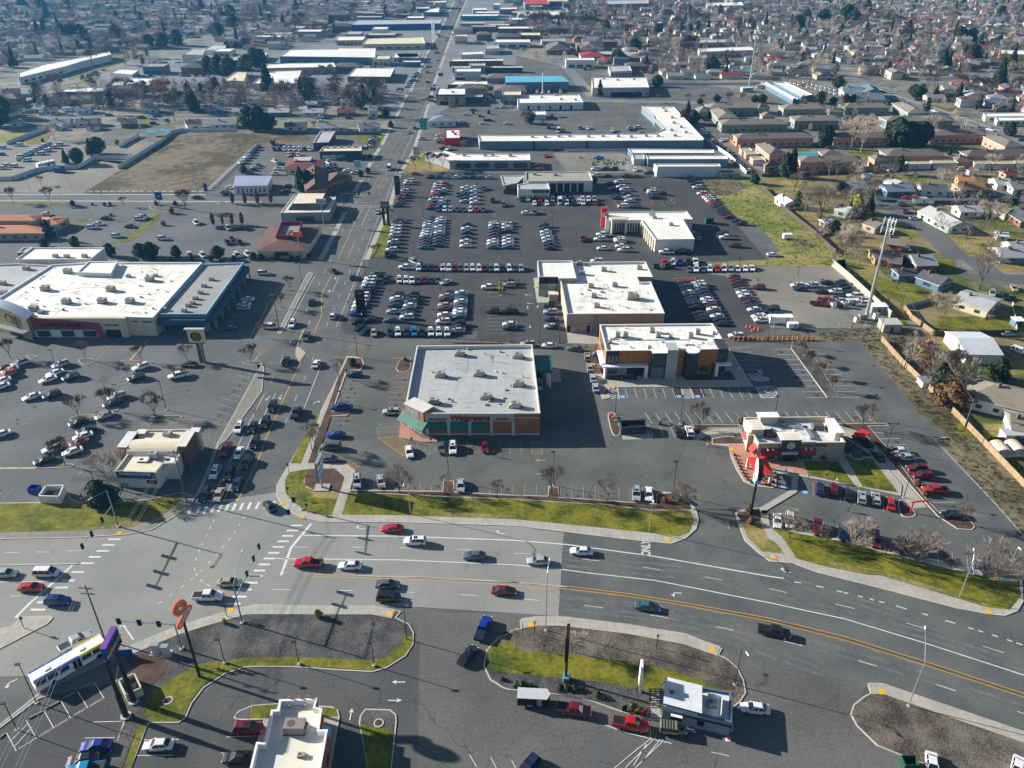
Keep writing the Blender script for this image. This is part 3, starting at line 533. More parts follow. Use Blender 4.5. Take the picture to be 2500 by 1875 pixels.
stalls('B0 2015,1045 1790,1445','B0 2130,1075 1920,1490',9,.1,paint_yf);stalls('B0 1440,1115 1270,1390','B0 1770,1030 1560,1350',7,.1,paint_yf);stalls('B0 950,1125 C0 330,430','B0 1250,1050 C0 640,350',16,.1,paint_yf);stalls('B0 320,1180 -60,1570','B0 620,1110 240,1500',10,.1,paint_yf);stalls('C0 15,770 -300,770','C0 120,655 -180,655',6,.1,paint_yf)
hatch('B0 1220,1470 1780,1465 1920,1505 1905,1520 1760,1490 1225,1500',65,1.0,.1,paint_yf);hatch('B0 1205,1480 1260,1520 1252,1560 1200,1540',10,.9,.1,paint_yf);hatch('B0 1330,1410 1605,1345 1590,1370 1400,1420',60,1.1,.1,paint_yf)
ln('B0 790,985 985,800',.12,paint_yf);ln('B0 810,990 870,880 900,800',.1,paint_yf);ln('C0 -400,500 305,494',.8,paint_yf);ln('B0 1100,965 1245,800',.6,paint_yf);ln('B0 1740,785 1950,780',.15,wall_pk)
stalls('B0 2030,270 1900,640','B0 2150,270 2050,640',10,.1);stalls('B1 290,300 110,650','B1 400,300 230,650',11,.1)
for a,b,n in(('B1 1955,500 1955,740','B1 2212,500 2212,740',9),('B2 0,500 0,740','B2 70,500 80,740',9),('B1 1955,290 1955,430','B1 2060,290 2060,430',5),('B2 300,470 325,700','B2 420,470 440,700',6)):stalls(a,b,n,.1)
stalls('A2 380,330 720,335','A2 395,370 720,375',20);stalls('A2 240,240 630,240','A2 235,262 640,262',22);stalls('A2 240,385 600,390','A2 225,420 600,425',20);stalls('A0 690,1230 860,1050','A0 790,1250 930,1070',9);stalls('A0 980,1260 1150,1110','A0 1090,1270 1240,1130',8);stalls('A0 1600,1470 2100,1460','A0 1580,1500 2080,1495',10)
stalls('T1 330,300 480,300','T1 300,325 470,325',14);stalls('T1 620,375 800,375','T1 640,390 820,390',12);stalls('T1 860,385 1150,385','T1 880,400 1170,400',16);stalls('T1 730,435 1000,435','T1 720,445 990,445',16)
lns('D0 793,920 880,1055 655,995 742,1137 515,1075 600,1225 372,1162 457,1308 222,1240 308,1395 55,1345 138,1500 235,1270 95,1410 270,1300 125,1460 300,1395 160,1480',.12,paint_w)
lns('D0 790,1255 1022,1250 718,1390 970,1387 1215,1405 1510,1402 1160,1538 1460,1535 1910,1382 2212,1370 1865,1515 2100,1500 D1 1820,1530 1880,1635 1998,1555 2060,1670 2175,1580 2240,1700 D2 1715,1508 1868,1542',.12,paint_w)
ln('D2 820,1280 1000,1345 1200,1395 1380,1435',.15);ln('D2 1200,1290 1205,1395',.12)
lns('D2 1305,1395 1308,1420 1305,1420 1200,1520 1200,1520 1075,1642 1200,1400 1060,1510 1060,1510 900,1642 1285,1405 1130,1592 1245,1385 990,1642 1170,1440 1060,1620',.13)
lns('C3 1820,1500 1820,1500',.1)
for s in('B2 970,1275','B2 1443,1272','B2 1602,1272','B2 2125,1063','C3 180,655','C3 365,697','C1 1068,127','C1 1053,212','C1 1483,374'):
 p=wp(s)[0];fade=s.startswith('C1')
 if not fade:mk.box((p.x,p.y,Z-.01),(1.3,1.3,.014),paint_b)
 c_=paint_b if fade else paint_w
 disc(mk,(p.x,p.y-.1,Z+.008),(1,0,0),(0,1,0),.38,c_,14,.26);mk.strip([Vector((p.x-.05,p.y+.5,0)),Vector((p.x,p.y,0)),Vector((p.x+.35,p.y-.1,0))],.14,Z+.01,c_)
struct('road_markings',mk);struct('oil_stains',oil)
mk=MB();W_,E_,S_,N_=(-1,0),(1,0),(-.35,-1),(.35,1)
for s,d,k in(('C1 890,1008',W_,'R'),('C1 2075,1048',(-1,.05),'R'),('C1 945,1330',W_,'L'),('D2 1415,165',(-1,.08),'L'),('C3 195,1370',(-1,.25),'R'),('D1 1220,918',W_,'S'),('D1 1190,1073',E_,'S'),('D1 818,1190',(0,1),'S'),('D1 1265,270',E_,'S'),
('B1 215,1280',S_,'L'),('B1 115,1290',S_,'S'),('B1 5,1290',S_,'R'),('B1 520,1320',N_,'R'),('B1 680,273',S_,'L'),('B1 630,380',S_,'L'),('B2 170,415',W_,'S'),('B2 185,488',W_,'S'),('B2 167,518',(0,-1),'S'),('B2 250,517',(0,1),'S'),('B2 185,683',(0,-1),'S'),('D0 85,920',(-1,-.7),'L'),('B0 2150,1300',S_,'S')):arrow(s,d,k)
for s,d in(('C2 275,430',W_),('C2 285,545',E_),('C2 1860,975',(0,1)),('B1 1205,948',W_)):arrow(s,d,'S',2.6,paint_y)
p=wp('C2 1167,1170')[0];text_mb(mk,'ONLY',(p.x,p.y,Z),(.1,1,0),(-1,.1,0),2.7,paint_w,0,.02,sx=.62)
for s in('D0 812,1090','D0 670,1173','D0 527,1258','D0 387,1343'):
 p=wp(s)[0];a,b=wp('D0 387,1343 812,1090');d=(b-a).normalized();text_mb(mk,'COMPACT',(p.x,p.y,Z),d,(-d.y,d.x,0),.6,paint_w,0,.0,sx=.72,spacing=1.15)
struct('road_lettering',mk)
tc_=MB()
for s in('C0 1010,1047','C0 1512,865','C1 238,797','C1 410,910','C2 1350,1100','C2 2165,868','D0 1945,313','D1 1143,343','D2 197,436','D2 1720,645','D3 1010,1003','D3 1912,325','C3 22,868','C3 95,1250','P 35,745','P 1125,1215','B2 885,1196','B2 1487,1190','B2 232,350','B2 2000,1100'):
 p=wp(s)[0];tc_.box((p.x,p.y,.166),(1.1,1.1,.008),tactile)
struct('tactile_paving',tc_)
# ================================================================ BUILDINGS
OCC=[] # (x, y, r) taken ground
def occ(P):
 c=sum((Vector((p.x,p.y))for p in P),Vector((0,0)))/len(P)
 OCC.append((c.x,c.y,max((Vector((p.x,p.y))-c).length for p in P)))
def bldg(name,label,roof,h,wall,rm,par=.5,cat='building',group=None,cop=coping,z0=0,root=None,wn='wall',rn='roof'):
 P=wp(roof,h)if isinstance(roof,str)else roof
 P=ccw([Vector((p.x,p.y))for p in P]);occ(P)
 c=sum(P,Vector((0,0)))/len(P)
 if root is None:root=thing(name,label,cat,(c.x,c.y,0),group)
 n=len(P);w=MB();w.add([(p.x,p.y,z0)for p in P]+[(p.x,p.y,h)for p in P],[(i,(i+1)%n,n+(i+1)%n,n+i)for i in range(n)],wall);w.build(wn,root)
 I=inset(P,.3)
 if par>0:
  O=inset(P,-.06);q=MB()
  q.add([(p.x,p.y,h-.12)for p in O]+[(p.x,p.y,h+.04)for p in O]+[(p.x,p.y,h+.04)for p in I]+[(p.x,p.y,h-par)for p in I],
[(k*n+i,k*n+(i+1)%n,(k+1)*n+(i+1)%n,(k+1)*n+i)for k in range(3)for i in range(n)],cop)
  q.build('parapet',root)
  MB().flat(I,h-par,rm).build(rn,root)
 else:MB().flat(inset(P,-.25),h,rm).build(rn,root)
 root['h']=h;return root
class Fac:
 def __init__(s,root,A,B,h=None):
  if isinstance(A,str):A,B=wp(A,h)
  s.r=root;s.A=Vector((A.x,A.y,0));s.B=Vector((B.x,B.y,0));s.d=(s.B-s.A).normalized();s.n=Vector((s.d.y,-s.d.x,0));s.L=(s.B-s.A).length
 def add(s,mb,u0,u1,z0,z1,m,o=.08,i=-.1):
  a=s.A+s.d*(u0*s.L);b=s.A+s.d*(u1*s.L)
  v=[a+s.n*i,b+s.n*i,b+s.n*o,a+s.n*o]
  return mb.add([(p.x,p.y,z)for z in(z0,z1)for p in v],[(0,1,2,3),(7,6,5,4),(3,2,6,7),(2,1,5,6),(0,3,7,4),(1,0,4,5)],m)
 def p(s,name,u0,u1,z0,z1,m,o=.08,i=-.1):return s.add(MB(),u0,u1,z0,z1,m,o,i).build(name,s.r)
 def row(s,name,u0,u1,n,fr,z0,z1,m,o=.08):
  w=(u1-u0)/n
  for k in range(n):s.p(name,u0+w*(k+.5-fr/2),u0+w*(k+.5+fr/2),z0,z1,m,o)
 def grid(s,name,u0,u1,n,fr,z0,z1,m,o=.07,i=-.1):
  if name in('window','garage_door','vent_panel'):return s.row(name,u0,u1,n,fr,z0,z1,m,o)
  w=(u1-u0)/n;mb=MB()
  for k in range(n):s.add(mb,u0+w*(k+.5-fr/2),u0+w*(k+.5+fr/2),z0,z1,m,o,i)
  return mb.build(name,s.r)
 def awn(s,name,u0,u1,z0,z1,m,out=1.1):
  a=s.A+s.d*(u0*s.L);b=s.A+s.d*(u1*s.L);o=s.n*out;q=s.n*.05
  v=[a+q+Vector((0,0,z1)),b+q+Vector((0,0,z1)),b+o+Vector((0,0,z0)),a+o+Vector((0,0,z0)),a+q+Vector((0,0,z0)),b+q+Vector((0,0,z0))]
  return MB().add(v,[(3,2,1,0),(0,4,3),(1,2,5),(4,5,2,3)],m).build(name,s.r)
 def text(s,name,t,u,z,size,m,o=.15,**k):
  c=s.A+s.d*(u*s.L)+s.n*o+Vector((0,0,z));mb=MB();text_mb(mb,t,c,s.d,(0,0,1),size,m,.1,**k);return mb.build(name,s.r)
 def disc(s,name,u,z,r,m,o=.15,rings=(),n=28):
  mb=MB();disc(mb,s.A+s.d*(u*s.L)+s.n*o+Vector((0,0,z)),s.d,(0,0,1),r,m,n)
  for k,(ra,rb,mm)in enumerate(rings):disc(mb,s.A+s.d*(u*s.L)+s.n*(o+.02*(k+1))+Vector((0,0,z)),s.d,(0,0,1),ra,mm,n,rb if rb else None)
  return mb.build(name,s.r)
def units(root,s,z,w=1.8,d=1.3,h=1.1,m=None,pads=False):
 for p in wp(s,z):
  mb=MB();mb.box((p.x,p.y,z),(w,d,.15),hvac_d);mb.box((p.x,p.y,z+.15),(w*.95,d*.9,h-.15),m or hvac_m,random.uniform(-.05,.05))
  disc(mb,(p.x-w*.15,p.y,z+h+.01),(1,0,0),(0,1,0),d*.3,hvac_d,10)
  if w>1.5:mb.box((p.x+w*.42,p.y-.1,z+.15),(w*.35,d*.6,h*.6),hvac_m)
  if pads:
   for sx in(-1,1):
    for k in range(3):mb.box((p.x+sx*(w*.5+.35),p.y+(k-1)*.6,z+.02),(.45,.42,.1),hvac_d)
  mb.build('rooftop_unit',root)
def vents(root,s,z):
 for p in wp(s,z):mb=MB();mb.tube((p.x,p.y,z),(p.x,p.y,z+.7),.16,hvac_m,n=8);mb.build('roof_vent',root)
def roofbits(root,s,z,n,tone): # patches, ponding stains and drains lying on a flat roof
 P=wp(s,z);q=random.Random(n);xs=[p.x for p in P];ys=[p.y for p in P];mb=MB();ms=[M('roof_patch_%s_%d'%(tone,k),tuple(c*f for c in((.7,.68,.64)if tone=='w' else(.44,.45,.45)if tone=='g' else(.6,.56,.45))),None,.8,.1,.85,stain=.6)for k,f in enumerate((.7,.82,.92))]
 for k in range(n):
  c=Vector((q.uniform(min(xs),max(xs)),q.uniform(min(ys),max(ys))))
  if not inside(c,inset(P,2)):continue
  if k%3:R_=q.uniform(.3,1.6);mb.add([(c.x+math.cos(a)*R_*q.uniform(.5,1.2),c.y+math.sin(a)*R_*q.uniform(.3,.8),z+.01+k*1e-4)for a in(0,.8,1.6,2.4,3.1,3.9,4.7,5.5)],[tuple(range(8))],ms[k%3])
  else:w=q.uniform(.5,9);mb.box((c.x,c.y,z-.3),(w,.12,.315+k*1e-4)if q.random()<.6 else(.12,w,.316+k*1e-4),ms[q.randrange(3)])
 mb.build('roof_patches',root)
 for k in range(n//5):
  c=Vector((q.uniform(min(xs),max(xs)),q.uniform(min(ys),max(ys))))
  if inside(c,inset(P,1.5)):mb=MB();mb.box((c.x,c.y,z),(q.uniform(.3,.8),)*2+(q.uniform(.2,.6),),q.choice((hvac_m,hvac_d,white)),q.random());mb.build('roof_fitting',root)
def hip(name,label,s,h,rise,wall,rm,cat='building',group=None,over=.5,gable=False,root=None,z0=0,windows=2,win=None,force=False):
 Q=wp(s,h)if isinstance(s,str)else s # eave corners: back-left, back-right, front-right, front-left
 Q=[Vector((p.x,p.y))for p in Q]
 if sum(Q[i].x*Q[(i+1)%4].y-Q[(i+1)%4].x*Q[i].y for i in range(4))>0:Q=[Q[1],Q[0],Q[3],Q[2]]
 occ(Q);c=sum(Q,Vector((0,0)))/4
 if root is None:root=thing(name,label,cat,(c.x,c.y,0),group)
 I=inset(Q,over);MB().prism(I,z0,h,wall).build('wall',root)
 a,b,c_,d=Q;lx=(b-a).length;ly=(d-a).length;r=MB()
 if lx>=ly or force:e0,e1,f0,f1=a,d,b,c_
 else:e0,e1,f0,f1=a,b,d,c_
 m0=(e0+e1)/2;m1=(f0+f1)/2;ax=(m1-m0).normalized();k=0 if gable else min(lx,ly)/2*.95
 R0=m0+ax*k;R1=m1-ax*k;z=h-.05
 V_=[(*e0,z),(*e1,z),(*f1,z),(*f0,z),(*R0,h+rise),(*R1,h+rise)]
 cr_=(f0-e0).x*(e1-e0).y-(f0-e0).y*(e1-e0).x
 fs=[(0,3,5,4),(1,4,5,2),(0,4,1),(3,2,5)];fs=[f if cr_<0 else f[::-1]for f in fs]
 r.add(V_,fs,rm);V2=[(v[0],v[1],v[2]-.18)for v in V_[:4]]
 r.add(V_[:4]+V2,[(0,1,5,4),(1,2,6,5),(2,3,7,6),(3,0,4,7),(4,5,6,7)],coping);r.build('roof',root)
 if windows==2:u_=(m1-m0).normalized();c_p=m0 .lerp(m1,.3);mb=MB();mb.box((c_p.x+u_.y*.8,c_p.y-u_.x*.8,h+rise*.5),(.7,.7,rise*.5+.8),brick_dk);mb.build('chimney',root)
 if windows:
  Ic=inset([a,b,c_,d],over);Ic=ccw(Ic)
  for i in range(4):
   A_,B_=Ic[i],Ic[(i+1)%4]
   if(B_-A_).length<3:continue
   fc=Fac(root,Vector((A_.x,A_.y,0)),Vector((B_.x,B_.y,0)))
   if fc.n.y>.3:continue
   nw=max(1,int(fc.L/4.5))if windows==2 else windows
   fl=int(h/2.6)or 1
   for q in range(fl):fc.grid('window',.06,.94,nw,.35,q*2.7+.9,q*2.7+2.0,win or glass_m)
 return root
def ridge(s,width,h,rm,wall,label,gable=True,rise=None,name='house',cat='house',group=None,z=None,windows=2):
 rise=rise or width*.2;A,B=wp(s,h+rise);d=(B-A);d.z=0;L_=d.length;d.normalize();n=Vector((-d.y,d.x,0))*width/2;e=d*(.2 if gable else width*.45)
 if n.y<0:n=-n
 A=A-e;B=B+e
 if B.x<A.x:A,B=B,A
 return hip(name,label,[A+n,B+n,B-n,A-n],h,rise,wall,rm,cat,group,.35,gable,windows=windows,force=True)
 # ---- pharmacy
ph=bldg('pharmacy','one-storey brick pharmacy with pale grey flat roof, green awnings and red script sign','B1 1375,845 B2 205,833 272,1415 B1 1440,1415 1280,1340',6.4,brick,roof_lg,.9)
f=Fac(ph,'B1 1440,1415 B2 270,1415',None,6.4)
f.p('facade_panel',0,.775,4.25,6.5,M('facade_grey',(.42,.42,.41),None,1,.1,.8,slabs=(.8,.4,.02)),.35);f.p('base_course',0,1,0,.45,wall_lg,.12);f.p('stone_band',.775,1,5.0,5.25,wall_lg,.06)
for u in(.0,.19,.375,.565,.755):f.p('pilaster',u,u+.028,.0,4.25,wall_lg,.38)
for u in(.035,.22,.405):f.p('window',u,u+.15,2.4,4.1,glass_m,.05);f.awn('awning',u,u+.15,2.0,4.15,awn_g,1.0)
f.text('sign_lettering','Walgreens',.39,5.3,2.2,M('sign_red',(.33,.006,.02)),.5,italic=.25,bold=.03,sx=1.05);f.text('sign_lettering','PHARMACY',.115,4.85,.85,MATS['sign_red'],.5,bold=.02);f.text('sign_lettering','PHOTO',.67,4.95,.85,MATS['sign_red'],.5,bold=.02)
f.p('roof_edge_trim',-.005,1.005,6.42,6.55,coping,.1)
f2=Fac(ph,'B1 1280,1340 1440,1415',None,6.4)
f2 .p('entrance_tower',0,1,0,6.9,brick,.5,-3.2);f2 .p('glazing',.08,.75,4.3,6.5,glass_lt,.56,.4);f2 .grid('mullion',.08,.75,6,.08,4.3,6.5,white,.6);f2 .awn('awning',-.18,1.15,2.6,4.4,awn_g,2.4)
f2 .p('entrance_glazing',.1,.9,.1,2.6,glass_lt,.56,.4);f2 .grid('mullion',.1,.9,5,.12,.1,2.6,white,.62);f2 .p('tower_coping',-.02,1.02,6.9,7.05,coping,.6,-3.3)
f3=Fac(ph,'B1 1375,845 1280,1340',None,6.4)
for k in range(5):f3 .awn('awning',.28+k*.14,.28+k*.14+.12,2.4,4.3,awn_g,1.1)
units(ph,'B1 1742,925 1578,1105 1905,1095 1965,1290 1520,1330 B2 90,945 95,1180 65,1360',5.5,2.2,1.7,1.5,pads=True);vents(ph,'B1 1945,915 2075,900 2165,1190 B2 25,1190 130,1110',5.5)
sd=MB();p=wp('B1 2012,975',5.5)[0];sd.tube(p,(p.x,p.y,6.4),.08,hvac_m);disc(sd,(p.x,p.y,6.8),(1,0,0),(0,.3,1),.6,white,14);sd.build('satellite_dish',ph)
f4=Fac(ph,'B2 272,1415 205,833',None,6.4)
cp=MB();P=wp('B2 218,925 370,922 376,1052 230,1055',4.6);cp.prism(P,3.9,4.6,awn_g)
for p in wp('B2 300,1080 318,1100',3.9):cp.tube((p.x+1.2,p.y+.6,0),(p.x+1.2,p.y+.6,3.9),.25,white,n=8)
cp.build('drive_through_canopy',ph)
# ---- car showroom (white roof, glass front)
hy=bldg('car_showroom','large showroom with bright white flat roof, beige block walls and green glass front','B2 545,140 1160,132 1222,262 1088,262 1108,305 1205,303 1322,570 498,575 440,270 575,270',6.4,wall_t,roof_w,.7)
bldg('','','B2 248,127 541,125 577,272 430,275 425,262 262,262',7.2,wall_t,roof_w,.5,root=hy,wn='showroom_wall',rn='showroom_roof')
f=Fac(hy,'B2 262,262 425,262',None,7.2);f.p('fascia',0,1,4.9,7.1,M('dark_bronze',(.03,.02,.018)),.5);f.p('window',.06,.95,.2,4.9,glass_gr,.15);f.grid('mullion',.06,.95,6,.05,.2,4.9,steel,.2);f.p('door',.35,.7,.2,2.6,glass_lt,.22)
f=Fac(hy,'B2 248,127 262,262',None,7.2);f.p('window',.1,.95,.2,5,glass_gr,.1)
f=Fac(hy,'B2 498,575 1322,570',None,6.4);f.p('wall_band',0,1,3.1,3.3,M('tan_band',(.3,.24,.19)),.05);f.p('garage_door',.265,.42,.1,4.0,wall_g,.06);f.p('door',.01,.04,.1,2.3,black,.06);f.p('door',.21,.245,.1,2.3,black,.06);f.grid('vent_panel',.05,.13,4,.8,.1,2.5,hvac_m,.3);f.p('wall_light',.34,.35,5.3,5.6,black,.15);f.p('wall_light',.89,.90,5.3,5.6,black,.15)
units(hy,'B2 600,158 625,240 808,210 1108,195 700,350 900,340 725,432 748,515',5.8,1.7,1.4,1.3);units(hy,'B2 1050,445',5.8,3.6,2.4,2.0);vents(hy,'B2 700,160 860,148 745,290 870,215 855,380 940,505 1180,405',5.8)
mb=MB();P=wp('B2 352,440 412,440 410,480 355,480');c=sum(P,Vector())/4;mb.box((c.x,c.y,0),(3.0,2.4,2.6),wall_t);mb.box((c.x,c.y,2.6),(3.3,2.7,.2),coping);o=mb.build('service_hut',None,Vector((c.x,c.y,0)));tag(o,'small tan hut with flat roof beside the glass showroom front','hut')
# ---- office building
of=bldg('office_building','two-storey office with orange and charcoal panels, white canopies and white flat roof','B2 775,665 1725,655 1862,868 1430,880 830,885',8.2,wall_or,roof_w,.5,cop=white)
f=Fac(of,'B2 830,885 1862,868',None,8.2)
f.p('charcoal_panel',0,.105,3.9,8.1,wall_dk,.3);f.p('charcoal_panel',.92,1.0,3.9,8.3,wall_dk,.35,-6);f.p('lower_wall',0,.37,0,3.9,wall_g,.12);f.p('lower_wall',.56,.96,0,3.7,M('dark_rust',(.10,.05,.03)),.1)
f.p('window',.01,.1,4.6,6.8,glass_m,.36);f.p('window',.19,.335,4.7,6.8,glass_m,.1);f.p('window',.575,.66,4.7,6.8,glass_m,.1);f.p('window',.77,.85,4.7,6.8,glass_m,.1);f.p('window',.93,.99,4.6,6.8,glass_m,.42)
f.grid('blind',.01,.1,3,.25,4.8,6.6,hvac_m,.38,.3);f.grid('blind',.19,.335,5,.2,4.9,6.6,hvac_m,.13,.0)
f.p('window',.02,.1,1.1,2.7,glass_m,.2);f.p('window',.18,.25,.5,2.7,glass_m,.2);f.p('door',.25,.32,.1,2.9,black,.22);f.p('window',.58,.65,.3,2.9,glass_m,.2);f.p('window',.78,.86,1.0,2.8,glass_m,.2);f.p('window',.93,.99,.8,2.8,glass_m,.2)
f.p('canopy',-.03,.345,3.6,4.0,white,1.8);f.p('canopy_post',.32,.345,.1,3.6,white,1.7,.3);f.p('canopy_post',-.01,.005,.1,3.6,white,1.7,.3);f.p('canopy',.905,1.03,3.6,4.0,white,1.8);f.p('canopy_post',.905,.925,.1,3.6,white,1.7,.3)
f.p('glass_bay',.375,.475,4.3,7.9,glass_m,2.2);f.p('bay_trim',.37,.48,7.7,8.3,wall_dk,2.3);f.p('bay_trim',.37,.48,3.8,4.4,wall_dk,2.3);f.p('bay_base',.37,.475,0,3.8,M('grey_brick',(.17,.17,.18),None,2,.3,.9,slabs=(.8,.4,.03,.5)),2.1);f.p('bay_roof',.365,.485,8.3,8.42,white,2.4,-.5)
f.p('white_tower',.485,.575,0,9.3,M('tower_grey',(.42,.43,.44),None,1,.2,.8),2.4,-2.2)
mb=MB();c=f.A+f.d*(.70*f.L)+f.n*.3;mb.tube((c.x,c.y,0),(c.x,c.y,8.0),2.05,wall_dk,n=28);mb.tube((c.x,c.y,8.0),(c.x,c.y,8.3),2.2,white,n=28);mb.build('round_tower',of);mb=MB();mb.box((c.x,c.y+2.4,7.75),(2.6,1.6,.5),M('skylight',(.1,.09,.09)));mb.build('skylight',of)
f=Fac(of,'B2 775,665 830,885',None,8.2);f.p('window',.2,.75,4.3,7.4,glass_m,.1);f.p('window',.15,.6,.8,2.8,glass_m,.1);f.p('canopy',.5,1.03,3.6,4.0,white,1.5)
units(of,'B2 925,770 992,770 1215,728 1265,770 1600,745 1540,775',7.7,1.4,1.3,1.6);units(of,'B2 862,822 1372,775 1740,745 1195,865',7.7,1.1,1.0,.8)
mb=MB();P=wp('B2 980,800 1540,795',7.7);mb.tube(P[0]+Vector((0,0,.1)),P[1]+Vector((0,0,.1)),.08,hvac_d);mb.build('roof_pipe',of)
# ---- fast food restaurant with red awnings
pd=bldg('restaurant','cream restaurant with red awnings, dark entrance tower and round panda badge','P 250,202 1650,185 1965,620 500,640 415,500 330,500 300,330',5.0,M('cream_block',(.36,.34,.29),(.3,.285,.25),1,.1,.85),M('restaurant_roof',(.62,.64,.63),(.5,.52,.52),.8,.1,.8,stain=.3),1.1,cop=wall_c)
f=Fac(pd,'P 500,640 1965,620',None,5.0)
f.p('entrance_tower',.25,.475,0,6.3,wall_dk,.7,-2.4);f.p('tower_coping',.235,.49,6.3,6.5,white,.85,-2.6);f.p('door',.3,.42,.1,2.3,black,.75);f.p('entrance_canopy',.27,.45,2.7,2.95,coping,1.5)
f.disc('badge',.365,4.7,.95,white,.74,((.72,.5,M('badge_plum',(.12,.02,.06))),(.5,None,white),(.2,None,black)))
f.awn('awning',.04,.235,1.9,3.6,dkred,.9);f.awn('awning',.5,.675,1.9,3.6,dkred,.9);f.p('window',.09,.21,.4,1.9,glass_m,.06);f.p('window',.48,.65,.3,1.9,glass_m,.06)
f.p('tower_roof',.265,.46,6.5,6.53,roof_cr,.45,-2.1);f.text('sign_lettering','PANDA EXPRESS',.635,4.25,.82,M('sign_crimson',(.42,.01,.01)),.15,bold=.025,sx=1.05);f.p('stone_base',0,1,0,.35,wall_g,.06)
for u in(.1,.16,.54,.6):f.p('gooseneck_lamp',u,u+.012,3.5,3.75,white,1.0)
f=Fac(pd,'P 250,202 500,640',None,5.0);f.awn('awning',.3,.52,2.3,4.1,awn_r,1.3);f.awn('awning',.78,.98,2.0,3.7,awn_r,1.3);f.p('side_tower',.27,.62,0,6.0,wall_c,.5,-2.5);f.p('tower_coping',.25,.64,6.0,6.2,white,.65,-2.8);f.p('tower_roof',.29,.60,6.2,6.23,roof_cr,.2,-2.3);f.disc('badge',.55,4.3,.8,white,.55,((.6,.42,MATS['badge_plum']),(.15,None,black)));f.p('window',.66,.95,.4,2.2,glass_m,.06)
f=Fac(pd,'P 1650,185 250,202',None,5.0);f.p('rear_tower',.62,.83,0,6.0,wall_c,.4,-1.7);f.p('tower_coping',.6,.85,6.0,6.2,white,.55,-1.9)
f=Fac(pd,'P 1965,620 1650,185',None,5.0);f.p('side_tower',.22,.75,0,6.0,wall_c,.4,-1.6);f.p('tower_coping',.2,.77,6.0,6.2,white,.55,-1.8)
units(pd,'P 690,510 1490,390',3.9,2.6,1.8,1.4,hvac_d);units(pd,'P 905,340',3.9,1.1,1.1,.9);mb=MB();P=wp('P 1030,330 1290,370 1390,520',4.5);mb.wallstrip(P,1.0,4.0,4.7,steel);mb.build('duct',pd);vents(pd,'P 1110,330 1380,330 600,440',3.9)
roofbits(ph,'B1 1375,845 B2 205,833 272,1415 B1 1440,1415',5.5,110,'g');roofbits(hy,'B2 545,310 1100,310 1322,570 498,575',5.7,110,'w');roofbits(of,'B2 775,665 1725,655 1862,868 830,885',7.7,70,'w');roofbits(pd,'P 500,350 1650,280 1850,600 600,620',3.9,40,'g')
# ---- coffee kiosk
P=wp('H 370,790 1235,400 1235,1010',4.6)
dk=bldg('coffee_kiosk','small grey-blue drive-through coffee kiosk with raised pale roof and slatted pergola','H 1240,430 1890,545 1900,1235 360,870 395,480',3.4,M('kiosk_blue',(.22,.30,.38),(.18,.25,.32),1,.2,.8),M('kiosk_roof',(.68,.70,.74),None,.6,.2,.8,stain=.4),.5,cop=M('kiosk_trim',(.10,.15,.2)))
q=wp('H 405,195 1240,400 1235,1025 365,795',4.9);mb=MB();mb.prism(q,4.5,4.85,brick_dk,MATS['kiosk_roof'],True);mb.build('raised_roof',dk);mb=MB();mb.prism(inset(q,.5),2.9,4.5,M('kiosk_pale',(.3,.38,.46)));mb.build('upper_wall',dk)
f=Fac(dk,'H 360,870 1900,1235',None,3.4);f.p('service_window',.52,.62,.9,2.3,black,.08);f.p('wall_band',0,1,2.35,2.6,wall_dk,.25);f.p('sign_panel',.13,.3,1.6,2.4,black,.7);f.p('sign_top',.13,.3,2.4,2.5,white,.75)
units(dk,'H 1450,850',2.9,1.5,1.1,1.0);mb=MB();P=wp('H 545,540',4.9);mb.box((P[0].x,P[0].y,4.9),(.6,.8,.9),hvac_d);mb.build('exhaust_fan',dk)
mb=MB();P=wp('H 1365,650 1680,700 1650,1120',3.2);mb.wallstrip(P,.12,2.9,4.0,white);mb.build('roof_screen',dk)
A_,B_=wp('H 390,480 360,900',2.7);mb=MB()
for k in range(9):t=k/8;p=A_.lerp(B_,t);mb.box((p.x-1.2,p.y,2.6),(2.5,.12,.14),wood_pole)
for o in(.15,1.2,2.2):mb.box(((A_.x+B_.x)/2-o,(A_.y+B_.y)/2,2.74),(.1,(A_-B_).length*1.05,.12),wood_pole)
for p in(A_,B_):mb.box((p.x-2.3,p.y,0),(.15,.15,2.6),wood_pole)
mb.build('pergola',dk)
# ---- chicken restaurant (bottom)
qs=bldg('chicken_restaurant','white-parapet chicken restaurant with cream stained roof at the bottom edge','Q 603,120 990,108 968,195 1040,215 1010,432 1098,430 1000,980 200,980 300,826 365,560 440,565 520,225 585,225',5.6,brick,M('stained_roof',(.62,.62,.60),(.74,.68,.50),.5,.12,.8,stain=.4),1.1,cop=white)
units(qs,'Q 770,430',4.5,3.4,2.2,1.6,M('hvac_mauve',(.28,.23,.24)));units(qs,'Q 830,700',4.5,1.2,.8,.5);vents(qs,'Q 710,205 870,200',4.5)
f=Fac(qs,'Q 990,108 603,120',None,5.6)
for u in(.2,.46,.72):f.p('spotlight',u,u+.03,5.7,6.1,orange_m,.3,.1)
f=Fac(qs,'Q 1010,432 1040,215',None,5.6);f.p('sign_panel',.1,.95,3.4,4.4,orange_m,.15);f.awn('awning',.3,.8,2.0,2.8,cyan_m,1.2)
f=Fac(qs,'Q 1000,980 1098,430',None,5.6);f.p('window',.3,.5,.8,2.6,glass_m,.06);f.p('window',.6,.8,.8,2.6,glass_m,.06)
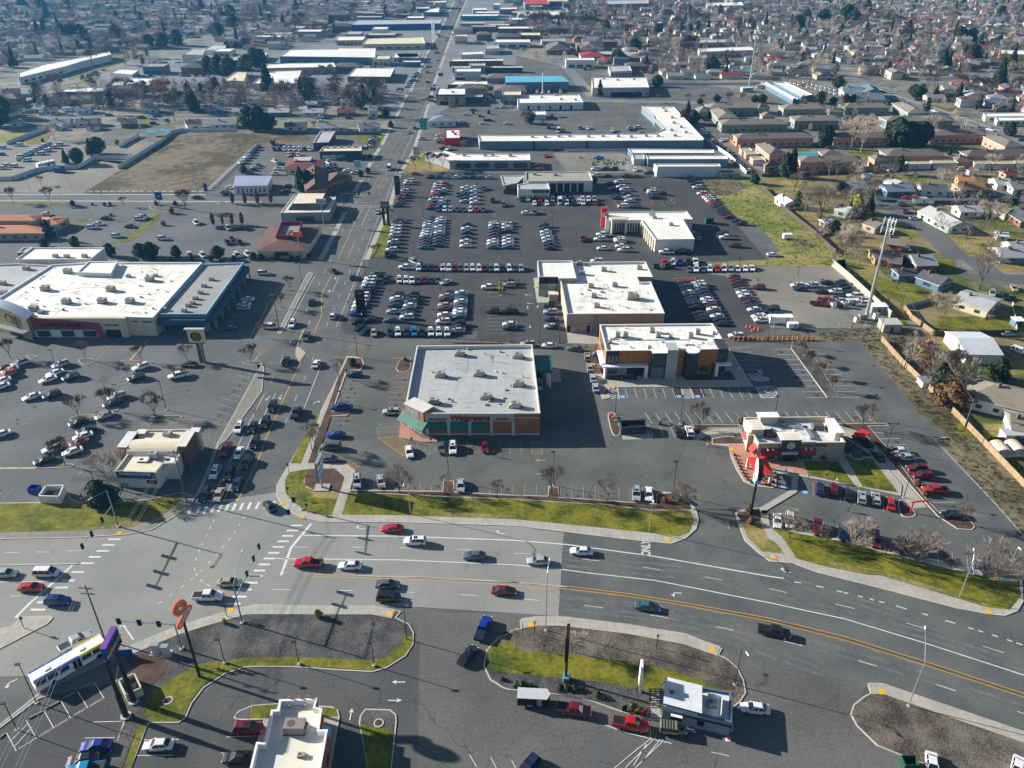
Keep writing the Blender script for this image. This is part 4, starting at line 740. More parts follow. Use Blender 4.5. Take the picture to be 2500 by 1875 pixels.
# ---- coffee house (left)
sb=bldg('coffee_house','cream stucco coffee house with barrel vault roof and white lettering on blue band','S 275,400 890,385 830,540 670,545 585,650 100,635',4.6,M('stucco',(.60,.58,.54),(.52,.5,.47),1,.2,.85),roof_cr,.4,cop=wall_c)
bldg('','','S 440,145 1030,135 985,205 900,300 350,290',5.2,wall_c,roof_cr,.3,root=sb,wn='rear_wall',rn='rear_roof',cop=wall_c)
f=Fac(sb,'S 100,635 585,650',None,4.6);f.p('blue_band',.02,.98,2.7,4.45,navy_aw,.1);f.text('sign_lettering','STARBUCKS COFFEE',.48,4.0,.8,white,.16,bold=.01,sx=.98);f.p('window',.72,.97,1.3,2.4,M('amber_window',(.14,.05,.03),None,1,.1,.2),.06);f.grid('window',.04,.24,3,.8,.2,1.2,glass_lt,.08)
mb=MB();A_,B_=wp('S 290,330 880,330',5.0);n=10;d=(B_-A_).normalized();nn=Vector((-d.y,d.x,0));vs=[]
for i in range(n+1):
 a=math.pi*i/n
 for q in(A_,B_):vs.append(q+nn*(math.cos(a)*3.2)+Vector((0,0,math.sin(a)*1.7-.9)))
mb.add(vs,[(2*i,2*i+2,2*i+3,2*i+1)for i in range(n)]+[tuple(range(0,2*n+2,2)),tuple(range(1,2*n+2,2))[::-1]],roof_cr);mb.build('barrel_vault',sb)
for s,w,d_,h_ in(('S 250,260',2.2,6.5,5.6),('S 950,250',2.0,6.5,6.2)):
 p=wp(s,h_)[0];mb=MB();mb.box((p.x,p.y,0),(w,d_,h_),brick_dk);mb.box((p.x,p.y,h_),(w+.2,d_+.2,.15),coping);mb.build('brick_pier',sb)
for s in('S 425,150','S 1065,130'):p=wp(s,5.6)[0];mb=MB();mb.box((p.x,p.y-.5,0),(2.0,1.6,5.5),wall_c);mb.box((p.x,p.y-.5,5.5),(2.3,1.9,.15),coping);mb.build('corner_pier',sb)
units(sb,'S 735,225 570,470',4.4,2.0,1.6,1.4,hvac_m);units(sb,'S 440,510 760,520',4.2,2.4,1.8,.4,white)
# ---- gym block
gy=bldg('gym','huge white-roofed gym with faded red angled front and black lettering','B0 435,160 740,140 1705,140 1290,605 1068,600 1040,615 240,600 -60,470',6.4,wall_c,roof_w,.5,cop=white)
f=Fac(gy,'B0 145,600 1068,600',None,6.4);f.p('front_block',0,1.0,0,6.5,wall_c,1.2)
P=f.A+f.n*1.3
def tri(mb,pts,m,o=1.3):
 v=[f.A+f.d*(u*f.L)+f.n*o+Vector((0,0,z))for u,z in pts];w=[q-f.n*.3 for q in v];n=len(v)
 mb.add(v+w,[tuple(range(n))[::-1],tuple(range(n,2*n))]+[(i,(i+1)%n,n+(i+1)%n,n+i)for i in range(n)],m)
mb=MB();tri(mb,[(.0,0),(.13,0),(.14,2.7),(.7,2.7),(.725,0),(.79,0),(.755,4.9),(0,7.4)],wall_pk,1.55);mb.build('red_front_panel',gy)
for u in(.16,.38,.58):f.p('window',u,u+.12,.2,2.3,glass_m,1.26,1.0)
f.p('white_base',.14,.7,0,2.7,wall_w,1.24,1.1);f.p('recess',.79,.93,0,2.6,black,1.27,1.1);f.text('sign_lettering',"GOLD'S GYM",.4,4.35,1.75,M('sign_black',(.02,.012,.015)),1.7,bold=.04,sx=1.22);f.text('sign_lettering','CARDIO CINEMA',.86,4.2,.62,MATS['sign_black'],1.35,bold=.02)
f=Fac(gy,'B0 1075,600 1290,605',None,6.4);f.text('sign_lettering','STEAM',.25,4.9,.62,MATS['sign_black'],.15,bold=.02);f.text('sign_lettering','BASKETBALL',.75,4.9,.62,MATS['sign_black'],.15,bold=.02);f.p('wall_light',.35,.7,2.9,3.1,cyan_m,.4)
arch_w=M('arch_wall',(.30,.27,.17));mb=MB();A_,B_=wp('B0 -60,500 245,575',8.0);d=(B_-A_).normalized();n=12;vs=[]
for i in range(n+1):
 t=i/n;q=A_.lerp(B_,t);z=7.2+2.0*math.sin(math.pi*(.35+.65*t));vs+=[(q.x,q.y-2.2,0),(q.x,q.y-2.2,z),(q.x,q.y+2.5,z),(q.x,q.y+2.5,5)]
for i in range(n):k=4*i;mb.add([vs[k],vs[k+4],vs[k+5],vs[k+1]],[(0,1,2,3)],arch_w);mb.add([vs[k+1],vs[k+5],vs[k+6],vs[k+2]],[(0,1,2,3)],M('blue_metal_roof',(.3,.36,.5)));mb.add([vs[k+2],vs[k+6],vs[k+7],vs[k+3]],[(0,1,2,3)],wall_c)
mb.add([vs[-4],vs[-1],vs[-2],vs[-3]],[(0,1,2,3)],arch_w);mb.build('arched_entrance',gy)
fa=Fac(gy,Vector((A_.x,A_.y-2.2,0)),Vector((B_.x,B_.y-2.2,0)));fa.disc('round_sign',.5,6.1,1.75,yellow_m,.15,((1.62,1.05,black),(1.0,.9,black),(.55,.3,black)));fa.p('entrance_canopy',.1,.95,2.9,3.1,steel,2.0);fa.p('door',.4,.75,.1,2.7,black,.1)
units(gy,'B0 575,228 385,375 1265,295 938,380 565,485 865,480 1100,480 290,545',5.9,2.6,2.0,1.6);units(gy,'B0 345,570 1085,262 1315,258',5.9,1.4,1.2,.9)
bldg('','','B0 745,133 990,130 935,232 650,222',7.4,wall_w,roof_w,.3,z0=5.8,root=gy,wn='upper_wall',rn='upper_roof',cop=white)
roofbits(gy,'B0 435,160 1705,140 1290,605 240,600 -60,470',5.9,220,'w')
g2=bldg('store','blue-grey corner store wing with grey flat roof beside the white gym roof','B0 1712,155 2055,140 1740,575 1322,575',6.0,wall_sg,roof_g,.5,cop=cyan_m)
f=Fac(g2,'B0 1322,575 1740,575',None,6.0);f.p('fascia',0,1,2.9,4.7,M('navy_fascia',(.04,.09,.15)),1.8);f.p('window',.1,.9,.2,2.6,glass_m,.1);f.text('sign_lettering','Delivering',.66,5.25,.75,M('sign_pink',(.75,.3,.7)),.15)
f=Fac(g2,'B0 1740,575 2055,140',None,6.0);f.p('fascia',0,1,2.9,4.7,MATS['navy_fascia'],1.8);f.grid('window',.02,.98,12,.7,.2,2.6,glass_m,.1)
for k in range(7):f.p('pillar',.03+k*.155,.045+k*.155,0,2.9,steel,2.0,1.6)
f.text('sign_lettering','SALON',.35,5.2,.9,MATS['sign_pink'],.15);f.text('sign_lettering','CLEANERS',.62,5.2,.9,cyan_m,.15);f.text('sign_lettering','GRILL',.88,5.2,.9,yellow_m,.15)
units(g2,'B0 1785,290 1722,345 1692,402 1650,450 1625,490 1590,512 1555,555 1385,545',5.5,1.6,1.2,1.0)
g3=bldg('store','long low store with grey flat roof left of the white gym roof','B0 -300,420 -100,160 150,150 430,165 -50,475 -300,480',5.2,wall_t,roof_lg,.5);units(g3,'B0 225,200 25,325 35,405',4.7,2.2,1.6,1.3)
g4=bldg('store','separate white-roofed block with pale blue side wall behind the gym','B0 270,15 882,15 765,112 130,115',6.0,wall_w,roof_w,.4);units(g4,'B0 470,95 565,98 715,95',5.6,1.8,1.4,1.1)
# ---- truck dealership service and other mid-distance blocks
def simple(label,roof,h,wall,rm,name='store',par=.35,un='',rows=(),cop=coping,group=None,cat='building'):
 r=bldg(name,label,roof,h,wall,rm,par,cop=cop,group=group,cat=cat)
 if un:units(r,un,h-par,1.6,1.3,1.1)
 for(e,u0,u1,n,fr,z0,z1,m)in rows:Fac(r,e,None,h).grid('window' if z1-z0<2.9 else 'garage_door',u0,u1,n,fr,z0,z1,m)
 return r
sv=simple('white service garage with five dark bays and stained grey roof at the car lot','A2 150,760 688,758 716,832 150,835',5.4,wall_w,M('stained_grey_roof',(.36,.35,.3),(.26,.26,.24),.3,.1,.9,stain=.1),'service_garage',rows=(('A2 150,835 716,832',.36,.88,5,.8,.1,4.2,black),),un='A2 400,790 225,785')
bldg('','','A2 80,865 185,850 335,850 355,905 85,905',4.6,wall_w,roof_lg,.3,root=sv,wn='canopy_wall',rn='canopy_roof');f=Fac(sv,'A2 205,905 345,905',None,4.6);f.p('canopy',0,1,3.6,4.6,black,2.5);f.text('sign_lettering','Service & Genuine Parts',.5,4.1,.5,white,2.6,sx=.9)
for u in(.02,.93):f.p('canopy_post',u,u+.05,0,3.6,white,2.4,1.9)
bldg('','','A1 2080,790 A2 140,790 80,850 A1 2105,872',4.2,glass_m,roof_lg,.3,root=sv,wn='showroom_wall',rn='showroom_roof')
ns=simple('L-shaped dealership with white roof, ribbed cream walls and cream portal frame','A2 825,1098 1508,1090 1560,1158 1478,1158 1575,1325 1245,1330 1125,1165 825,1168',5.0,wall_w,roof_w,'car_dealership',un='A2 1375,1210 1235,1150',rows=(('A2 825,1168 1125,1165',.1,.98,12,.6,.2,3.6,glass_m),))
f=Fac(ns,'A2 1125,1165 1245,1330',None,5.0)
for k in range(7):f.p('wall_fin',.05+k*.14,.09+k*.14,0,4.6,wall_c,.6)
f=Fac(ns,'A2 870,1165 1000,1165',None,5.0);f.p('portal_frame',0,.1,0,6.2,wall_c,3.2);f.p('portal_frame',.88,.98,0,6.2,wall_c,3.2);f.p('portal_beam',0,.98,5.6,6.4,wall_c,3.3)
sd=MB();p=wp('A2 1215,1140',4.7)[0];disc(sd,(p.x,p.y,6.2),(1,0,0),(0,.5,1),1.4,white,16);sd.tube(p,(p.x,p.y,6),.15,hvac_m);sd.build('satellite_dish',ns)
simple('long blue-grey L-shaped strip mall with bright white roof','A1 1890,448 2212,450 A2 0,450 1230,435 1320,395 1235,310 1225,282 1130,203 1400,210 1655,480 1640,492 A1 1905,500',4.6,wall_sg,roof_w,'strip_mall',un='A2 205,468 315,468 430,465 520,462 680,466 800,462 930,464 1040,468 1165,460 1265,460 1410,458 1500,430 1380,412 1460,385 1400,350 1385,305 1330,250 1310,225',rows=(('A2 0,500 1640,492',.13,.14,1,1,0,4.3,wall_dk),('A2 0,500 1640,492',.40,.415,1,1,0,4.3,wall_dk),('A2 1235,312 1320,395',.05,.95,7,.6,.2,3,glass_m)))
hx=simple('white-roofed building with four dark hexagonal windows set in pale concrete','A1 1440,592 1600,580 1700,607 2212,605 A2 185,605 190,660 A1 2212,662 1650,662',4.4,M('pale_concrete',(.33,.34,.35)),roof_w,un='A1 1775,625 1950,625 2015,625 2160,628 A2 20,625')
f=Fac(hx,'A1 1650,662 A2 190,660',None,4.4)
for k in range(4):
 u0=.07+k*.235;mb=MB();v=[f.A+f.d*(u*f.L)+f.n*.45+Vector((0,0,z))for u,z in((u0+.03,.6),(u0+.17,.6),(u0+.2,1.9),(u0+.17,3.2),(u0+.03,3.2),(u0,1.9))];mb.add(v,[tuple(range(6))],glass_m);mb.build('hexagonal_window',hx)
simple('low metal storage row with white roof nearest the strip mall','A2 1012,562 1740,570 1740,600 1042,600',3.0,wall_bl,roof_w,'storage_building',rows=(('A2 1042,600 1740,600',.02,.98,16,.6,.1,2.2,wall_w),));simple('blue-grey metal storage building behind the white storage building','A2 1165,620 1850,616 1858,650 1182,650',4.0,wall_sg,roof_w,'storage_building')
simple('small grey storage block left of the long storage rows','A2 1045,610 1148,610 1155,650 1062,650',3.2,wall_lg,roof_lg,'storage_building');simple('plain white storage building with blank front facing the car lot','A2 1232,690 1785,690 1797,712 1262,714',5.2,M('white_metal_wall',(.62,.64,.68)),roof_w,'storage_building')
simple('red-walled drive-in kiosk with white roof near the road','V 1575,918 1780,913 1786,1032 1575,1036',4.2,red_m,roof_w,'restaurant',cop=red_m,un='V 1690,960 1720,990')
simple('two-storey tan bank with white roof and blue band','V 1492,358 1862,358 1858,447 1458,447',6.8,M('tan_bank',(.38,.33,.24)),roof_w,'bank',cop=blue_m,un='V 1600,370 1740,365 1690,420',rows=(('V 1458,447 1858,447',.02,.98,1,1,5.7,6.6,blue_m),('V 1458,447 1858,447',.2,.5,1,.35,3.4,5.0,glass_m),('V 1458,447 1858,447',.62,.8,1,.6,.5,5.0,glass_m),('V 1458,447 1858,447',.1,.45,1,.8,.2,2.4,black)))
simple('white drive-up canopy attached to the tan bank','V 1862,452 2092,450 2088,476 1865,478',4.2,wall_dk,roof_lg,'canopy');simple('dark fronted store with white roof behind the tan bank','V 1690,265 2152,265 2156,310 1620,310',3.8,wall_dk,roof_w,un='V 2000,275');simple('pale grey two-storey store with blue side block','V 1720,95 2066,95 2066,135 1712,135',6.5,wall_lg,roof_w,rows=(('V 1712,135 2066,135',.1,.35,2,.6,3.8,5,glass_m),('V 1712,135 2066,135',.05,.4,1,1,.1,2,black)))
ht=simple('turquoise two-storey motel with bright teal roof','T1 -10,326 232,326 262,350 -10,353',6.2,wall_bl,wall_tq,'motel',par=0,rows=(('T1 -10,353 262,350',.02,.98,20,.4,3.6,5.0,glass_lt),('T1 -10,353 262,350',.02,.98,20,.4,.9,2.3,glass_lt)))
simple('white strip of shops with ribbed front beside the striped car park','A2 75,108 600,108 636,172 85,178',4.6,wall_w,roof_w,rows=(('A2 85,178 636,172',.02,.8,16,.25,.3,3.6,wall_lg),('A2 85,178 636,172',.08,.9,5,.2,.2,2.8,black)),un='A2 285,135 400,115 450,150 570,155');simple('tiny white kiosk with peaked roof in the striped car park','A2 215,245 315,245 322,275 208,278',3.0,wall_w,roof_w,'kiosk')
cb=simple('cream big-box store with arched trim and flat white roof','T1 360,332 592,332 605,374 362,376',6.0,wall_c,roof_w,un='T1 410,340 470,345 540,342');f=Fac(cb,'T1 415,376 605,374',None,6.0);f.p('fascia',0,1,3.2,5.0,M('lilac_wall',(.42,.42,.52)),.8);f.p('dark_entrance',.15,.85,.1,2.8,black,.1)
A_,B_=wp('T1 1088,352 1225,432');
simple('long white-roofed storage row at the edge of the empty car park','T1 1085,352 1103,350 1245,425 1222,430',3.0,wall_bl,roof_w,'storage_building');simple('second, wider white-roofed storage row with blue end wall','T1 1140,352 1188,350 1305,405 1258,414',3.4,wall_bl,roof_w,'storage_building')
for s,h,w_,r_,l_ in(('T1 430,283 520,280 532,303 440,307',4,wall_lg,roof_lg,'pale roofed hall beside the small striped car park'),('T1 815,207 1045,198 1052,214 822,222',5,wall_lg,roof_w,'long white-roofed hall behind the roof-top tower mast'),('T1 772,170 965,167 970,180 780,184',4,wall_t,roof_lg,'tan hall with pale roof behind the long white-roofed hall'),
('A3 1870,262 2300,256 2300,286 1890,292',3.2,wall_w,roof_w,'white metal storage row by the diagonal street, upper of the two'),('A3 1970,296 2300,294 2300,322 1988,327',3.2,wall_w,roof_w,'white metal storage row by the diagonal street, lower of the two'),('U 1950,535 2300,548 2300,592 1952,577',6,yellow_m,roof_w,'yellow-walled school hall with white roof at the right edge'),
('T1 40,50 225,48 222,64 42,66',6,wall_lg,roof_w,'wide white-roofed block beside the bare tree belt'),('T1 420,2 600,-1 603,14 425,18',7,wall_bl,roof_lg,'blue three-storey block at the top edge'),('T1 66,2 170,0 178,16 74,18',7,wall_bl,red_m,'blue block with red roof trim at the top edge'),('T1 850,12 1000,8 1010,22 856,26',6,wall_lg,roof_w,'white block among trees at the top edge'),
('T0 78,312 180,277 340,247 470,220 476,234 350,262 280,284 80,332',5.2,wall_w,roof_w,'long stepped white store row on the far left'),('T0 470,312 505,296 595,300 565,320',4,wall_w,roof_w,'small white store in the middle of the left car park'),('T0 458,366 505,333 655,335 640,364',4.2,wall_lg,roof_w,'white-roofed store behind the left houses'),
('T0 1240,212 1440,210 1445,205 1610,206 1608,246 1198,241',6,wall_bl,roof_w,'large pale blue store with wide white roof'),('T0 1445,157 1568,155 1556,171 1440,173',4.5,wall_t,roof_w,'tan store with narrow white roof'),('T0 1572,165 1812,158 1822,186 1553,189',5,wall_c,roof_cr,'cream-roofed store with dark front near the main road'),
('T0 1120,272 1430,268 1440,286 1132,292',5,wall_t,roof_w,'long tan office with white roof behind the evergreens'),('T0 955,345 1010,307 1056,309 1046,347',5,wall_c,roof_cr,'cream office with flat roof, left of the pair near the evergreens'),('T0 1083,357 1150,305 1292,301 1272,357',5,wall_c,roof_w,'cream office with flat roof, right of the pair near the evergreens'),
('T0 1488,327 1522,291 1692,291 1672,329',4.4,wall_br,roof_w,'brown walled store with white roof beside a car row'),('T0 1530,86 1890,84 1886,100 1500,106',6,blue_m,roof_lg,'deep blue car dealership with long roof'),('T0 778,232 822,209 882,211 866,236',7,wall_c,roof_lg,'three-storey cream office by the diagonal road'),('T0 870,214 910,192 968,194 962,212',4,wall_w,M('mint_roof',(.42,.55,.5)),'mint roofed restaurant by the diagonal road'),
('T0 1003,246 1062,223 1150,226 1128,247',4,wall_lg,roof_w,'white-roofed store left of the pale blue store'),('T0 1690,228 1800,228 1790,244 1680,246',4,wall_w,roof_w,'petrol station shop with white roof'),('R 1290,255 1970,250 1952,284 1290,286',5,teal_m,roof_w,'teal fronted shop row beside the main road, far away'),('R 1552,205 1970,205 1972,232 1560,234',5,wall_br,roof_w,'brown store behind the teal fronted shop row'),
('R 480,125 730,125 722,150 490,150',5,wall_bl,roof_w,'far blue store with thin white roof left of the main road'),('R 740,160 905,130 895,218 620,216',5,wall_bl,roof_w,'blue and red cornered store left of the far main road'),('R 1180,620 1402,618 1406,650 1176,652',7,wall_c,roof_cr,'cream two-storey building right of the far main road'),('R 1288,935 1652,925 1702,968 1290,985',5,wall_w,roof_w,'white restaurant with red trim right of the main road'),
('R 1130,1062 2050,1060 2050,1090 1082,1100',4.5,wall_br,roof_w,'long brown walled store with white roof right of the main road'),('R 1450,1137 1725,1137 1730,1178 1460,1180',6,wall_g,roof_lg,'grey box-like storey behind the green trimmed roof'),('R 1130,1192 2400,1190 2400,1214 1142,1216',4,green_m,roof_w,'green trimmed low store with thin white roof'),
('R 120,962 540,952 518,1042 182,1034',4,wall_sg,roof_w,'white-roofed store beside the far petrol station'),('R 240,1090 568,1090 562,1114 242,1116',4,wall_bl,roof_w,'petrol station canopy with white roof'),('R 1720,810 1970,806 1972,868 1722,880',5,wall_w,roof_lg,'white cubic store at the side street'),('R 802,15 1030,15 1026,40 812,42',8,wall_lg,roof_w,'white multi-storey block at the top of the main road'),
('R 1500,140 1740,140 1760,175 1510,178',5,wall_tq,roof_w,'turquoise roofed hall near the top edge'),('R 1880,55 1990,55 1990,85 1870,86',6,wall_lg,roof_w,'small white block near the top edge'),('R 1990,135 2300,130 2300,160 1990,165',6,wall_bl,roof_w,'blue walled block near the top edge')):
 simple(l_,s,h,w_,r_,'commercial_building',rows=((' '.join([s.split()[0],s.split()[-1],s.split()[-2]]),.05,.95,6,.5,.8,min(h-.8,2.4),glass_m),))
 # hipped commercial roofs
shing_d=M('dark_shingle',(.065,.07,.08),(.11,.115,.125),2,.2,.9,obj_var=.2);shing_b=M('brown_shingle',(.14,.08,.06),(.10,.06,.05),2,.2,.9);shing_r=M('red_brown_shingle',(.17,.055,.05),(.12,.04,.04),2,.2,.9);shing_t=M('tan_shingle',(.24,.215,.17),(.18,.16,.13),2,.2,.9,obj_var=.1)
shing_g=M('grey_shingle',(.20,.21,.22),(.29,.30,.31),2,.2,.9,obj_var=.25);shing_n=M('blue_grey_shingle',(.12,.17,.22),(.17,.23,.28),2,.2,.9,obj_var=.2);shing_l=M('pale_shingle',(.42,.43,.43),(.34,.35,.36),2,.2,.9,obj_var=.15);shing_m=M('mauve_brown_shingle',(.19,.155,.14),(.14,.12,.11),2,.2,.9,obj_var=.15)
r=hip('restaurant','brown hip-roofed pizza restaurant with red roof box','A1 130,1212 575,1215 440,1422 15,1422',3.3,1.6,wall_c,shing_b,windows=0);mb=MB();P=wp('A1 232,1190 405,1185 368,1302 188,1302',5.6);mb.prism(inset(P,0),3.8,4.7,M('roof_pit',(.25,.27,.28)));mb.wallstrip([p for p in P]+[P[0]],.25,4.6,6.0,dkred);mb.build('roof_box',r);Fac(r,'A1 40,1422 440,1422',None,3.3).grid('window',.33,.62,2,.9,1.2,2.6,black,.1,-.9)
r=hip('restaurant','steep brown-roofed restaurant with tall gabled hall','A1 400,760 628,745 610,905 430,920',4.2,3.0,wall_or,shing_b,gable=True);r2=hip('restaurant','wide dark brown hip-roofed restaurant wing at the corner','A1 612,778 800,765 835,800 575,892',3.8,2.4,wall_br,shing_b)
r=hip('restaurant','red-brown roofed fast food restaurant with red roof box','A1 285,650 608,655 565,728 250,724',3.6,1.6,wall_c,shing_r);mb=MB();P=wp('A1 340,630 495,628 475,660 335,662',5.6);mb.prism(P,3.8,5.4,dkred,roof_lg);mb.build('roof_box',r)
r=simple('white blue-trimmed restaurant with lavender metal roof','A0 1990,792 A1 150,794 112,872 A0 1972,878',4.0,wall_w,M('lavender_roof',(.33,.36,.5),None,1,.1,.6),'restaurant',par=0,rows=(('A0 1972,878 A1 112,872',.05,.95,7,.35,.8,2.6,glass_m),));Fac(r,'A0 1972,878 A1 112,872',None,4.0).text('sign_lettering','HOT GRILL',.2,3.2,.8,red_m,.15)
simple('dark grey clinic with long pale sloping roof','A1 560,415 686,415 628,508 500,512',4.4,wall_dk,roof_lg);simple('dark fronted shop row with cluttered pale roof','A1 588,546 912,541 906,580 552,584',4.4,wall_dk,roof_cr,un='A1 620,560 680,558 740,556 800,555 860,555',rows=(('A1 552,584 906,580',.05,.6,3,.9,.2,2.2,wall_lg),))
# dark mansard bank
bk=bldg('bank','grey bank with dark sloped mansard roof and white lettered sign','A1 335,958 692,972 636,1098 224,1104',3.9,wall_g,roof_cr,.2);a=wp('A1 350,975 660,985 600,1072 285,1078',3.9);b=wp('A1 375,940 600,940 560,1022 330,1026',6.2);mb=MB();a=[Vector((p.x,p.y,3.8))for p in a];mb.add(a+b,[(i,(i+1)%4,4+(i+1)%4,4+i)for i in range(4)],shing_d);mb.add(b,[(3,2,1,0)],roof_cr);mb.build('mansard_roof',bk);Fac(bk,'A1 224,1104 636,1098',None,3.9).p('window',.3,.68,.2,2.2,glass_m,.1)
hip('restaurant','dark blue-grey hip-roofed restaurant with railed roof deck','V 1420,735 1700,725 1740,800 1340,812',3.4,1.8,wall_w,shing_n)
# tile roofed building at left
r=hip('restaurant','low building with tiered orange tile roofs and tan walls','A0 -150,1195 330,1190 378,1275 -150,1278',3.2,1.0,wall_t,tile_or);hip('','','A0 -100,1122 360,1120 292,1170 -100,1168',5.4,1.0,wall_t,tile_or,root=r,windows=0);hip('','','A0 330,1140 592,1135 485,1200 366,1212',3.2,1.0,wall_t,tile_or,root=r)
simple('small brick-walled enclosure block behind the gym','A0 145,1440 200,1395 270,1392 240,1430',3.0,brick_dk,roof_lg,'shed')
for s,l_ in(('T1 162,190 262,186 270,212 165,216','large brown hip-roofed hall, left of two alike'),('T1 288,188 400,184 412,212 292,216','large brown hip-roofed hall, right of two alike')):hip('hall',l_,s,4,4,wall_br,shing_m)
hip('hall','red-roofed hall with grey walls by the tree-lined side street','T1 302,225 395,222 410,240 312,243',4.5,2,wall_lg,M('red_roof',(.36,.03,.05),None,1,.1,.7));hip('hall','low red-roofed porch wing beside the red-roofed hall','T1 380,244 445,242 452,256 384,259',3,1,wall_lg,MATS['red_roof'])
# ---- apartments
AP=[('A2 1655,188 2180,182 2205,214 1695,220','s'),('A2 1572,217 1690,212 1702,243 1612,250','s'),('A2 1692,228 1850,222 1945,300 1772,306','s'),('A2 1768,320 A3 165,318 232,354 A2 1802,360','s'),('A3 135,198 520,192 548,224 182,230','s'),('A3 552,228 690,226 700,250 566,252','s'),('A3 230,288 660,284 688,324 276,328','s'),
('A3 640,188 1060,182 1082,214 704,216','s'),('A3 1092,178 1230,172 1400,258 1232,264','s'),('A3 982,292 1590,290 1622,324 1052,330','s'),('A3 -60,202 50,194 72,214 -30,220','s'),('A2 2120,268 A3 60,260 122,288 A2 2145,294','s'),
('A2 1895,442 A3 390,432 448,470 A2 1932,476','p'),('A3 592,432 1080,426 1090,466 604,472','p'),('A3 1402,402 1880,396 1904,440 1422,450','p'),('A3 1862,458 2010,446 2212,538 2052,548','p'),('A3 -58,522 80,516 205,598 62,618','p'),('A3 300,632 820,626 856,670 322,676','p'),('A3 982,572 1480,568 1546,614 1052,622','p'),
('A3 1662,584 2300,574 2300,612 1732,622','p'),('A3 892,628 1050,622 1092,654 952,662','p'),('A3 472,582 600,572 690,614 512,622','q'),('A3 12,692 140,682 158,702 22,720','q'),('A3 1592,632 1740,624 1780,664 1642,668','q')]
cnt={}
for s,k in AP:
 cnt[k]=cnt.get(k,0)+1
 wm,l_={'s':(wall_seaf,'sage green two-storey apartment block with tan roof'),'p':(wall_sal,'salmon two-storey apartment block with brown-grey roof'),'q':(wall_sal,'small salmon apartment annexe with hip roof')}[k]
 h=4.8 if k!='q' else 3.0
 r=hip('apartment_block',f'{l_}, {ordn(cnt[k])} counted from the top left',s,h,1.8,wm,shing_t if k=='s' else shing_m,'apartment block','sage apartment blocks' if k=='s' else 'salmon apartment blocks')
for i,s in enumerate(('A3 1002,672 1210,672 1226,694 1012,696','A3 1216,670 1420,668 1436,691 1236,693','A3 1426,660 1640,660 1660,683 1446,686','A3 1782,668 1925,665 1940,690 1800,692','A3 1932,668 2128,665 2138,690 1956,692','A3 2132,660 2300,658 2300,684 2142,686','A2 1952,556 2040,555 2064,580 1976,585','A2 1992,586 2090,583 2118,605 2012,612','A2 2042,630 2140,626 2168,655 2072,660')):
 r=bldg('garage_row',f'yellow-green roofed salmon garage row, {ordn(i + 1 if i < 6 else i - 5)} from the left '+('in the long line' if i<6 else 'beside the left drive'),s,2.8,wall_sal,M('moss_roof',(.42,.42,.26),None,1,.2,.8),.15,'garage',group='garage rows by the salmon apartments');t=s.split();Fac(r,f'{t[0]} {t[-1]} {t[-2]}',None,2.8).grid('garage_door',.04,.98,5,.85,.1,2.2,wall_w)
 # ---- houses near and mid
HR={'d':shing_d,'n':shing_n,'g':shing_g,'l':shing_l,'b':shing_m,'o':M('orange_shingle',(.38,.2,.08)),'r':M('red_metal_roof',(.24,.05,.045)),'w':M('white_metal_roof',(.62,.65,.7),None,1,.1,.5),'t':shing_t}
RN={'d':'dark','n':'blue-grey','g':'grey','l':'pale grey','b':'brown','o':'orange-tan','r':'red','w':'white metal','t':'tan'}
HW={'w':wall_w,'b':wall_bl,'c':wall_c,'t':wall_t,'g':wall_lg,'o':M('ochre_wall',(.42,.26,.12)),'m':M('mint_wall',(.42,.5,.44)),'y':M('yellow_wall',(.55,.5,.3)),'k':M('brick_wall',(.24,.12,.09))}
WN={'w':'white','b':'blue','c':'cream','t':'tan','g':'grey','o':'ochre','m':'mint','y':'yellow','k':'brick'}
def houses(where,L):
 by={}
 L=sorted(L,key=lambda h:px(h[0])[0][0]);tot={}
 for h in L:tot[h[2:4]]=tot.get(h[2:4],0)+1
 for i,(s,w,rc,wc,*o)in enumerate(L):
  by[rc,wc]=by.get((rc,wc),0)+1;lab=(f'{ordn(by[rc, wc])} ' if tot[rc,wc]>1 else '')+f'{RN[rc]} roofed {WN[wc]} walled house'+(' from the left ' if tot[rc,wc]>1 else ' ')+where
  ridge(s,w,o[0]if o else 2.7,HR[rc],HW[wc],lab,gable=not(o and len(o)>1),group='houses '+where)
houses('near the weedy field',[('A3 170,942 262,1000',7,'w','w'),('A3 1080,800 1180,838',8,'l','w'),('A3 700,838 880,845',9,'n','m'),('A3 1030,862 1260,858',10,'n','b'),('A3 1345,850 1560,862',10,'d','w'),('A3 1655,780 1790,790',9,'o','c'),('A3 1650,850 1870,850',9,'o','t'),
('A3 1960,812 2090,812',9,'l','w'),('A3 2090,838 2300,838',10,'g','w'),('A3 2040,742 2140,742',7,'r','t'),('A3 650,1030 760,1055',8,'l','m'),('A3 1420,1042 1690,1180',11,'l','m'),('A3 1650,1042 1840,1040',8,'l','w'),('A3 2000,1040 2110,1070',8,'t','c'),('A3 2150,1050 2300,1140',10,'d','k'),
('A3 910,1150 1020,1190',8,'b','t'),('A3 1040,1290 1220,1315',9,'t','o'),('A3 940,1410 1160,1420',10,'b','o'),('A3 1980,1395 2300,1395',10,'l','b'),('A3 2080,1345 2300,1340',8,'l','g'),('A3 1985,1262 2080,1270',5,'w','c',2.2),('A3 510,1158 590,1150',5,'w','t',2.2)])
houses('beyond the plank fence',[('B3 1080,65 1190,80',9,'b','k'),('B3 1260,75 1440,70',11,'g','k'),('B3 1135,190 1290,188',6.5,'d','b'),('B3 1370,200 1570,270',9,'d','b'),('B3 2000,15 2300,20',10,'l','b'),('B3 1960,1160 2400,1260',13,'t','w',3.4,1),('B3 2100,1420 2300,1450',9,'t','w')])
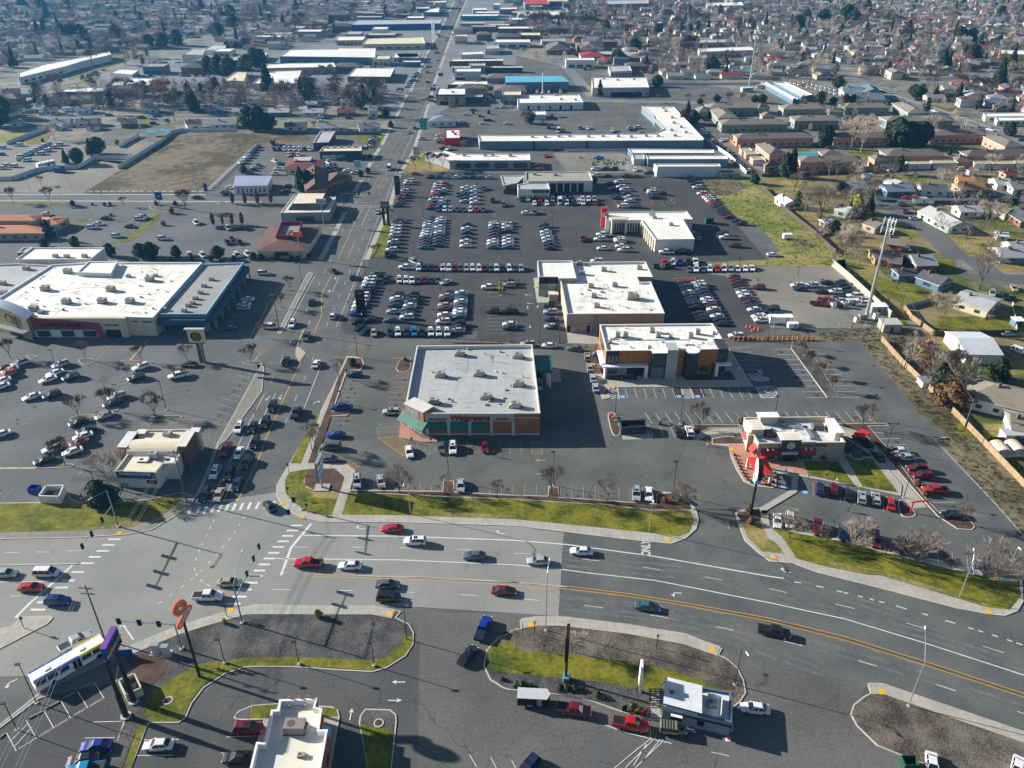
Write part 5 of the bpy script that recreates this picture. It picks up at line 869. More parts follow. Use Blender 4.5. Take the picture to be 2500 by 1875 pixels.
r=ridge('B3 1680,385 1980,470',13,2.9,HR['l'],HW['c'],'long low house with very pale roof behind the bare tree',gable=True,rise=1.2)
r=ridge('B3 1650,775 1950,780',15,3.4,HR['w'],HW['w'],'big white metal barn with pale roof and open bay',gable=True,rise=1.6,name='barn',cat='barn',windows=0);Fac(r,'B3 1770,945 1990,945',None,0).p('barn_door',.35,.68,.1,3.0,black,.1,-1)
houses('beyond the dirt lot',[('A0 100,200 190,188',8,'g','w'),('A0 290,195 380,200',8,'n','w'),('A0 400,215 480,208',8,'g','c'),('A0 640,205 770,200',9,'n','w'),('A0 1200,200 1330,195',9,'g','g'),('A0 1740,200 1880,192',10,'n','b'),('A0 1960,215 2170,210',9,'l','y'),('A1 130,220 300,220',9,'l','b'),('A1 410,222 590,222',9,'l','g'),('A1 705,218 850,216',9,'r','k'),('A1 960,205 1040,202',9,'g','g',4.5),
('A0 90,310 180,308',8,'g','g'),('A0 430,312 600,306',9,'g','w'),('A0 640,308 830,302',9,'d','c'),('A0 720,352 830,345',7,'d','w',2.3),('A0 450,360 520,355',5,'w','w',2.2),('A0 1010,312 1150,300',10,'b','k'),('A0 1560,325 1690,312',9,'b','w',3.5),('A0 1790,320 2000,316',9,'g','g'),('A1 260,340 440,335',9,'d','w'),('A1 560,350 780,342',9,'g','g'),('A1 880,352 1060,342',9,'g','w'),
('A0 320,140 450,118',9,'l','w'),('A0 600,115 770,110',9,'t','k'),('A0 510,138 570,134',7,'b','w'),('A0 790,125 960,118',9,'n','w'),('A0 900,148 990,142',7,'w','w'),('A0 1180,145 1280,140',8,'w','w'),('A0 1840,108 1985,108',10,'g','m',4.6),('A0 2080,145 2200,140',8,'g','g'),('A1 280,122 400,120',9,'n','g'),('A1 530,125 660,125',10,'n','b'),('A1 440,165 530,160',7,'w','b'),('A1 730,140 800,140',8,'g','w'),('A0 20,60 160,50',12,'b','k')])
r=ridge('A3 680,35 850,38',15,4,shing_n,HW['w'],'church-like hall with navy roof and white gable',name='hall',cat='hall');r=ridge('A3 900,12 945,60',12,5,shing_n,HW['w'],'navy roofed cross gable of the church-like hall',name='hall',cat='hall')
r=ridge('A3 780,90 1020,92',15,3.2,shing_n,HW['g'],'low navy-roofed hall annexe beside parked cars',name='hall',cat='hall')
for i,s in enumerate(('C3 1935,330 2095,330','C3 2060,325 2230,325')):
 A_,B_=wp(s,1.2);mb=MB();c=(A_+B_)/2;w_,l_=1.9,4.2;vs=[];n=8
 for k in range(n+1):
  a=math.pi*k/n
  for y in(-l_/2,l_/2):vs.append((c.x+math.cos(a)*w_,c.y+y-math.cos(a)*.3,1.0+math.sin(a)*1.5))
 mb.add(vs,[(2*k,2*k+1,2*k+3,2*k+2)for k in range(n)]+[tuple(range(0,2*n+2,2))[::-1]],M('rusty_white',(.62,.6,.56),(.5,.3,.18),.8,.3,.7,contrast=.3));mb.box((c.x,c.y,0),(w_*2,l_,1.0),wall_w)
 tag(mb.build('shed',None,Vector((c.x,c.y,0))),['white arched garden shed with rusty roof, left of the pair','white arched garden shed with rusty roof, right of the pair'][i],'shed','arched garden sheds')
for s,w,d_,h_,m_,rm_,l_ in(('C3 2140,190',6,3,2.2,wall_lg,roof_lg,'long grey lean-to shed above the arched sheds'),('B3 1400,1130',4,3.5,1.8,wall_w,steel,'white slatted crate stack beside the plank fence'),('B3 1085,640',5.5,4.5,2.8,wall_t,roof_lg,'tan equipment hut beside the tall mast'),('B3 985,500',5,3,2.6,wall_g,roof_w,'white-roofed equipment shelter beside the tall mast'),('B3 2165,620',3,3,2.2,wall_bl,roof_w,'small blue shed with white roof beside a garden wall'),
('A2 1700,1145',3.2,2.8,2.4,green_m,green_m,'dark green shed behind the L-shaped dealership'),('A2 1870,760',10,5,2.6,wall_seaf,shing_d,'low grey-green shed beside the plain white storage building')):
 p=wp(s,h_)[0];mb=MB();mb.box((p.x,p.y,0),(w,d_,h_),m_);mb.box((p.x,p.y,h_),(w+.4,d_+.4,.15),rm_);mb.box((p.x,p.y-d_/2-.02,.1),(.9,.06,1.9),wall_dk);tag(mb.build('shed',None,Vector((p.x,p.y,0))),l_,'shed')
 # ================================================================ VEHICLES
CCOL={'w':('white',(.74,.75,.76)),'k':('black',(.012,.013,.016)),'g':('grey',(.11,.12,.14)),'l':('silver',(.42,.44,.46)),'r':('red',(.52,.012,.015)),'m':('maroon',(.16,.008,.02)),'b':('blue',(.008,.03,.26)),
'n':('dark blue',(.012,.03,.08)),'t':('beige',(.42,.36,.27)),'o':('orange',(.5,.1,.02)),'e':('slate blue',(.06,.13,.18)),'c':('bright blue',(.01,.22,.5)),'j':('tan',(.26,.25,.18)),'y':('yellow',(.6,.4,.02))}
def paint(c):return M('car_paint_'+CCOL[c][0].replace(' ','_'),CCOL[c][1],tuple(x*.96 for x in CCOL[c][1]),1,1,.3,.0 if c in 'wk' else .15,.5,coat=.8)
car_glass=M('car_glass',(.012,.018,.025),None,1,1,.06,0,.8);tyre=M('tyre',(.02,.02,.02));rim=M('wheel_rim',(.35,.36,.37),None,1,1,.35,.7);lamp_w=M('headlamp_lens',(.75,.78,.8),None,1,1,.15);lamp_r=M('tail_lamp_lens',(.4,.01,.01),None,1,1,.2);trim=M('black_trim',(.015,.015,.016),None,1,1,.6)
SPEC={ # stations (x, zbottom, zbelt, halfwidth), greenhouse (xb0, xb1, xt0, xt1, z0, z1, wb, wt), wheels x, radius
's':([(-2.4,.38,.78,.74),(-2.25,.25,.98,.86),(-1.6,.2,1.0,.91),(0,.2,.98,.92),(1.05,.2,.95,.92),(1.7,.2,.88,.9),(2.2,.24,.74,.84),(2.4,.34,.6,.68)],(-1.85,1.15,-1.1,.3,.93,1.42,.84,.62),(-1.42,1.45),.33),
'u':([(-2.35,.45,1.0,.84),(-2.25,.28,1.08,.92),(-1,.26,1.1,.95),(1.0,.26,1.08,.95),(1.8,.26,1.0,.93),(2.2,.3,.88,.88),(2.36,.4,.74,.74)],(-2.25,1.15,-1.95,.4,1.04,1.7,.88,.7),(-1.42,1.42),.37),
'v':([(-2.5,.42,.95,.88),(-2.42,.25,1.02,.96),(0,.22,1.0,.98),(1.4,.22,.98,.96),(2.1,.24,.9,.92),(2.45,.32,.72,.78)],(-2.42,1.65,-2.2,.7,.96,1.74,.92,.74),(-1.5,1.5),.34),
'p':([(-2.9,.5,1.18,.95),(-2.85,.4,1.2,.98),(1.2,.36,1.2,.99),(2.2,.36,1.15,.97),(2.7,.4,1.08,.94),(2.9,.5,.9,.85)],(-.85,1.45,-.65,.7,1.14,1.88,.9,.74),(-1.75,1.85),.42),
'c':([(-2.9,.4,1.2,.98),(1.9,.35,1.2,.98),(2.6,.4,1.05,.92),(2.9,.5,.8,.8)],(-2.9,2.3,-2.85,1.5,1.15,2.5,.98,.9),(-1.8,1.8),.38),
'j':([(-2.2,.5,1.2,.92),(.7,.45,1.2,.92),(.75,.45,1.15,.8),(2.0,.5,1.1,.72),(2.1,.6,.95,.7)],(-2.15,.75,-2.1,.55,1.15,1.82,.9,.84),(-1.35,1.45),.45)}
TN={'s':('sedan','car'),'u':('suv','suv'),'v':('minivan','van'),'p':('pickup_truck','pickup truck'),'c':('cargo_van','van'),'j':('jeep','off-roader')}
PROTO={}
def car_meshes(t,c):
 if(t,c)in PROTO:return PROTO[t,c]
 S,g,wx,wr=SPEC[t];pm=paint(c);O=Vector((0,0,0));parts=[]
 b=MB();k=len(S);vs=[]
 for x,zb,zt,w in S:
  zm=zb+(zt-zb)*.6
  vs+=[(x,-w*.88,zb),(x,-w,zb+.14),(x,-w,zm),(x,-w*.92,zt),(x,w*.92,zt),(x,w,zm),(x,w,zb+.14),(x,w*.88,zb)]
 fs=[]
 for i in range(k-1):
  for j in range(8):a=8*i+j;a2=8*i+(j+1)%8;fs.append((a,a2,a2+8,a+8))
 fs+=[tuple(range(8))[::-1],tuple(range(8*(k-1),8*k))];b.add(vs,[f[::-1]for f in fs],pm)
 xb0,xb1,xt0,xt1,z0,z1,wb,wt=g
 # roof panel + pillars
 b.add([(xt0-.06,-wt,z1),(xt1+.08,-wt,z1),(xt1+.08,wt,z1),(xt0-.06,wt,z1),(xt0+.06,-wt*.85,z1+.05),(xt1-.06,-wt*.85,z1+.05),(xt1-.06,wt*.85,z1+.05),(xt0+.06,wt*.85,z1+.05)],[(4,5,6,7),(0,1,5,4),(1,2,6,5),(2,3,7,6),(3,0,4,7)],pm)
 for sy in(-1,1):
  for xb,xt in((xb0,xt0),(xb1,xt1)):b.tube((xb,sy*wb,z0),(xt,sy*wt,z1+.02),.05,pm,n=4,cap=False)
  q=[.5]if t in 'sp' else[.33,.68]
  if t=='c':q=[.1,.3,.5,.7]
  for f in q:
   xa=xb0+(xb1-xb0)*f;xc=xt0+(xt1-xt0)*f;b.tube((xa,sy*wb,z0),(xc,sy*wt,z1),.045 if t!='c' else .4,pm,n=4,cap=False)
  b.box((xb1-.45,sy*(wb+.12),z0+.02),(.16,.2,.14),pm)
 b.box((S[0][0]+.02,0,S[0][1]-.05),(.12,1.5,.2),trim);b.box((S[-1][0]-.03,0,S[-1][1]-.02),(.1,1.2,.2),trim)
 for sy in(-1,1):b.box((.02,sy*S[len(S)//2][3]*.97,S[2 if len(S)>2 else 0][1]-.04),(wx[1]-wx[0]-.8,.06,.12),trim)
 if t=='p':b.box((-1.9,0,1.17),(1.85,1.6,.045),trim)
 if t=='j':
  b.box((1.4,0,1.12),(.5,.5,.05),trim)
  for i in range(5):b.box((-1.9+i*.45,0,1.88),(.08,1.6,.06),trim)
 if t=='u':
  for sy in(-1,1):b.box((-.75,sy*.66,1.74),(2.0,.05,.05),trim)
  b.box((-.2,0,1.745),(.8,.75,.015),car_glass)
 body=b.build('body',None,O);w=MB()
 w.add([(xb0,-wb,z0),(xb1,-wb,z0),(xb1,wb,z0),(xb0,wb,z0),(xt0,-wt,z1),(xt1,-wt,z1),(xt1,wt,z1),(xt0,wt,z1)],[(0,1,5,4),(1,2,6,5),(2,3,7,6),(3,0,4,7),(4,5,6,7)],car_glass if t!='c' else car_glass)
 win=w.build('window',None,O);parts=[('body',body.data),('window',win.data)];obs=[body,win]
 for x in wx:
  for sy in(-1,1):
   m=MB();y=sy*(S[len(S)//2][3]+.015);m.tube((x,y-sy*.24,wr),(x,y,wr),wr,tyre,n=14);disc(m,(x,y+sy*.004,wr),(1,0,0),(0,0,-sy),wr*.62,rim,12);o=m.build('wheel',None,O);parts.append(('wheel',o.data));obs.append(o)
 xe,ze,we=S[-1][0],(S[-1][1]+S[-1][2])/2+.08,S[-1][3]
 for sy in(-1,1):
  m=MB();m.box((S[-2][0]+.08,sy*(S[-2][3]-.2),S[-2][2]-.2),(.24,.3,.14),lamp_w);o=m.build('headlight',None,O);parts.append(('headlight',o.data));obs.append(o)
  m=MB();m.box((S[0][0]+.06,sy*(S[0][3]-.1),S[0][2]-.28),(.12,.24,.2),lamp_r);o=m.build('tail_light',None,O);parts.append(('tail_light',o.data));obs.append(o)
 for o in obs:bpy.data.objects.remove(o)
 # single-mesh version for cars too small to show parts
 bm=bmesh.new();mats=[]
 for _,me in parts[:6]:
  off=len(mats);n0=len(bm.faces);bm.from_mesh(me);bm.faces.ensure_lookup_table()
  for f in bm.faces[n0:]:f.material_index+=off
  mats+=list(me.materials)
 one=bpy.data.meshes.new(TN[t][0]);bm.to_mesh(one);bm.free()
 for m_ in mats:one.materials.append(m_)
 PROTO[t,c]=(parts,one);return PROTO[t,c]
CARS=[] # (pos, heading, type, colour, label, group)
def put_car(p,d,code,label,group):CARS.append((p,math.atan2(d.y,d.x),code[0],code[1],label,group))
def world_dir(x,y,dx,dy):return G(x+dx,y+dy)-G(x,y)
def namer(where,codes):
 tot={};run={}
 for c in codes:
  if c!='_':k=(c[1],TN[c[0]][1]);tot[k]=tot.get(k,0)+1
 def f(c):
  k=(c[1],TN[c[0]][1]);run[k]=run.get(k,0)+1;w=where
  if tot[k]>1:return f'{ordn(run[k])} {CCOL[c[1]][0]} {TN[c[0]][1]} {w}'
  for k in('counted from the front ','from the front ','from the left ','from the top ','counted down from the top ','from the top, '):w=w.replace(k,'')
  return f'the one {CCOL[c[1]][0]} {TN[c[0]][1]} {w}'
 return f
def cars(where,L,group=None):
 if where and not any(k in where for k in('from the','up the','down the','drive-through','counted')):where='from the left '+where;L=sorted(L,key=lambda c:px(c[0])[0][0])
 f=namer(where,[c[3]for c in L])
 for it in L:
  s,dx,dy,code=it[:4];(x,y),=px(s);p=G(x,y,.75);p.z=0
  put_car(p,world_dir(x,y,dx,dy),code,it[4]if len(it)>4 else f(code),group)
rr=random.Random(5)
def row(where,a,b,d,codes,group=None):
 (x0,y0),=px(a);(x1,y1),=px(b);A=G(x0,y0,.75);B=G(x1,y1,.75);C=[c if len(c)>1 or c=='_' else rr.choice('suus')+c for c in codes.split()];n=len(C);f=namer(where,C)
 for i,c in enumerate(C):
  if c=='_':continue
  p=A.lerp(B,i/max(1,n-1))+Vector((rr.uniform(-.15,.15),rr.uniform(-.15,.15),0));p.z=0
  put_car(p,world_dir(x0,y0,*d),c,f(c),group or 'cars parked in rows at the car lots')
TR='cars driving on the roads'
for s,dx,dy,code,lab in[
('C0 45,1378',1,0,'sl','silver sedan at the left picture edge behind the white minivan'),('C0 395,1370',1,0,'vw','white minivan waiting near the left stop line'),('C0 262,1495',1,0,'sr','dark red sedan at the left stop line'),('D0 485,228',1,0,'ub','vivid blue suv just past the left stop line'),
('D0 1755,190',1,0,'pw','white pickup truck with black bed cover crossing the junction'),('D0 1935,72',1,0,'st','beige sedan crossing the junction beside the white pickup'),('D0 640,575',300,-160,'pl','silver pickup truck half hidden behind the white bus'),
('D1 1128,88',1,0,'sg','grey sedan heading right, just above the black suv'),('D1 1135,198',1,0,'uk','black suv in the nearest lane of the concrete boulevard'),('D1 2110,142',1,.03,'sm','maroon sedan heading right on the concrete boulevard'),('D1 1935,462',50,-120,'pb','dark blue pickup truck turning out of the side entrance'),
('D1 1805,685',90,-110,'sk','black sedan waiting behind the dark blue pickup'),('D2 1178,275',1,.12,'se','slate blue sedan heading right beside the black tree-strip median'),('D3 105,490',1,.2,'pk','black pickup truck heading right on the curving boulevard'),
('C1 130,810',-40,-45,'sk','black sedan turning at the crosswalk corner'),('C1 1165,998',-1,0,'sr','red sedan heading left in the lane beside the lawn'),('C1 1358,1108',-1,0,'uw','white suv heading left on the concrete boulevard'),('C1 1858,1228',-1,0,'sg','grey sedan heading left between the white suv and silver sedan'),
('C1 460,1295',-1,0,'pr','red pickup truck first at the right stop line'),('C1 810,1312',-1,0,'sw','white sedan behind the red pickup at the right stop line'),('C2 258,1273',-1,0,'sl','silver sedan heading left beside a tall street lamp'),('C2 622,1190',-1,-.03,'sw','white sedan with black roof where concrete meets asphalt'),
('B1 525,992',58,-120,'sw','white sedan driving away beside the long solid line'),('B1 360,1408',58,-120,'pk','black pickup truck driving away next to the queue'),('B1 268,970',-52,120,'sk','black sedan heading towards the queue by the kinked median'),('B1 440,768',-50,120,'ue','slate blue suv beside the kinked concrete median'),
('B1 322,658',-50,120,'uw','white suv heading down beside the leaning wooden pole'),('B1 668,585',45,-120,'uw','white suv driving away level with the black pylon sign'),('B1 485,472',-48,120,'sk','black sedan heading down left of the orange lane line'),('B1 668,210',60,30,'sk','dark sedan turning across the arterial road'),('B1 832,260',42,-120,'sk','black sedan driving away near the row of dealership cars'),
('A1 1042,1092',-40,120,'sl','silver sedan heading down beside the twin black pylon'),('A1 1142,728',-45,120,'cw','white van heading down the arterial road'),('A1 1228,670',45,-120,'um','maroon suv driving away on the arterial road'),('A1 1300,422',-45,120,'sl','silver sedan heading down near the teal pylon sign'),('A1 1358,385',45,-120,'sk','dark sedan driving away beneath the teal pylon sign')]:
 cars('',[(s,dx,dy,code,lab)],TR)
Sd=(-55,120)
cars('from the front of the right-turn queue at the crosswalk',[('C0 1722,720',*Sd,'uk'),('C0 1812,530',*Sd,'uw'),('C0 1905,337',*Sd,'pm'),('C0 2015,152',*Sd,'uw')],TR)
cars('from the front of the middle queue at the crosswalk',[('C0 1847,715',*Sd,'st'),('C0 1935,543',*Sd,'uk'),('C0 2015,362',*Sd,'sw'),('C0 2133,142',*Sd,'sk')],TR)
cars('from the front of the queue beside the orange line',[('C0 2003,623',*Sd,'sn'),('C0 2080,443',*Sd,'uk'),('C0 2150,278',*Sd,'uk'),('B1 15,1520',*Sd,'sk'),('B1 95,1490',*Sd,'uk'),('B1 155,1355',*Sd,'uk')],TR)
for s,dx,dy,code,lab in[('D0 808,1450',-1,.1,'sb','vivid blue sports sedan parked beside the kerb stop, bottom left'),('D0 700,1565',-1,.15,'sk','dark grey coupe parked below the vivid blue sedan'),('D0 720,1655',-1,.15,'pc','bright blue pickup cut off by the bottom picture edge'),('D0 1335,1442',-1,.05,'sw','white sedan parked alone left of the chicken restaurant'),
('D0 2095,1303',1,0,'um','dark red suv with open door beside the chicken restaurant'),('D0 2005,1548',-1,.05,'sk','black sedan parked below the dark red suv'),('D2 560,1148',1,.15,'pm','maroon pickup with black bed towing the box trailer'),('D2 1035,1268',1,.17,'pr','bright red crew-cab pickup at the coffee kiosk lane'),
('D2 1395,1315',1,.13,'jj','tan off-roader with roof rack at the kiosk window'),('D2 2088,1133',-1,-.1,'sw','white sedan leaving on the right of the coffee kiosk'),('D2 170,1632',-.8,.9,'un','dark teal suv cut off by the bottom picture edge'),('D3 1440,1615',.1,1,'sw','white sedan at the bottom edge beside green equipment'),('D3 2160,1640',-.2,1,'sw','white car corner at the bottom right picture corner')]:
 cars('',[(s,dx,dy,code,lab)])
LP='cars parked around the shops'
cars('up the row left of the pharmacy',[('C1 620,412',-1,0,'sg'),('C1 650,307',-1,0,'vg'),('C1 690,208',-1,0,'sb'),('B1 740,1362',-1,0,'pb'),('B1 845,1080',-1,0,'sn')],LP)
cars('',[('B1 1160,1398',-1,0,'ul','silver suv parked against the green awnings of the pharmacy')]);cars('from the left in front of the pharmacy brick front',[('C1 1310,352',.2,1,'sw'),('C1 1582,318',0,1,'sg'),('C1 1678,322',0,1,'uw'),('C1 1950,308',0,1,'sm')],LP)
cars('from the left in the row along the boulevard lawn',[('C1 870,603',0,1,'ul'),('C1 1072,600',.15,1,'sl'),('C1 1745,637',0,1,'sl'),('C2 1085,710',0,1,'ul'),('C2 1190,708',0,1,'sw')],LP)
cars('from the left beside the black bin enclosure',[('C2 1440,180',-.3,-1,'sk'),('C2 1533,180',-.3,-1,'uw')],LP)
cars('in the drive-through line curving round behind the pharmacy',[('B2 265,1175',.05,1,'ul'),('B2 258,1098',.05,1,'ug'),('B2 742,1192',-.15,-1,'sl'),('B2 720,1112',-.15,-1,'sl'),('B2 693,1022',-.15,-1,'st'),('B2 672,933',-.1,-1,'ut'),('B2 562,865',-1,-.1,'sg'),('B2 345,838',-1,0,'sw'),('B2 170,826',-1,0,'ut')],LP)
cars('from the left in the row facing the restaurant lawn',[('C3 492,665',0,-1,'un'),('C3 610,668',0,-1,'um'),('C3 728,708',-.1,-1,'sk'),('C3 845,738',0,-1,'ul'),('C3 963,748',-.1,-1,'ul'),('C3 1088,788',-.1,-1,'sr')],LP)
cars('from the left in the row under the bare trees by the restaurant',[('C3 133,932',0,1,'sw'),('C3 238,932',0,1,'vw'),('C3 470,995',0,1,'um'),('C3 685,1035',.1,1,'sn'),('C3 958,1095',.1,1,'vm'),('C3 1180,1150',.1,1,'uk'),('C3 1820,1325',.1,1,'sw')],LP)
cars('down the row right of the drive-through lane',[('C3 1158,343',-1,0,'sw'),('C3 1215,398',-1,0,'sl'),('C3 1310,492',-1,0,'um'),('C3 1355,553',-1,0,'um'),('C3 1465,675',-1,0,'pr'),('C3 1612,880',-1,0,'sk')],LP)
cars('in the restaurant drive-through lane',[('C3 980,383',-.8,-1,'sk'),('C3 850,262',-1,-.7,'pk')],LP)
Gd=(-140,45)
cars('counted down from the top in the gym car park rows',[('B0 168,988',*Gd,'ul'),('B0 85,1043',*Gd,'sl'),('B0 60,1083',*Gd,'uo'),('B0 15,1133',*Gd,'sw'),('B0 510,998',*Gd,'ul'),('B0 465,1068',*Gd,'sw'),('B0 405,1123',*Gd,'sw'),('B0 598,1103',*Gd,'un'),('B0 268,1268',*Gd,'sw'),('B0 437,1255',*Gd,'uk'),('B0 1187,1020',*Gd,'uw'),('B0 1147,1108',*Gd,'uk'),
('B0 1597,998',-1,0,'sk'),('B0 1508,1093',-140,30,'pw'),('B0 985,1268',*Gd,'ul'),('B0 945,1323',*Gd,'sk'),('B0 882,1428',*Gd,'sl'),('B0 660,1483',*Gd,'sk'),('C0 728,168',*Gd,'sk'),('C0 700,218',*Gd,'sw'),('C0 672,271',*Gd,'um'),('C0 610,348',*Gd,'sw'),('C0 440,328',*Gd,'uw'),('C0 372,420',*Gd,'sk'),('C0 5,203',*Gd,'sw'),('B0 5,1183',*Gd,'sw'),('B0 20,1035',*Gd,'sm')],LP)
cars('down the side of the gym block stores',[('B1 85,227',1,0,'uw'),('B0 2085,448',-1,0,'sw'),('B0 2055,492',-1,0,'sw'),('B0 2050,522',-1,0,'sl'),('B0 1930,692',-1,0,'sn'),('B1 140,678',1,0,'vw')],LP)
Dn=(0,1);Lf=(-1,.02)
row('from the left in the long row along the dealership fence','B1 1388,183','B2 110,190',Dn,'uw un un um uw uw um ug ul uw uw um ue uw un uw ue ul')
row('from the left in the upper row of the showroom lot','B1 1115,286','B1 1553,288',Dn,'uk _ uw uw pw ug um sn ug');cars('at the head of the dealership rows',[('B1 1285,180',-1,0,'pw'),('B1 1350,130',.8,.4,'ul'),('B1 1045,238',-1,0,'pe'),('B1 1617,303',-1,.3,'sl')],LP)
row('from the top of the column along the arterial verge','B1 985,275','B1 862,570',Lf,'uw uw uw ue uk uw uw uw sw sl ub');cars('counted around the lot corner below the black pylon',[('B1 865,628',-1,.3,'sk'),('B1 965,622',-1,.2,'sk'),('B1 890,683',-.9,.6,'sk'),('B1 935,715',-.9,.6,'sn')],LP)
row('from the left in the front row facing the pharmacy','B1 1012,728','B1 1628,728',Dn,'st _ un uw un uc uk uw uw uw')
row('from the top in the left-hand half of the first double row','B1 1215,410','B1 1193,497',Lf,'uk sw se sn');cars('below the first double row',[('B1 1175,550',-1,0,'sl'),('B1 1153,623',-1,0,'se')],LP);row('from the top in the right-hand half of the first double row','B1 1338,410','B1 1288,597',Lf,'uk uk ug sw sg sn uw')
row('from the top in the left-hand half of the second double row','B1 1625,393','B1 1597,636',Lf,'sm sl sm _ sl sm _ sw sm uw');row('from the top in the right-hand half of the second double row','B1 1748,393','B1 1722,710',Lf,'sw sn se sw sg sg sw sw se _ uk sk sl')
cars('around the charging bays in the showroom lot',[('B1 1988,348',-1,0,'pw'),('B1 2148,302',-1,0,'uk'),('B1 2150,328',-1,0,'ul'),('B1 2015,548',-1,0,'uk'),('B1 2160,550',-1,0,'pk'),('B1 2160,657',-1,0,'sw'),('B1 2160,687',-1,0,'sn')],LP)
row('from the top beside the showroom side wall','B2 355,500','B2 372,675',Lf,'uk ul sn sl');row('from the top in the first column right of the showroom','B2 1488,320','B2 1640,622',Lf,'uk ug sk sw sg sn sk uk sk _ sm sn sk');row('from the top in the second column right of the showroom','B2 1605,315','B2 1805,650',Lf,'uw uw sg sn sn sw sl sm sw sk sw sk sk')
row('from the top in the third column right of the showroom','B2 1905,262','B2 2135,625',Lf,'ug sm sm sk sg sw sw sk um un sw sn uw uw');row('from the left in the row below the grass strip','B2 1530,195','B2 2060,185',Dn,'se uw se uw ur uw ul sw sw sw');row('from the left in the short row above the green bins','B2 1325,140','B2 1585,132',Dn,'pr uw ub pk pw')
cars('scattered on the gravel overflow yard',[('B3 300,332',-1,0,'uw'),('B3 420,330',-1,0,'uw'),('B3 325,360',-1,0,'sn'),('B3 550,307',-1,0,'sk'),('B3 675,302',-1,0,'sn'),('B3 690,327',-1,0,'sk'),('B3 600,352',-1,0,'sk'),('B3 500,383',-1,0,'sk'),('B3 620,384',-1,0,'uw'),('B3 725,354',-1,0,'sk'),('B3 735,387',-1,0,'sn'),('B3 665,432',-1,0,'sk'),('B3 790,422',-1,0,'pw'),('B3 660,457',-1,0,'sl'),('B3 725,472',-1,0,'vw'),('B3 845,457',-1,0,'uw'),('B3 845,487',-1,0,'uw'),('B3 480,487',1,.1,'pm'),('B3 545,457',1,.1,'pr'),('B3 612,497',-1,0,'um'),('B3 90,527',-1,0,'uk'),('B3 125,572',-1,0,'sk'),('B3 10,570',-1,0,'sk'),('B3 15,612',-1,0,'uw'),('B2 2115,348',-1,0,'um'),('B2 1925,757',-1,0,'uw'),('B3 95,72',1,0,'sw')],LP)
# dealership beyond
row('from the left in the top row of the far dealership','A1 1490,800','A1 1980,804',Lf,'um ue ul sw se sk se sl');cars('',[('A1 1365,770',1,0,'sr','red sedan alone above the top row of the far dealership')]);row('from the top along the verge beside the upper black pylon','A1 1310,832','A1 1215,1035',Lf,'uw uw _ sm uw sm uo ue sm ue')
row('from the top, left half of the upper left double row','A1 1555,862','A1 1495,1062',Lf,'uw uw sr uw sr sk uw sk sr sk');row('from the top, right half of the upper left double row','A1 1605,857','A1 1570,1042',Lf,'sk sr sw sn _ sw sw sb')
row('from the left in the front row of the upper dealership block','A1 1553,1073','A1 1932,1076',Dn,'ue uw ul ue ue uw ur ue');row('from the top, left half of the small square block','A1 1788,888','A1 1780,1003',Lf,'sw sl ue sk sl');row('from the top, right half of the small square block','A1 1858,888','A1 1864,1015',Lf,'sw sw sl sw sw')
cars('standing loose between the far dealership blocks',[('A1 1725,948',0,1,'ue'),('A1 1938,898',0,1,'ue'),('A1 2015,998',0,1,'uk'),('A1 2105,1033',0,1,'ug'),('A2 160,1102',1,0,'sw'),('A2 228,1100',0,1,'ue')],LP)
row('from the top along the lower verge beside the twin pylon','A1 1215,1172','A1 1165,1413',Lf,'uk uw uw uw uw ue uw uk uw');cars('',[('A1 1125,1453',0,1,'pn','dark blue pickup at the foot of the verge column')]);row('from the top, left half of the lower left double row','A1 1487,1145','A1 1430,1392',Lf,'sk se sl sw sw sl sw sw sn sn sm se')
row('from the top, right half of the lower left double row','A1 1575,1152','A1 1548,1372',Lf,'sw sw se sw sl sw sm se sn sn');row('from the top in the single column of the lower dealership','A1 1800,1198','A1 1785,1378',Lf,'sk sw sn sn sw sw');row('from the top, left half of the lower middle double row','A1 2030,1185','A1 2015,1390',Lf,'sl uw ue sn sm sn sw sw se');row('from the top, right half of the lower middle double row','A1 2135,1178','A1 2148,1390',Lf,'sg uw sw sk _ sl sw sw se')
row('from the top in the column left of the red tower','A2 305,1210','A2 355,1397',Lf,'uk un sw sl sw sl sk sk');cars('around the L-shaped dealership',[('A2 635,1320',0,1,'pm'),('A2 805,1287',-1,0,'pw'),('A2 775,1324',-1,0,'uw'),('A2 800,1400',-1,0,'sw'),('A2 940,1325',-1,0,'uw'),('A2 945,1340',-1,0,'uw'),('A2 955,1380',-1,0,'sw'),('A2 978,1414',-1,0,'uw'),('A2 1338,1434',-1,0,'pw'),('A2 1482,1430',-1,0,'pk'),('A2 1590,1328',-1,0,'un'),('A2 1560,1285',-1,0,'pr'),('A2 1815,1277',-1,0,'uk'),('A2 1845,1310',-1,0,'pw'),('A2 1912,1378',-1,0,'vk'),('A2 1930,1170',-1,0,'sn'),('A2 1968,1192',-1,0,'uk'),('B2 750,126',-1,0,'uw')],LP)
row('from the left in the row before the service garage','A2 120,988','A2 732,988',Dn,'un ul uk sr ul uw _ uw uk _ uw uw ul');row('from the left in the outer row before the service garage','A2 228,1020','A2 332,1020',Dn,'sw sw');cars('in the outer loose row before the service garage',[('A2 440,1010',.2,1,'cw'),('A2 498,1018',0,1,'uw'),('A2 545,1020',0,1,'uk'),('A2 595,1012',0,1,'uw'),('A2 637,1018',0,1,'uw'),('A2 748,1018',0,1,'sm')],LP)
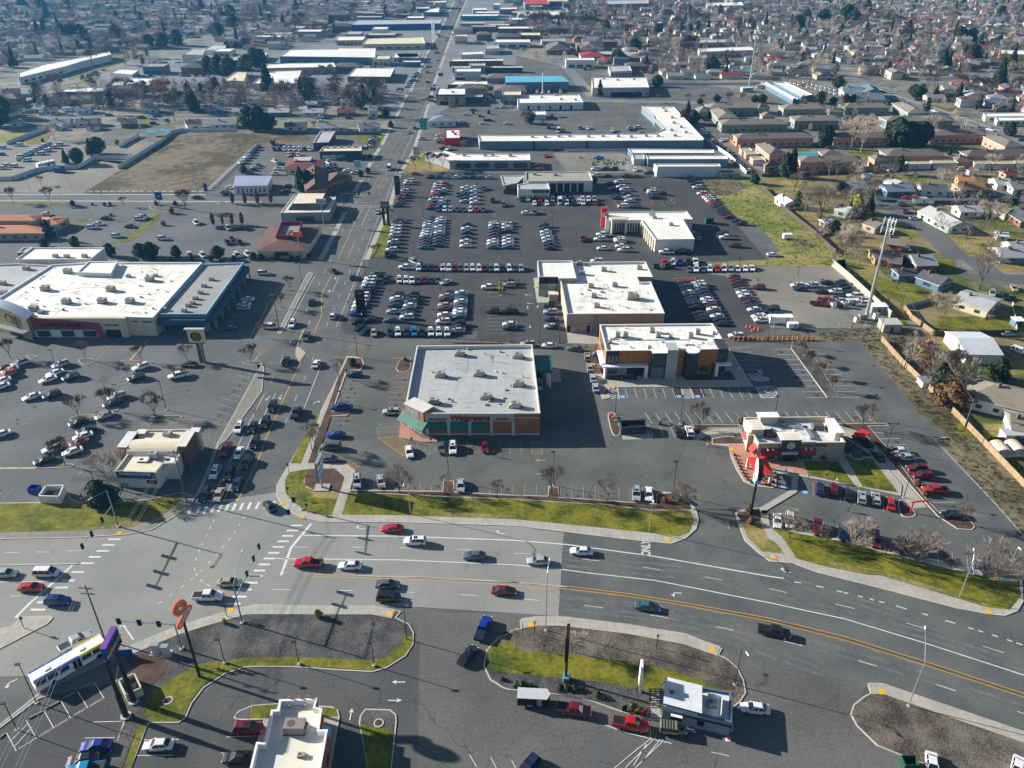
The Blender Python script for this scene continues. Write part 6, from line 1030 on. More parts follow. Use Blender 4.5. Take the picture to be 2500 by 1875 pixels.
cars('counted down the slanted rows right of the service garage',[('A2 855,850',-1,0,'sk'),('A2 940,840',-1,0,'uw'),('A2 885,900',-1,0,'sn'),('A2 955,883',-1,0,'uw'),('A2 985,906',-1,0,'uw'),('A2 995,942',-1,0,'uk'),('A2 900,960',-1,0,'sk'),('A2 918,976',-1,0,'uk'),('A2 1018,976',-1,0,'pw'),('A2 1025,1000',-1,0,'sw'),('A2 970,1045',-1,0,'vw'),('A2 1075,1047',-1,0,'vn'),('A2 1175,903',-1,0,'sn'),('A2 1215,913',-1,0,'uw'),('A2 1212,930',-1,0,'uw'),('A2 1225,956',-1,0,'uk'),('A2 1232,972',-1,0,'uk'),('A2 1298,939',-1,0,'uk')],LP)
row('from the top along the weedy edge of the dealership','A2 1535,808','A2 1640,940',Lf,'uk uk un uw _ uw');row('from the top in the diagonal line beside the weedy bank','A2 1665,957','A2 1858,1137',Lf,'sr uw uw uw sr sm sn sm sn sk sk sm')
cars('behind the service garage on the gravel',[('A2 740,732',-1,0,'uw'),('A2 820,733',-1,0,'uk'),('A2 895,731',-1,0,'uk'),('A2 745,787',-1,0,'pw'),('A2 835,790',-1,0,'sk'),('A2 1000,791',-1,0,'pm'),('A2 1075,792',-1,0,'sg'),('A2 1185,767',-1,0,'uk'),('A2 1075,737',0,1,'sw'),('A2 765,641',-1,0,'pc'),('A2 320,621',0,1,'sr'),('A2 265,696',-1,0,'sr'),('A2 270,730',-1,0,'sr')],LP)
row('down the upper line beside the white boundary fence','A2 1715,487','A2 1890,612',(-1,.3),'sw sm sk sk sl sk');row('down the lower line beside the white boundary fence','A2 1912,657','A2 2030,742',(-1,.3),'sk sn sk sk sk sw')
cars('around the strip mall car park',[('A2 1040,387',1,0,'uw'),('A2 1050,402',1,0,'sk'),('A2 1105,382',1,0,'vw'),('A2 885,406',0,1,'uw'),('A2 905,431',1,0,'sn'),('A2 1135,423',1,0,'sl'),('A2 345,381',0,1,'un'),('A2 428,411',0,1,'cw'),('A2 612,386',0,1,'sn'),('A2 675,387',0,1,'sw'),('A2 295,341',0,1,'sl'),('A2 438,288',0,1,'ul'),('A2 372,288',0,1,'uk'),('A2 1650,410',1,0,'uw'),('A2 1655,430',1,0,'sw'),('A2 1720,355',1,0,'sm'),('A2 1655,300',1,0,'sn'),('A2 1680,318',1,0,'sk'),('A2 1800,490',0,1,'sw'),('A2 1860,487',1,0,'sw'),('A2 1430,245',1,0,'ul'),('A2 1440,265',1,0,'sl'),('A2 25,158',1,0,'sk'),('A2 30,175',1,0,'sk'),('A2 2010,75',1,0,'vw'),('A2 2130,45',1,0,'cw')],LP)
cars('around the orange-roofed building and neighbouring lot',[('A0 395,1112',1,0,'sw'),('A0 895,1147',1,0,'sk'),('A0 1180,1152',1,0,'uw'),('A0 1210,1137',1,0,'uw'),('A0 830,1194',1,0,'sw'),('A0 778,1224',1,0,'uw'),('A0 1100,1215',1,0,'sk'),('A0 988,1297',1,0,'uw'),('A0 1375,1317',1,0,'uw'),('A0 1655,1185',.5,.5,'uw'),('A0 1868,1227',1,0,'sn'),('A0 1925,1230',.5,.5,'ul'),('A0 2025,1230',1,0,'pk'),('A0 2080,1230',.5,.5,'sk'),('A0 1950,1317',.5,.5,'sm'),('A0 1918,1352',.5,.5,'uk'),('A0 2020,1350',.5,.5,'uk'),('A0 1603,1460',.5,.5,'uw'),('A0 1712,1460',.5,.5,'uw'),('A0 2000,1460',.5,.5,'uw'),('A0 2090,1450',.5,.5,'uw'),('A0 1905,927',1,0,'sn'),('A0 1915,942',1,0,'sn'),('A0 1945,887',1,0,'sw'),('A0 1665,972',1,0,'sk')],LP)
row('from the left in the upper line of white vans behind the fence','A0 170,627','A0 395,522',(-1,.1),'vw vw vw vw vw vw vw');row('from the left in the lower line of white vans behind the fence','A0 225,657','A0 495,525',(-1,.1),'vw _ vw vw vw vw');cars('at the left picture edge in the van yard',[('A0 110,707',-1,0,'vw'),('A0 40,702',-1,0,'vw'),('A0 5,722',-1,0,'vw'),('A0 155,529',-1,0,'vw'),('A0 10,552',-1,0,'vw'),('A0 5,607',-1,0,'sn')],LP)
row('up the slanted line right of the dirt lot','A0 2040,677','A0 2168,545',(-1,.3),'uw sl uw ue sn ue se');cars('in the restaurant car park right of the dirt lot',[('A0 2100,766',-1,0,'ug'),('A0 2135,737',-1,0,'sk'),('A0 2150,717',-1,0,'sw'),('A0 2170,701',-1,0,'sk'),('A1 25,712',-1,0,'sw'),('A1 15,737',-1,0,'sw'),('A1 180,667',1,.3,'uw'),('A1 235,692',-1,0,'sn'),('A1 205,730',-1,0,'uw'),('A1 180,772',-1,0,'uw'),('A1 285,874',-1,0,'sm'),('A1 268,917',-1,0,'sm')],LP)
row('from the left behind the red-brown roofed restaurant','A1 170,565','A1 470,567',(.5,1),'uk uk uw uw uw uw uk uw');cars('around the red-brown roofed restaurant',[('A1 160,517',0,1,'cn'),('A1 225,537',1,0,'sn'),('A1 300,537',1,0,'sl'),('A1 290,614',0,1,'uw'),('A1 330,612',0,1,'pr'),('A1 372,614',0,1,'uw'),('A1 665,642',-1,0,'sw'),('A1 742,647',-1,0,'sk'),('A1 810,660',-1,0,'sk'),('A1 628,677',1,.5,'uw'),('A1 665,712',-1,0,'pw'),('A1 665,747',-1,0,'sn'),('A1 790,744',-1,0,'sw'),('A1 852,764',-1,0,'uw'),('A1 870,750',-1,0,'sk')],LP)
row('from the top beside the grass bank near the clinic','A1 1010,468','A1 970,540',Lf,'sk sw sk sk sk sw');cars('around the red-walled kiosk',[('A1 1415,477',-1,0,'uw'),('A1 1565,447',-1,0,'sw'),('A1 1560,480',-1,0,'uw'),('A1 1570,504',-1,0,'sk'),('A1 1612,512',-1,0,'pk'),('A1 1640,562',-1,.5,'uw'),('A1 1590,555',-1,0,'sk')],LP)
cars('far up the right side of the main road',[('A1 1755,337',-1,0,'uw'),('A1 1965,320',1,0,'sk'),('A1 1990,320',1,0,'sk'),('A1 1935,347',1,0,'sw'),('A1 2140,347',1,0,'sw'),('A1 1790,272',1,0,'sw'),('A1 2150,155',1,0,'sk'),('A1 2140,72',1,0,'sw')],LP)
cars('along the residential street beyond the dirt lot',[('A1 550,297',1,0,'pw'),('A1 625,302',1,0,'sn'),('A1 570,327',1,0,'sw'),('A1 800,302',1,0,'sn'),('A1 985,304',1,0,'se'),('A0 355,267',1,0,'vw'),('A0 600,277',1,0,'sw'),('A0 920,277',1,0,'sk'),('A0 1290,307',1,0,'sw'),('A0 1180,375',1,.3,'ul'),('A0 1195,298',1,0,'pk'),('A0 1320,287',1,0,'sn'),('A0 1290,345',1,-.5,'un'),('A0 1010,305',1,-.3,'sw')],LP)
cars('in the gardens near the weedy field',[('A3 1515,1203',1,0,'sn'),('A3 1290,1147',1,0,'sl'),('A3 1235,1222',1,.1,'pk'),('A3 1210,1090',0,1,'um'),('A3 1225,973',1,0,'sr'),('A3 1185,1030',1,0,'ug'),('A3 1660,935',1,.1,'sw'),('A3 1815,960',1,0,'sk'),('A3 1930,958',1,0,'sk'),('A3 2025,1000',1,0,'uk'),('A3 2100,997',1,0,'pw'),('A3 1180,1392',1,0,'pw'),('A3 1210,1417',1,0,'sm'),('A3 500,1275',.7,.7,'ul'),('B3 2130,355',.4,.7,'st'),('B3 2050,425',.4,.9,'pk'),('B3 1945,400',0,1,'ul'),('B3 2080,738',1,0,'sl'),('B3 2180,885',1,.4,'vw'),('A3 1930,400',1,.2,'sw'),('A3 1800,370',-1,-.2,'st'),('A3 1460,243',1,.2,'sw'),('A3 1325,148',1,0,'pk'),('A3 290,400',1,0,'sl'),('A3 1045,152',1,0,'sw'),('A3 1120,152',1,0,'un'),('A3 2200,487',1,0,'sn'),('A3 1100,747',1,0,'sw'),('A3 1690,733',1,0,'vw'),('A3 420,398',1,0,'sm')],LP)
# far rows
for wh,a,b,d,c in(('from the left before the turquoise motel','T1 0,392','T1 225,392',Dn,'w n l w k w l w n w'),('from the top beside the brown walled store','T0 1745,370','T0 1785,315',Lf,'l w n e w k w n'),('from the left near the far white block row','T0 860,370','T0 910,345',Lf,'k w k l'),('from the left in the mid-left car park','T0 640,272','T0 800,262',(1,-.2),'w k k k _ w w w'),('from the left at the far stepped store','T0 350,330','T0 440,298',(1,-.3),'w l k w'),('from the left beside the far storage rows','T1 1210,352','T1 1400,400',(.5,.7),'w w w o w w w w w w w'),('from the left in the second rank beside the storage rows','T1 1270,352','T1 1400,385',(.5,.7),'w y w w w w w w'),('from the left under the tan hall','T1 840,238','T1 960,240',Dn,'w k n w l k')):row(wh,a,b,d,c)
for i in range(26):
 t=rr.random();lane=rr.choice([(-60,130),(55,-120)]);x=1000+(1-t)*640;P=wp('R 1290,20 960,640')if t<.5 else wp('R 960,640 560,1500');q=P[0].lerp(P[1],rr.random())+Vector(((3.5 if lane[0]>0 else-3.5)+rr.choice((-1.6,1.6)),0,0));q.z=0
 c=rr.choice('wwklgnmr');put_car(q,Vector((.12 if lane[0]>0 else-.12,1 if lane[0]>0 else-1,0)),rr.choice('su')+c,f'{CCOL[c][0]} car, {ordn(i + 1)} of those on the far stretch of the main road',TR)
CARS.sort(key=lambda c:c[0].y)
clash=[]
for c in CARS:
 if all((c[0]-o[0]).length>1.5 for o in clash):clash.append(c)
CARS=clash
stuff_v,NEAR,IND=[],128,288
seen=set()
for i,(p,a,t,c,lab,grp)in enumerate(CARS):
 parts,one=car_meshes(t,c)
 nm={'s':'parked_car' if grp!=TR else 'car','u':'suv','v':'minivan','p':'pickup_truck','c':'cargo_van','j':'off_roader'}[t];cat=TN[t][1]
 if lab in seen:print('DUP',lab)
 seen.add(lab)
 if i<NEAR:
  r=thing(nm,lab,cat,p,grp or LP);r.rotation_euler.z=a
  for n_,me in parts:o=bpy.data.objects.new(n_,me);COL.objects.link(o);o.parent=r
 elif i<IND:
  o=bpy.data.objects.new(nm,one);COL.objects.link(o);o.location=p;o.rotation_euler.z=a;tag(o,lab,cat,grp or LP)
 else:stuff_v.append((p,a,one))
def merge(name,items,**kw): # items: (pos, rotation, mesh, scale?)
 mb=MB()
 for it in items:
  p,a,me=it[:3];s=it[3]if len(it)>3 else 1;cr,sr=math.cos(a)*s,math.sin(a)*s;k=len(mb.v)
  mb.v+=[(p.x+v.co.x*cr-v.co.y*sr,p.y+v.co.x*sr+v.co.y*cr,p.z+v.co.z*s)for v in me.vertices]
  ix=[mb.mi(m)for m in me.materials]
  for f in me.polygons:mb.f.append(tuple(v+k for v in f.vertices));mb.m.append(ix[f.material_index])
 return tag(mb.build(name,None,Vector((0,0,0))),**kw)
merge('distant_parked_cars',stuff_v,label='many small cars parked in the farthest car lots and along the far streets',cat='cars',kind='stuff')
# bus, trailers, loaded goods
def bus(sa,sb,L_,label,far=False,w=2.6,h=3.05):
 A,B=wp(sa+' '+sb,1.4);c=(A+B)/2;d=(B-A).normalized();a=math.atan2(d.y,d.x);r=thing('bus',label,'bus',(c.x,c.y,0));r.rotation_euler.z=a;O=Vector((0,0,0))
 def pt(n,mb):o=mb.build(n,None,O);o.parent=r;return o
 mb=MB();mb.box((0,0,.35),(L_,w,1.15),white);mb.box((0,0,2.45),(L_,w,.3),white);mb.box((0,0,1.5),(L_*.985,w*.97,.95),white)
 if not far:mb.box((-L_*.18,0,2.5),(L_*.62,w+.03,.24),blue_m);mb.box((L_*.32,0,2.5),(L_*.3,w+.03,.24),yellow_m)
 pt('body',mb);mb=MB();mb.box((0,0,2.75),(L_*.99,w*.95,.18),white);pt('roof',mb)
 if not far:
  for sy in(-1,1):mb=MB();mb.box((-L_*.19,sy*(w/2-.12),2.9),(L_*.6,.32,.06),blue_m);mb.box((L_*.3,sy*(w/2-.12),2.9),(L_*.36,.32,.06),yellow_m);mb.box((0,sy*(w/2+.015),1.28),(L_*.97,.02,.1),blue_m);pt('stripe',mb)
 for k,x in enumerate((-L_*.28,L_*.2)):mb=MB();mb.box((x,0,2.93),(.9,.8,.14),white);pt('roof_hatch',mb)
 for k in range(6):
  if k==3:continue
  mb=MB();x=-L_*.41+k*L_*.155;mb.box((x,0,1.5),(L_*.13,w+.02,.85),glass_m);pt('window',mb)
 mb=MB();mb.box((L_*.07,-w/2-.01,.45),(1.3,.05,1.95),black);mb.box((L_*.07,-w/2-.04,.45),(.08,.05,1.95),white);pt('door',mb);mb=MB();mb.box((L_/2+.01,0,1.3),(.04,w*.85,1.1),glass_m);pt('windscreen',mb)
 for x in(-L_*.27,L_*.36):
  for sy in(-1,1):mb=MB();mb.tube((x,sy*(w/2-.3),.5),(x,sy*(w/2+.01),.5),.5,tyre,n=14);pt('wheel',mb)
 return r
bus('D0 300,920','D0 860,600',12.2,'long white city bus with blue and yellow roof stripe, bottom left');bus('A0 320,712','A0 455,683',9,'white bus parked in the fenced van yard',True);bus('A2 1955,68','A2 2080,62',9,'white coach in the empty car park far away',True)
def trailer(s,d,L_,w,h,m,rm,label,nose=True,name='trailer',door=True):
 p=wp(s,.8)[0];p.z=0;(x,y),=px(s);dv=world_dir(x,y,*d);r=thing(name,label,'trailer' if name=='trailer' else 'camper',p);r.rotation_euler.z=math.atan2(dv.y,dv.x);O=Vector((0,0,0))
 def pt(n,mb):o=mb.build(n,None,O);o.parent=r;return o
 P=[Vector(q)for q in((-L_/2,-w/2),(L_/2,-w/2),(L_/2+.5,0),(L_/2,w/2),(-L_/2,w/2))]if nose else[Vector(q)for q in((-L_/2,-w/2),(L_/2,-w/2),(L_/2,w/2),(-L_/2,w/2))]
 pt('body',MB().prism(P,.5,h,m));pt('roof',MB().prism(inset(P,-.04),h,h+.08,rm));mb=MB();mb.box((L_/2+.9,0,.45),(1.4,.1,.1),dark_met);pt('tow_bar',mb)
 for sy in(-1,1):mb=MB();mb.tube((-.3,sy*(w/2),.36),(-.3,sy*(w/2+.2),.36),.36,tyre,n=12);mb.box((-.3,sy*(w/2+.12),.72),(1.0,.28,.06),rm);pt('wheel',mb)
 if door:mb=MB();mb.box((L_*.25,-w/2-.015,.7),(.8,.04,1.5),M('door_frame_grey',(.3,.3,.32)));pt('door',mb)
trailer('D2 205,1065',(1,.05),4.9,2.1,2.3,black,M('silver_roof',(.5,.52,.56)),'black box trailer with silver roof behind the maroon pickup');trailer('B3 155,635',(1,0),7.4,2.4,2.6,white,white,'long white cargo trailer on the gravel yard',False);trailer('B3 255,680',(1,0),2.9,1.8,2.0,white,white,'small white cargo trailer beside the longer one');trailer('A3 215,1310',(-1,0),3.4,2.0,2.2,white,white,'small white trailer alone in the weedy field')
for s,l_ in(('A3 1330,1015','long silver travel trailer parked at the street bend'),('A3 1375,925','small white camper beside a dark-roofed house'),('A3 890,810','white domed camper behind a blue-grey roof'),('A0 565,240','white motorhome in the far residential row'),('A1 415,245','white camper parked between two far houses'),('A3 1770,775','white camper near the orange-tan roofs')):trailer(s,(1,-.05),6.2 if 'long' in l_ else 5,2.4,2.8,white,roof_lg,l_,False,'camper')
# ================================================================ TREES AND SHRUBS
def bare_tree(seed,H,spread,depth,ntw,m,fan=False,tw_=.03):
 rn=random.Random(seed);tr=MB();cr_=MB()
 def seg(mb,a,b,r0,r1,mm):
  d=(b-a).normalized();u=d.orthogonal().normalized();w=d.cross(u);vs=[]
  for p,r in((a,r0),(b,r1)):
   for i in range(3):t=2.094*i;vs.append(p+(u*math.cos(t)+w*math.sin(t))*r)
  mb.add(vs,[(0,1,4,3),(1,2,5,4),(2,0,3,5)],mm)
 def grow(p,d,L_,r,k):
  q=p+d*L_;mid=p.lerp(q,.5)+Vector((rn.uniform(-1,1),rn.uniform(-1,1),rn.uniform(-.5,.5)))*L_*.06
  mb=tr if k<=1 else cr_;mm=bark if k<=2 else m
  seg(mb,p,mid,r,r*.85,mm);seg(mb,mid,q,r*.85,r*.65,mm)
  if k>=depth:
   for _ in range(ntw):
    e=(d+Vector((rn.gauss(0,.4),rn.gauss(0,.4),rn.gauss(.1,.3)))).normalized();s=p.lerp(q,rn.random());t=s+e*L_*rn.uniform(.5,1.1);seg(cr_,s,t,tw_,tw_*.5,m)
   return
  n=rn.choice((2,3,3))if k else 8 if fan else 4
  for i in range(n):
   az=2*math.pi*(i+rn.random()*.7)/n;tilt=(rn.uniform(.2,1.15)if fan else rn.uniform(.3,.8))*spread if not k else rn.uniform(.2,.5)
   e=(d+Vector((math.cos(az),math.sin(az),0))*tilt+Vector((0,0,.12))).normalized()
   grow(q if i or not k else p.lerp(q,.9),e,L_*(rn.uniform(1.0,1.5)if fan and not k else rn.uniform(.72,.92)),r*.6,k+1)
 grow(Vector((0,0,-.05)),Vector((rn.uniform(-.05,.05),rn.uniform(-.05,.05),1)),H*(.13 if fan else .24),H*.022,0)
 t=tr.build('trunk',None,Vector((0,0,0)));c=cr_.build('crown',None,Vector((0,0,0)))
 zs=max(v.co.z for v in c.data.vertices);s=H/zs
 for o in(t,c):
  for v in o.data.vertices:v.co*=s
 out=(t.data,c.data,H);bpy.data.objects.remove(t);bpy.data.objects.remove(c);return out
def leaf_tree(seed,H,W_,n,m,shape='cone',sz=.5,trunk=True,base=.1):
 rn=random.Random(seed);tr=MB();c=MB();tr.tube((0,0,-.05),(0,0,H*.8),H*.025,bark,.03,6)
 lobes=[(rn.uniform(0,6.28),rn.uniform(.1,.9),rn.uniform(.2,.4))for _ in range(9)]
 for _ in range(n):
  t=rn.random()**(1.3 if shape=='cone' else 1);a=rn.uniform(0,6.28)
  if shape=='cone':R_=W_/2*(1-t)**.8*(1+.25*math.sin(a*3+seed+t*9))+.1
  elif shape=='column':R_=W_/2*math.sin(math.pi*min(.98,t*.9+.1))**.6
  else:R_=W_/2*math.sin(math.pi*(t*.86+.12))**.7*(1+.28*math.sin(a*2+seed+t*3)+.2*math.sin(a*5+t*11))
  rr_=R_*rn.uniform(.72,1.05);z=H*(base+t*(1-base));p=Vector((math.cos(a)*rr_,math.sin(a)*rr_,z+rn.uniform(-.2,.2)))
  nn=(Vector((math.cos(a),math.sin(a),rn.uniform(.1,1.1)))+Vector((rn.gauss(0,.5),rn.gauss(0,.5),rn.gauss(0,.4)))).normalized();u=nn.orthogonal().normalized();w=nn.cross(u);k=sz*rn.uniform(.5,1.3)
  an=rn.uniform(0,3);u,w=u*math.cos(an)+w*math.sin(an),w*math.cos(an)-u*math.sin(an)
  c.add([p-u*k,p-w*k*.7,p+u*k,p+w*k*.7],[(0,1,2,3)],m)
  # inner mass so that the crown is not see-through at its heart
 rings=6;vs=[];
 for i in range(rings+1):
  t=i/rings
  R_=W_/2*((1-t)**.8 if shape=='cone' else math.sin(math.pi*(t*.86+.1))**.7)*.72
  for j in range(8):a=6.283*j/8;q=R_*(1+.25*math.sin(j*2.3+i*1.7+seed));vs.append((math.cos(a)*q,math.sin(a)*q,H*(base+.03+t*(.92-base))))
 c.add(vs,[(8*i+j,8*i+(j+1)%8,8*(i+1)+(j+1)%8,8*(i+1)+j)for i in range(rings)for j in range(8)],m)
 o2=c.build('crown',None,Vector((0,0,0)));o1=tr.build('trunk',None,Vector((0,0,0)));out=(o1 .data,o2 .data,H)
 bpy.data.objects.remove(o1);bpy.data.objects.remove(o2);return out
BT={'r':[bare_tree(10+i,6.5,1.0,5,5,twig_rd,False,.03)for i in range(3)],'p':[bare_tree(20+i,8.5,1.15,5,4,twig_lt,True,.022)for i in range(3)],'b':[bare_tree(30+i,11,1.1,5,6,twig,False,.055)for i in range(4)],
'o':[bare_tree(41,12,.8,5,7,twig_or,False,.08)],'n':[bare_tree(80+i,7,1.0,5,5,twig,False,.02)for i in range(3)],'y':[bare_tree(50+i,4.5,.9,4,5,leaf_tan)for i in range(2)],'w':[bare_tree(60,12,.95,5,5,twig_lt,False,.04)],
'c':[leaf_tree(1+i,13,6.5,1500,leaf_d,'cone',.55)for i in range(3)],'e':[leaf_tree(5+i,8,7,1500,leaf_d,'round',.5)for i in range(3)],
's':[leaf_tree(11+i,1.3,1.8,260,leaf_m,'round',.16,base=0)for i in range(2)],'d':[leaf_tree(15,1.6,1.7,260,leaf_br,'round',.16,base=0)],'f':[bare_tree(70+i,4.5,.55,4,14,leaf_tan,False,.045)for i in range(2)],
'h':[leaf_tree(21,5.5,7.5,1800,leaf_br,'round',.35,base=0)],'k':[leaf_tree(23,4.6,4.4,1300,leaf_d,'round',.25,base=0)],'z':[leaf_tree(25,6,2.2,700,twig_rd,'column',.2)],'Y':[leaf_tree(27,7,5,900,leaf_y,'round',.4)]}
TDESC={'n':'thin bare brown tree','r':'small reddish bare tree','p':'pale fan-shaped bare tree','b':'bare brown tree','o':'rusty orange bare tree','y':'tiny tan twiggy tree','w':'tall whitish bare tree','c':'dark evergreen conifer','e':'round dark evergreen tree','s':'low green shrub','d':'low brown shrub','f':'small tan-leaved tree','h':'huge rounded brown hedge bush','k':'dense dark green bush','z':'slim reddish columnar tree','Y':'yellow-green tree'}
NTREE=0;TREES=[]
def tree(p,k,H,where,grp=None):TREES.append((p,k,H,where,grp))
def trees(where,L,grp=None):
 L=sorted(L,key=lambda t:px(t[0])[0][0]);tot={};run={};where=where.replace('from the left ','').replace('from the top ','').replace('counted ','')
 for t in L:tot[t[1]]=tot.get(t[1],0)+1
 for i,(s,k,H)in enumerate(L):
  run[k]=run.get(k,0)+1;H*=1.12 if k in 'rbwn' else 1
  p=wp(s)[0];tree(p,k,H,f'{ordn(run[k])} {TDESC[k]} from the left {where}' if tot[k]>1 else f'{TDESC[k]} {where}',grp or 'trees and shrubs '+where.split('counted')[0].split('from')[-1].strip()[:40])
trees('from the left on the lawn by the red-awning restaurant',[('C3 230,1085','p',7.5),('C3 490,1130','n',4.5),('C3 765,1190','p',8),('C3 1030,1245','n',4.5),('C3 1300,1320','p',9.2),('C3 1580,1395','n',4),('C3 1890,1480','p',10.5)])
trees('from the left along the lawn before the pharmacy',[('C1 1070,710','n',2.5),('C1 1230,700','p',7.5),('C1 1640,690','n',5),('C1 2050,735','n',4.5),('C2 370,720','n',7.5),('C2 840,780','n',7),('C2 1478,825','p',6.5)])
trees('from the left around the gym car park',[('B0 85,945','r',6),('B0 725,960','r',6),('B0 1192,975','r',5.6),('B0 1575,965','r',4.8),('B0 2120,990','r',5.6),('B0 665,1440','r',5.6),('B0 925,1385','r',6.4),('B0 1312,1440','r',7),('C0 550,470','r',7.4),('C0 940,660','w',10),('B1 305,375','r',5.6),('B1 225,525','r',5.2),('B1 70,775','r',5)])
trees('from the top beside the arterial sidewalk near the pharmacy',[('B1 715,1115','w',6),('C1 520,330','w',7),('A1 1040,1475','r',5),('A1 1150,1150','r',4)])
trees('from the top on the divider of the empty striped lot',[('B3 312,905','f',4.2),('B3 402,1000','f',4.4),('B3 485,1110','f',5.2),('B3 585,1225','f',5)])
trees('from the left around the lots above the red-awning restaurant',[('C2 1608,160','n',7),('C3 845,158','n',7),('C3 1690,965','w',5)])
trees('',[('D2 567,670','w',5)]);TREES[-1]=(*TREES[-1][:3],'small white bare tree beside the black pylon by the coffee kiosk','trees by the kiosk')
trees('from the left near the coffee kiosk',[('D2 60,955','s',1.1),('D2 117,950','s',1.7),('D2 190,955','s',1.1),('D2 437,975','s',1.5),('D2 490,975','s',1.7),('D2 553,980','s',1.6),('D2 620,990','s',1.2),('D2 752,1035','s',1.8),('D2 805,1055','s',1.3),('D2 1045,1155','s',2.4),('D1 548,370','Y',1.9),('D0 1897,425','Y',1.3),('D1 2092,900','s',1.2),('D1 2212,945','s',1.3),('D2 550,1000','d',.8)])
trees('from the left in the mulch beds right of the pharmacy',[('C2 1280,125','d',1.7),('C2 1372,125','d',1),('C2 1475,125','d',1.5),('C2 1320,780','d',2.2),('C2 1400,745','d',2.4),('C2 1440,770','s',2.2),('C2 2030,860','d',2.8),('C2 2048,965','d',2.8),('C3 1085,360','d',2.4),('C3 1130,430','d',2.6),('C3 1310,640','d',2.6),('C3 1375,725','d',2.4),('C3 685,140','d',1.4),('P 205,300','d',2.6),('P 1580,910','d',2.2),('P 105,530','d',1),('B1 1275,970','d',1.8),('B1 835,1010','k',2.4),('B1 1915,815','Y',.9),('B1 1995,815','Y',.8),('B1 2055,812','Y',.8),('B1 2160,812','Y',.9),('B2 730,930','Y',1),('B2 745,1010','Y',.9),('B2 865,1115','Y',.8),('B2 960,1120','Y',.8),('B2 825,1240','d',1.6)])
for i,s in enumerate(('P 90,850','P 115,915','P 145,975','P 175,1035','P 200,1090','P 235,1150','P 265,1205','P 310,1265','P 370,1310','P 620,1350','P 680,1355','P 740,1300','P 760,1230','P 770,1160')):tree(wp(s)[0],'d',1.1,f'clipped dark hedge shrub, {ordn(i + 1)} round the restaurant patio edge','patio hedge shrubs')
trees('beside the coffee house with the barrel roof',[('C0 860,800','k',6.2),('C0 930,790','k',5)]);trees('from the left in front of the round-cornered low block',[('A1 1365,745','b',7.5),('A1 1490,740','b',8.5),('A1 1595,735','b',8),('A1 1765,590','b',6)])
trees('in the backyards right of the plank fence',[('B3 1495,675','w',11),('B3 1590,1130','b',8.5),('B3 1590,1340','h',6.5),('B3 1980,1130','k',6.5),('B3 1835,370','w',14.5),('B3 1130,370','b',4),('B3 680,95','w',9),('B3 330,130','b',8),('A3 790,1480','w',11),('A3 690,1480','w',12),('A3 495,1145','w',13),('A3 380,1080','b',10),('A3 610,1280','k',5.5),('A3 790,1100','Y',8),('A3 900,1120','c',9),('A3 800,1100','e',5),('A3 925,1000','w',10),('A3 665,930','e',5),('A3 620,810','b',9),('A3 560,800','b',9),('A3 275,925','w',9),('A3 190,800','c',12),('A3 240,800','c',14.5),('A3 960,860','b',9),('A3 1490,935','w',11),('A3 1270,1050','o',5.5),('A3 1890,1250','w',12),('A3 1920,760','w',9),('A3 2160,1010','b',6),('A3 835,595','w',19),('A3 750,560','w',16),('A3 1130,540','e',15),('A3 1230,540','e',13),('A3 1330,540','e',13),('A3 1390,480','w',13),('A3 510,550','c',12),('A3 540,520','e',10),('A2 1500,350','e',9),('A2 1560,360','e',8.5),('A2 1515,280','c',9),('A3 1580,620','e',3),('A3 2080,455','e',8),('A2 2080,860','e',5),('A2 730,860','e',3),('A3 1820,680','b',5),('B3 1890,690','b',4),('A2 1760,170','e',5),('A2 1620,190','e',4),('A2 2080,175','e',5),('A2 2130,175','e',5),('A2 1180,170','r',6),('A2 1265,170','r',5),('A2 1640,170','r',5),('A2 1860,180','r',7),('A2 1520,165','r',5),('A2 1975,175','r',6),('A2 965,120','r',5),('A2 1065,130','r',4),('A2 775,120','c',11),('A2 1255,45','e',5),('A2 150,380','b',9),('A2 185,350','e',7),('A2 1840,235','e',4),('A3 490,180','e',8),('A3 700,180','e',6),('A3 760,180','e',6),('A3 920,170','e',5),('A3 600,190','e',5),('A3 270,190','e',4),('A3 1280,120','e',8),('A3 1340,115','e',8),('A3 1460,140','c',9),('A3 1650,160','c',12),('A3 1700,150','c',9),('A3 1640,90','b',13),('A3 1780,120','b',13),('A3 1880,120','b',12),('A3 0,180','e',6)])
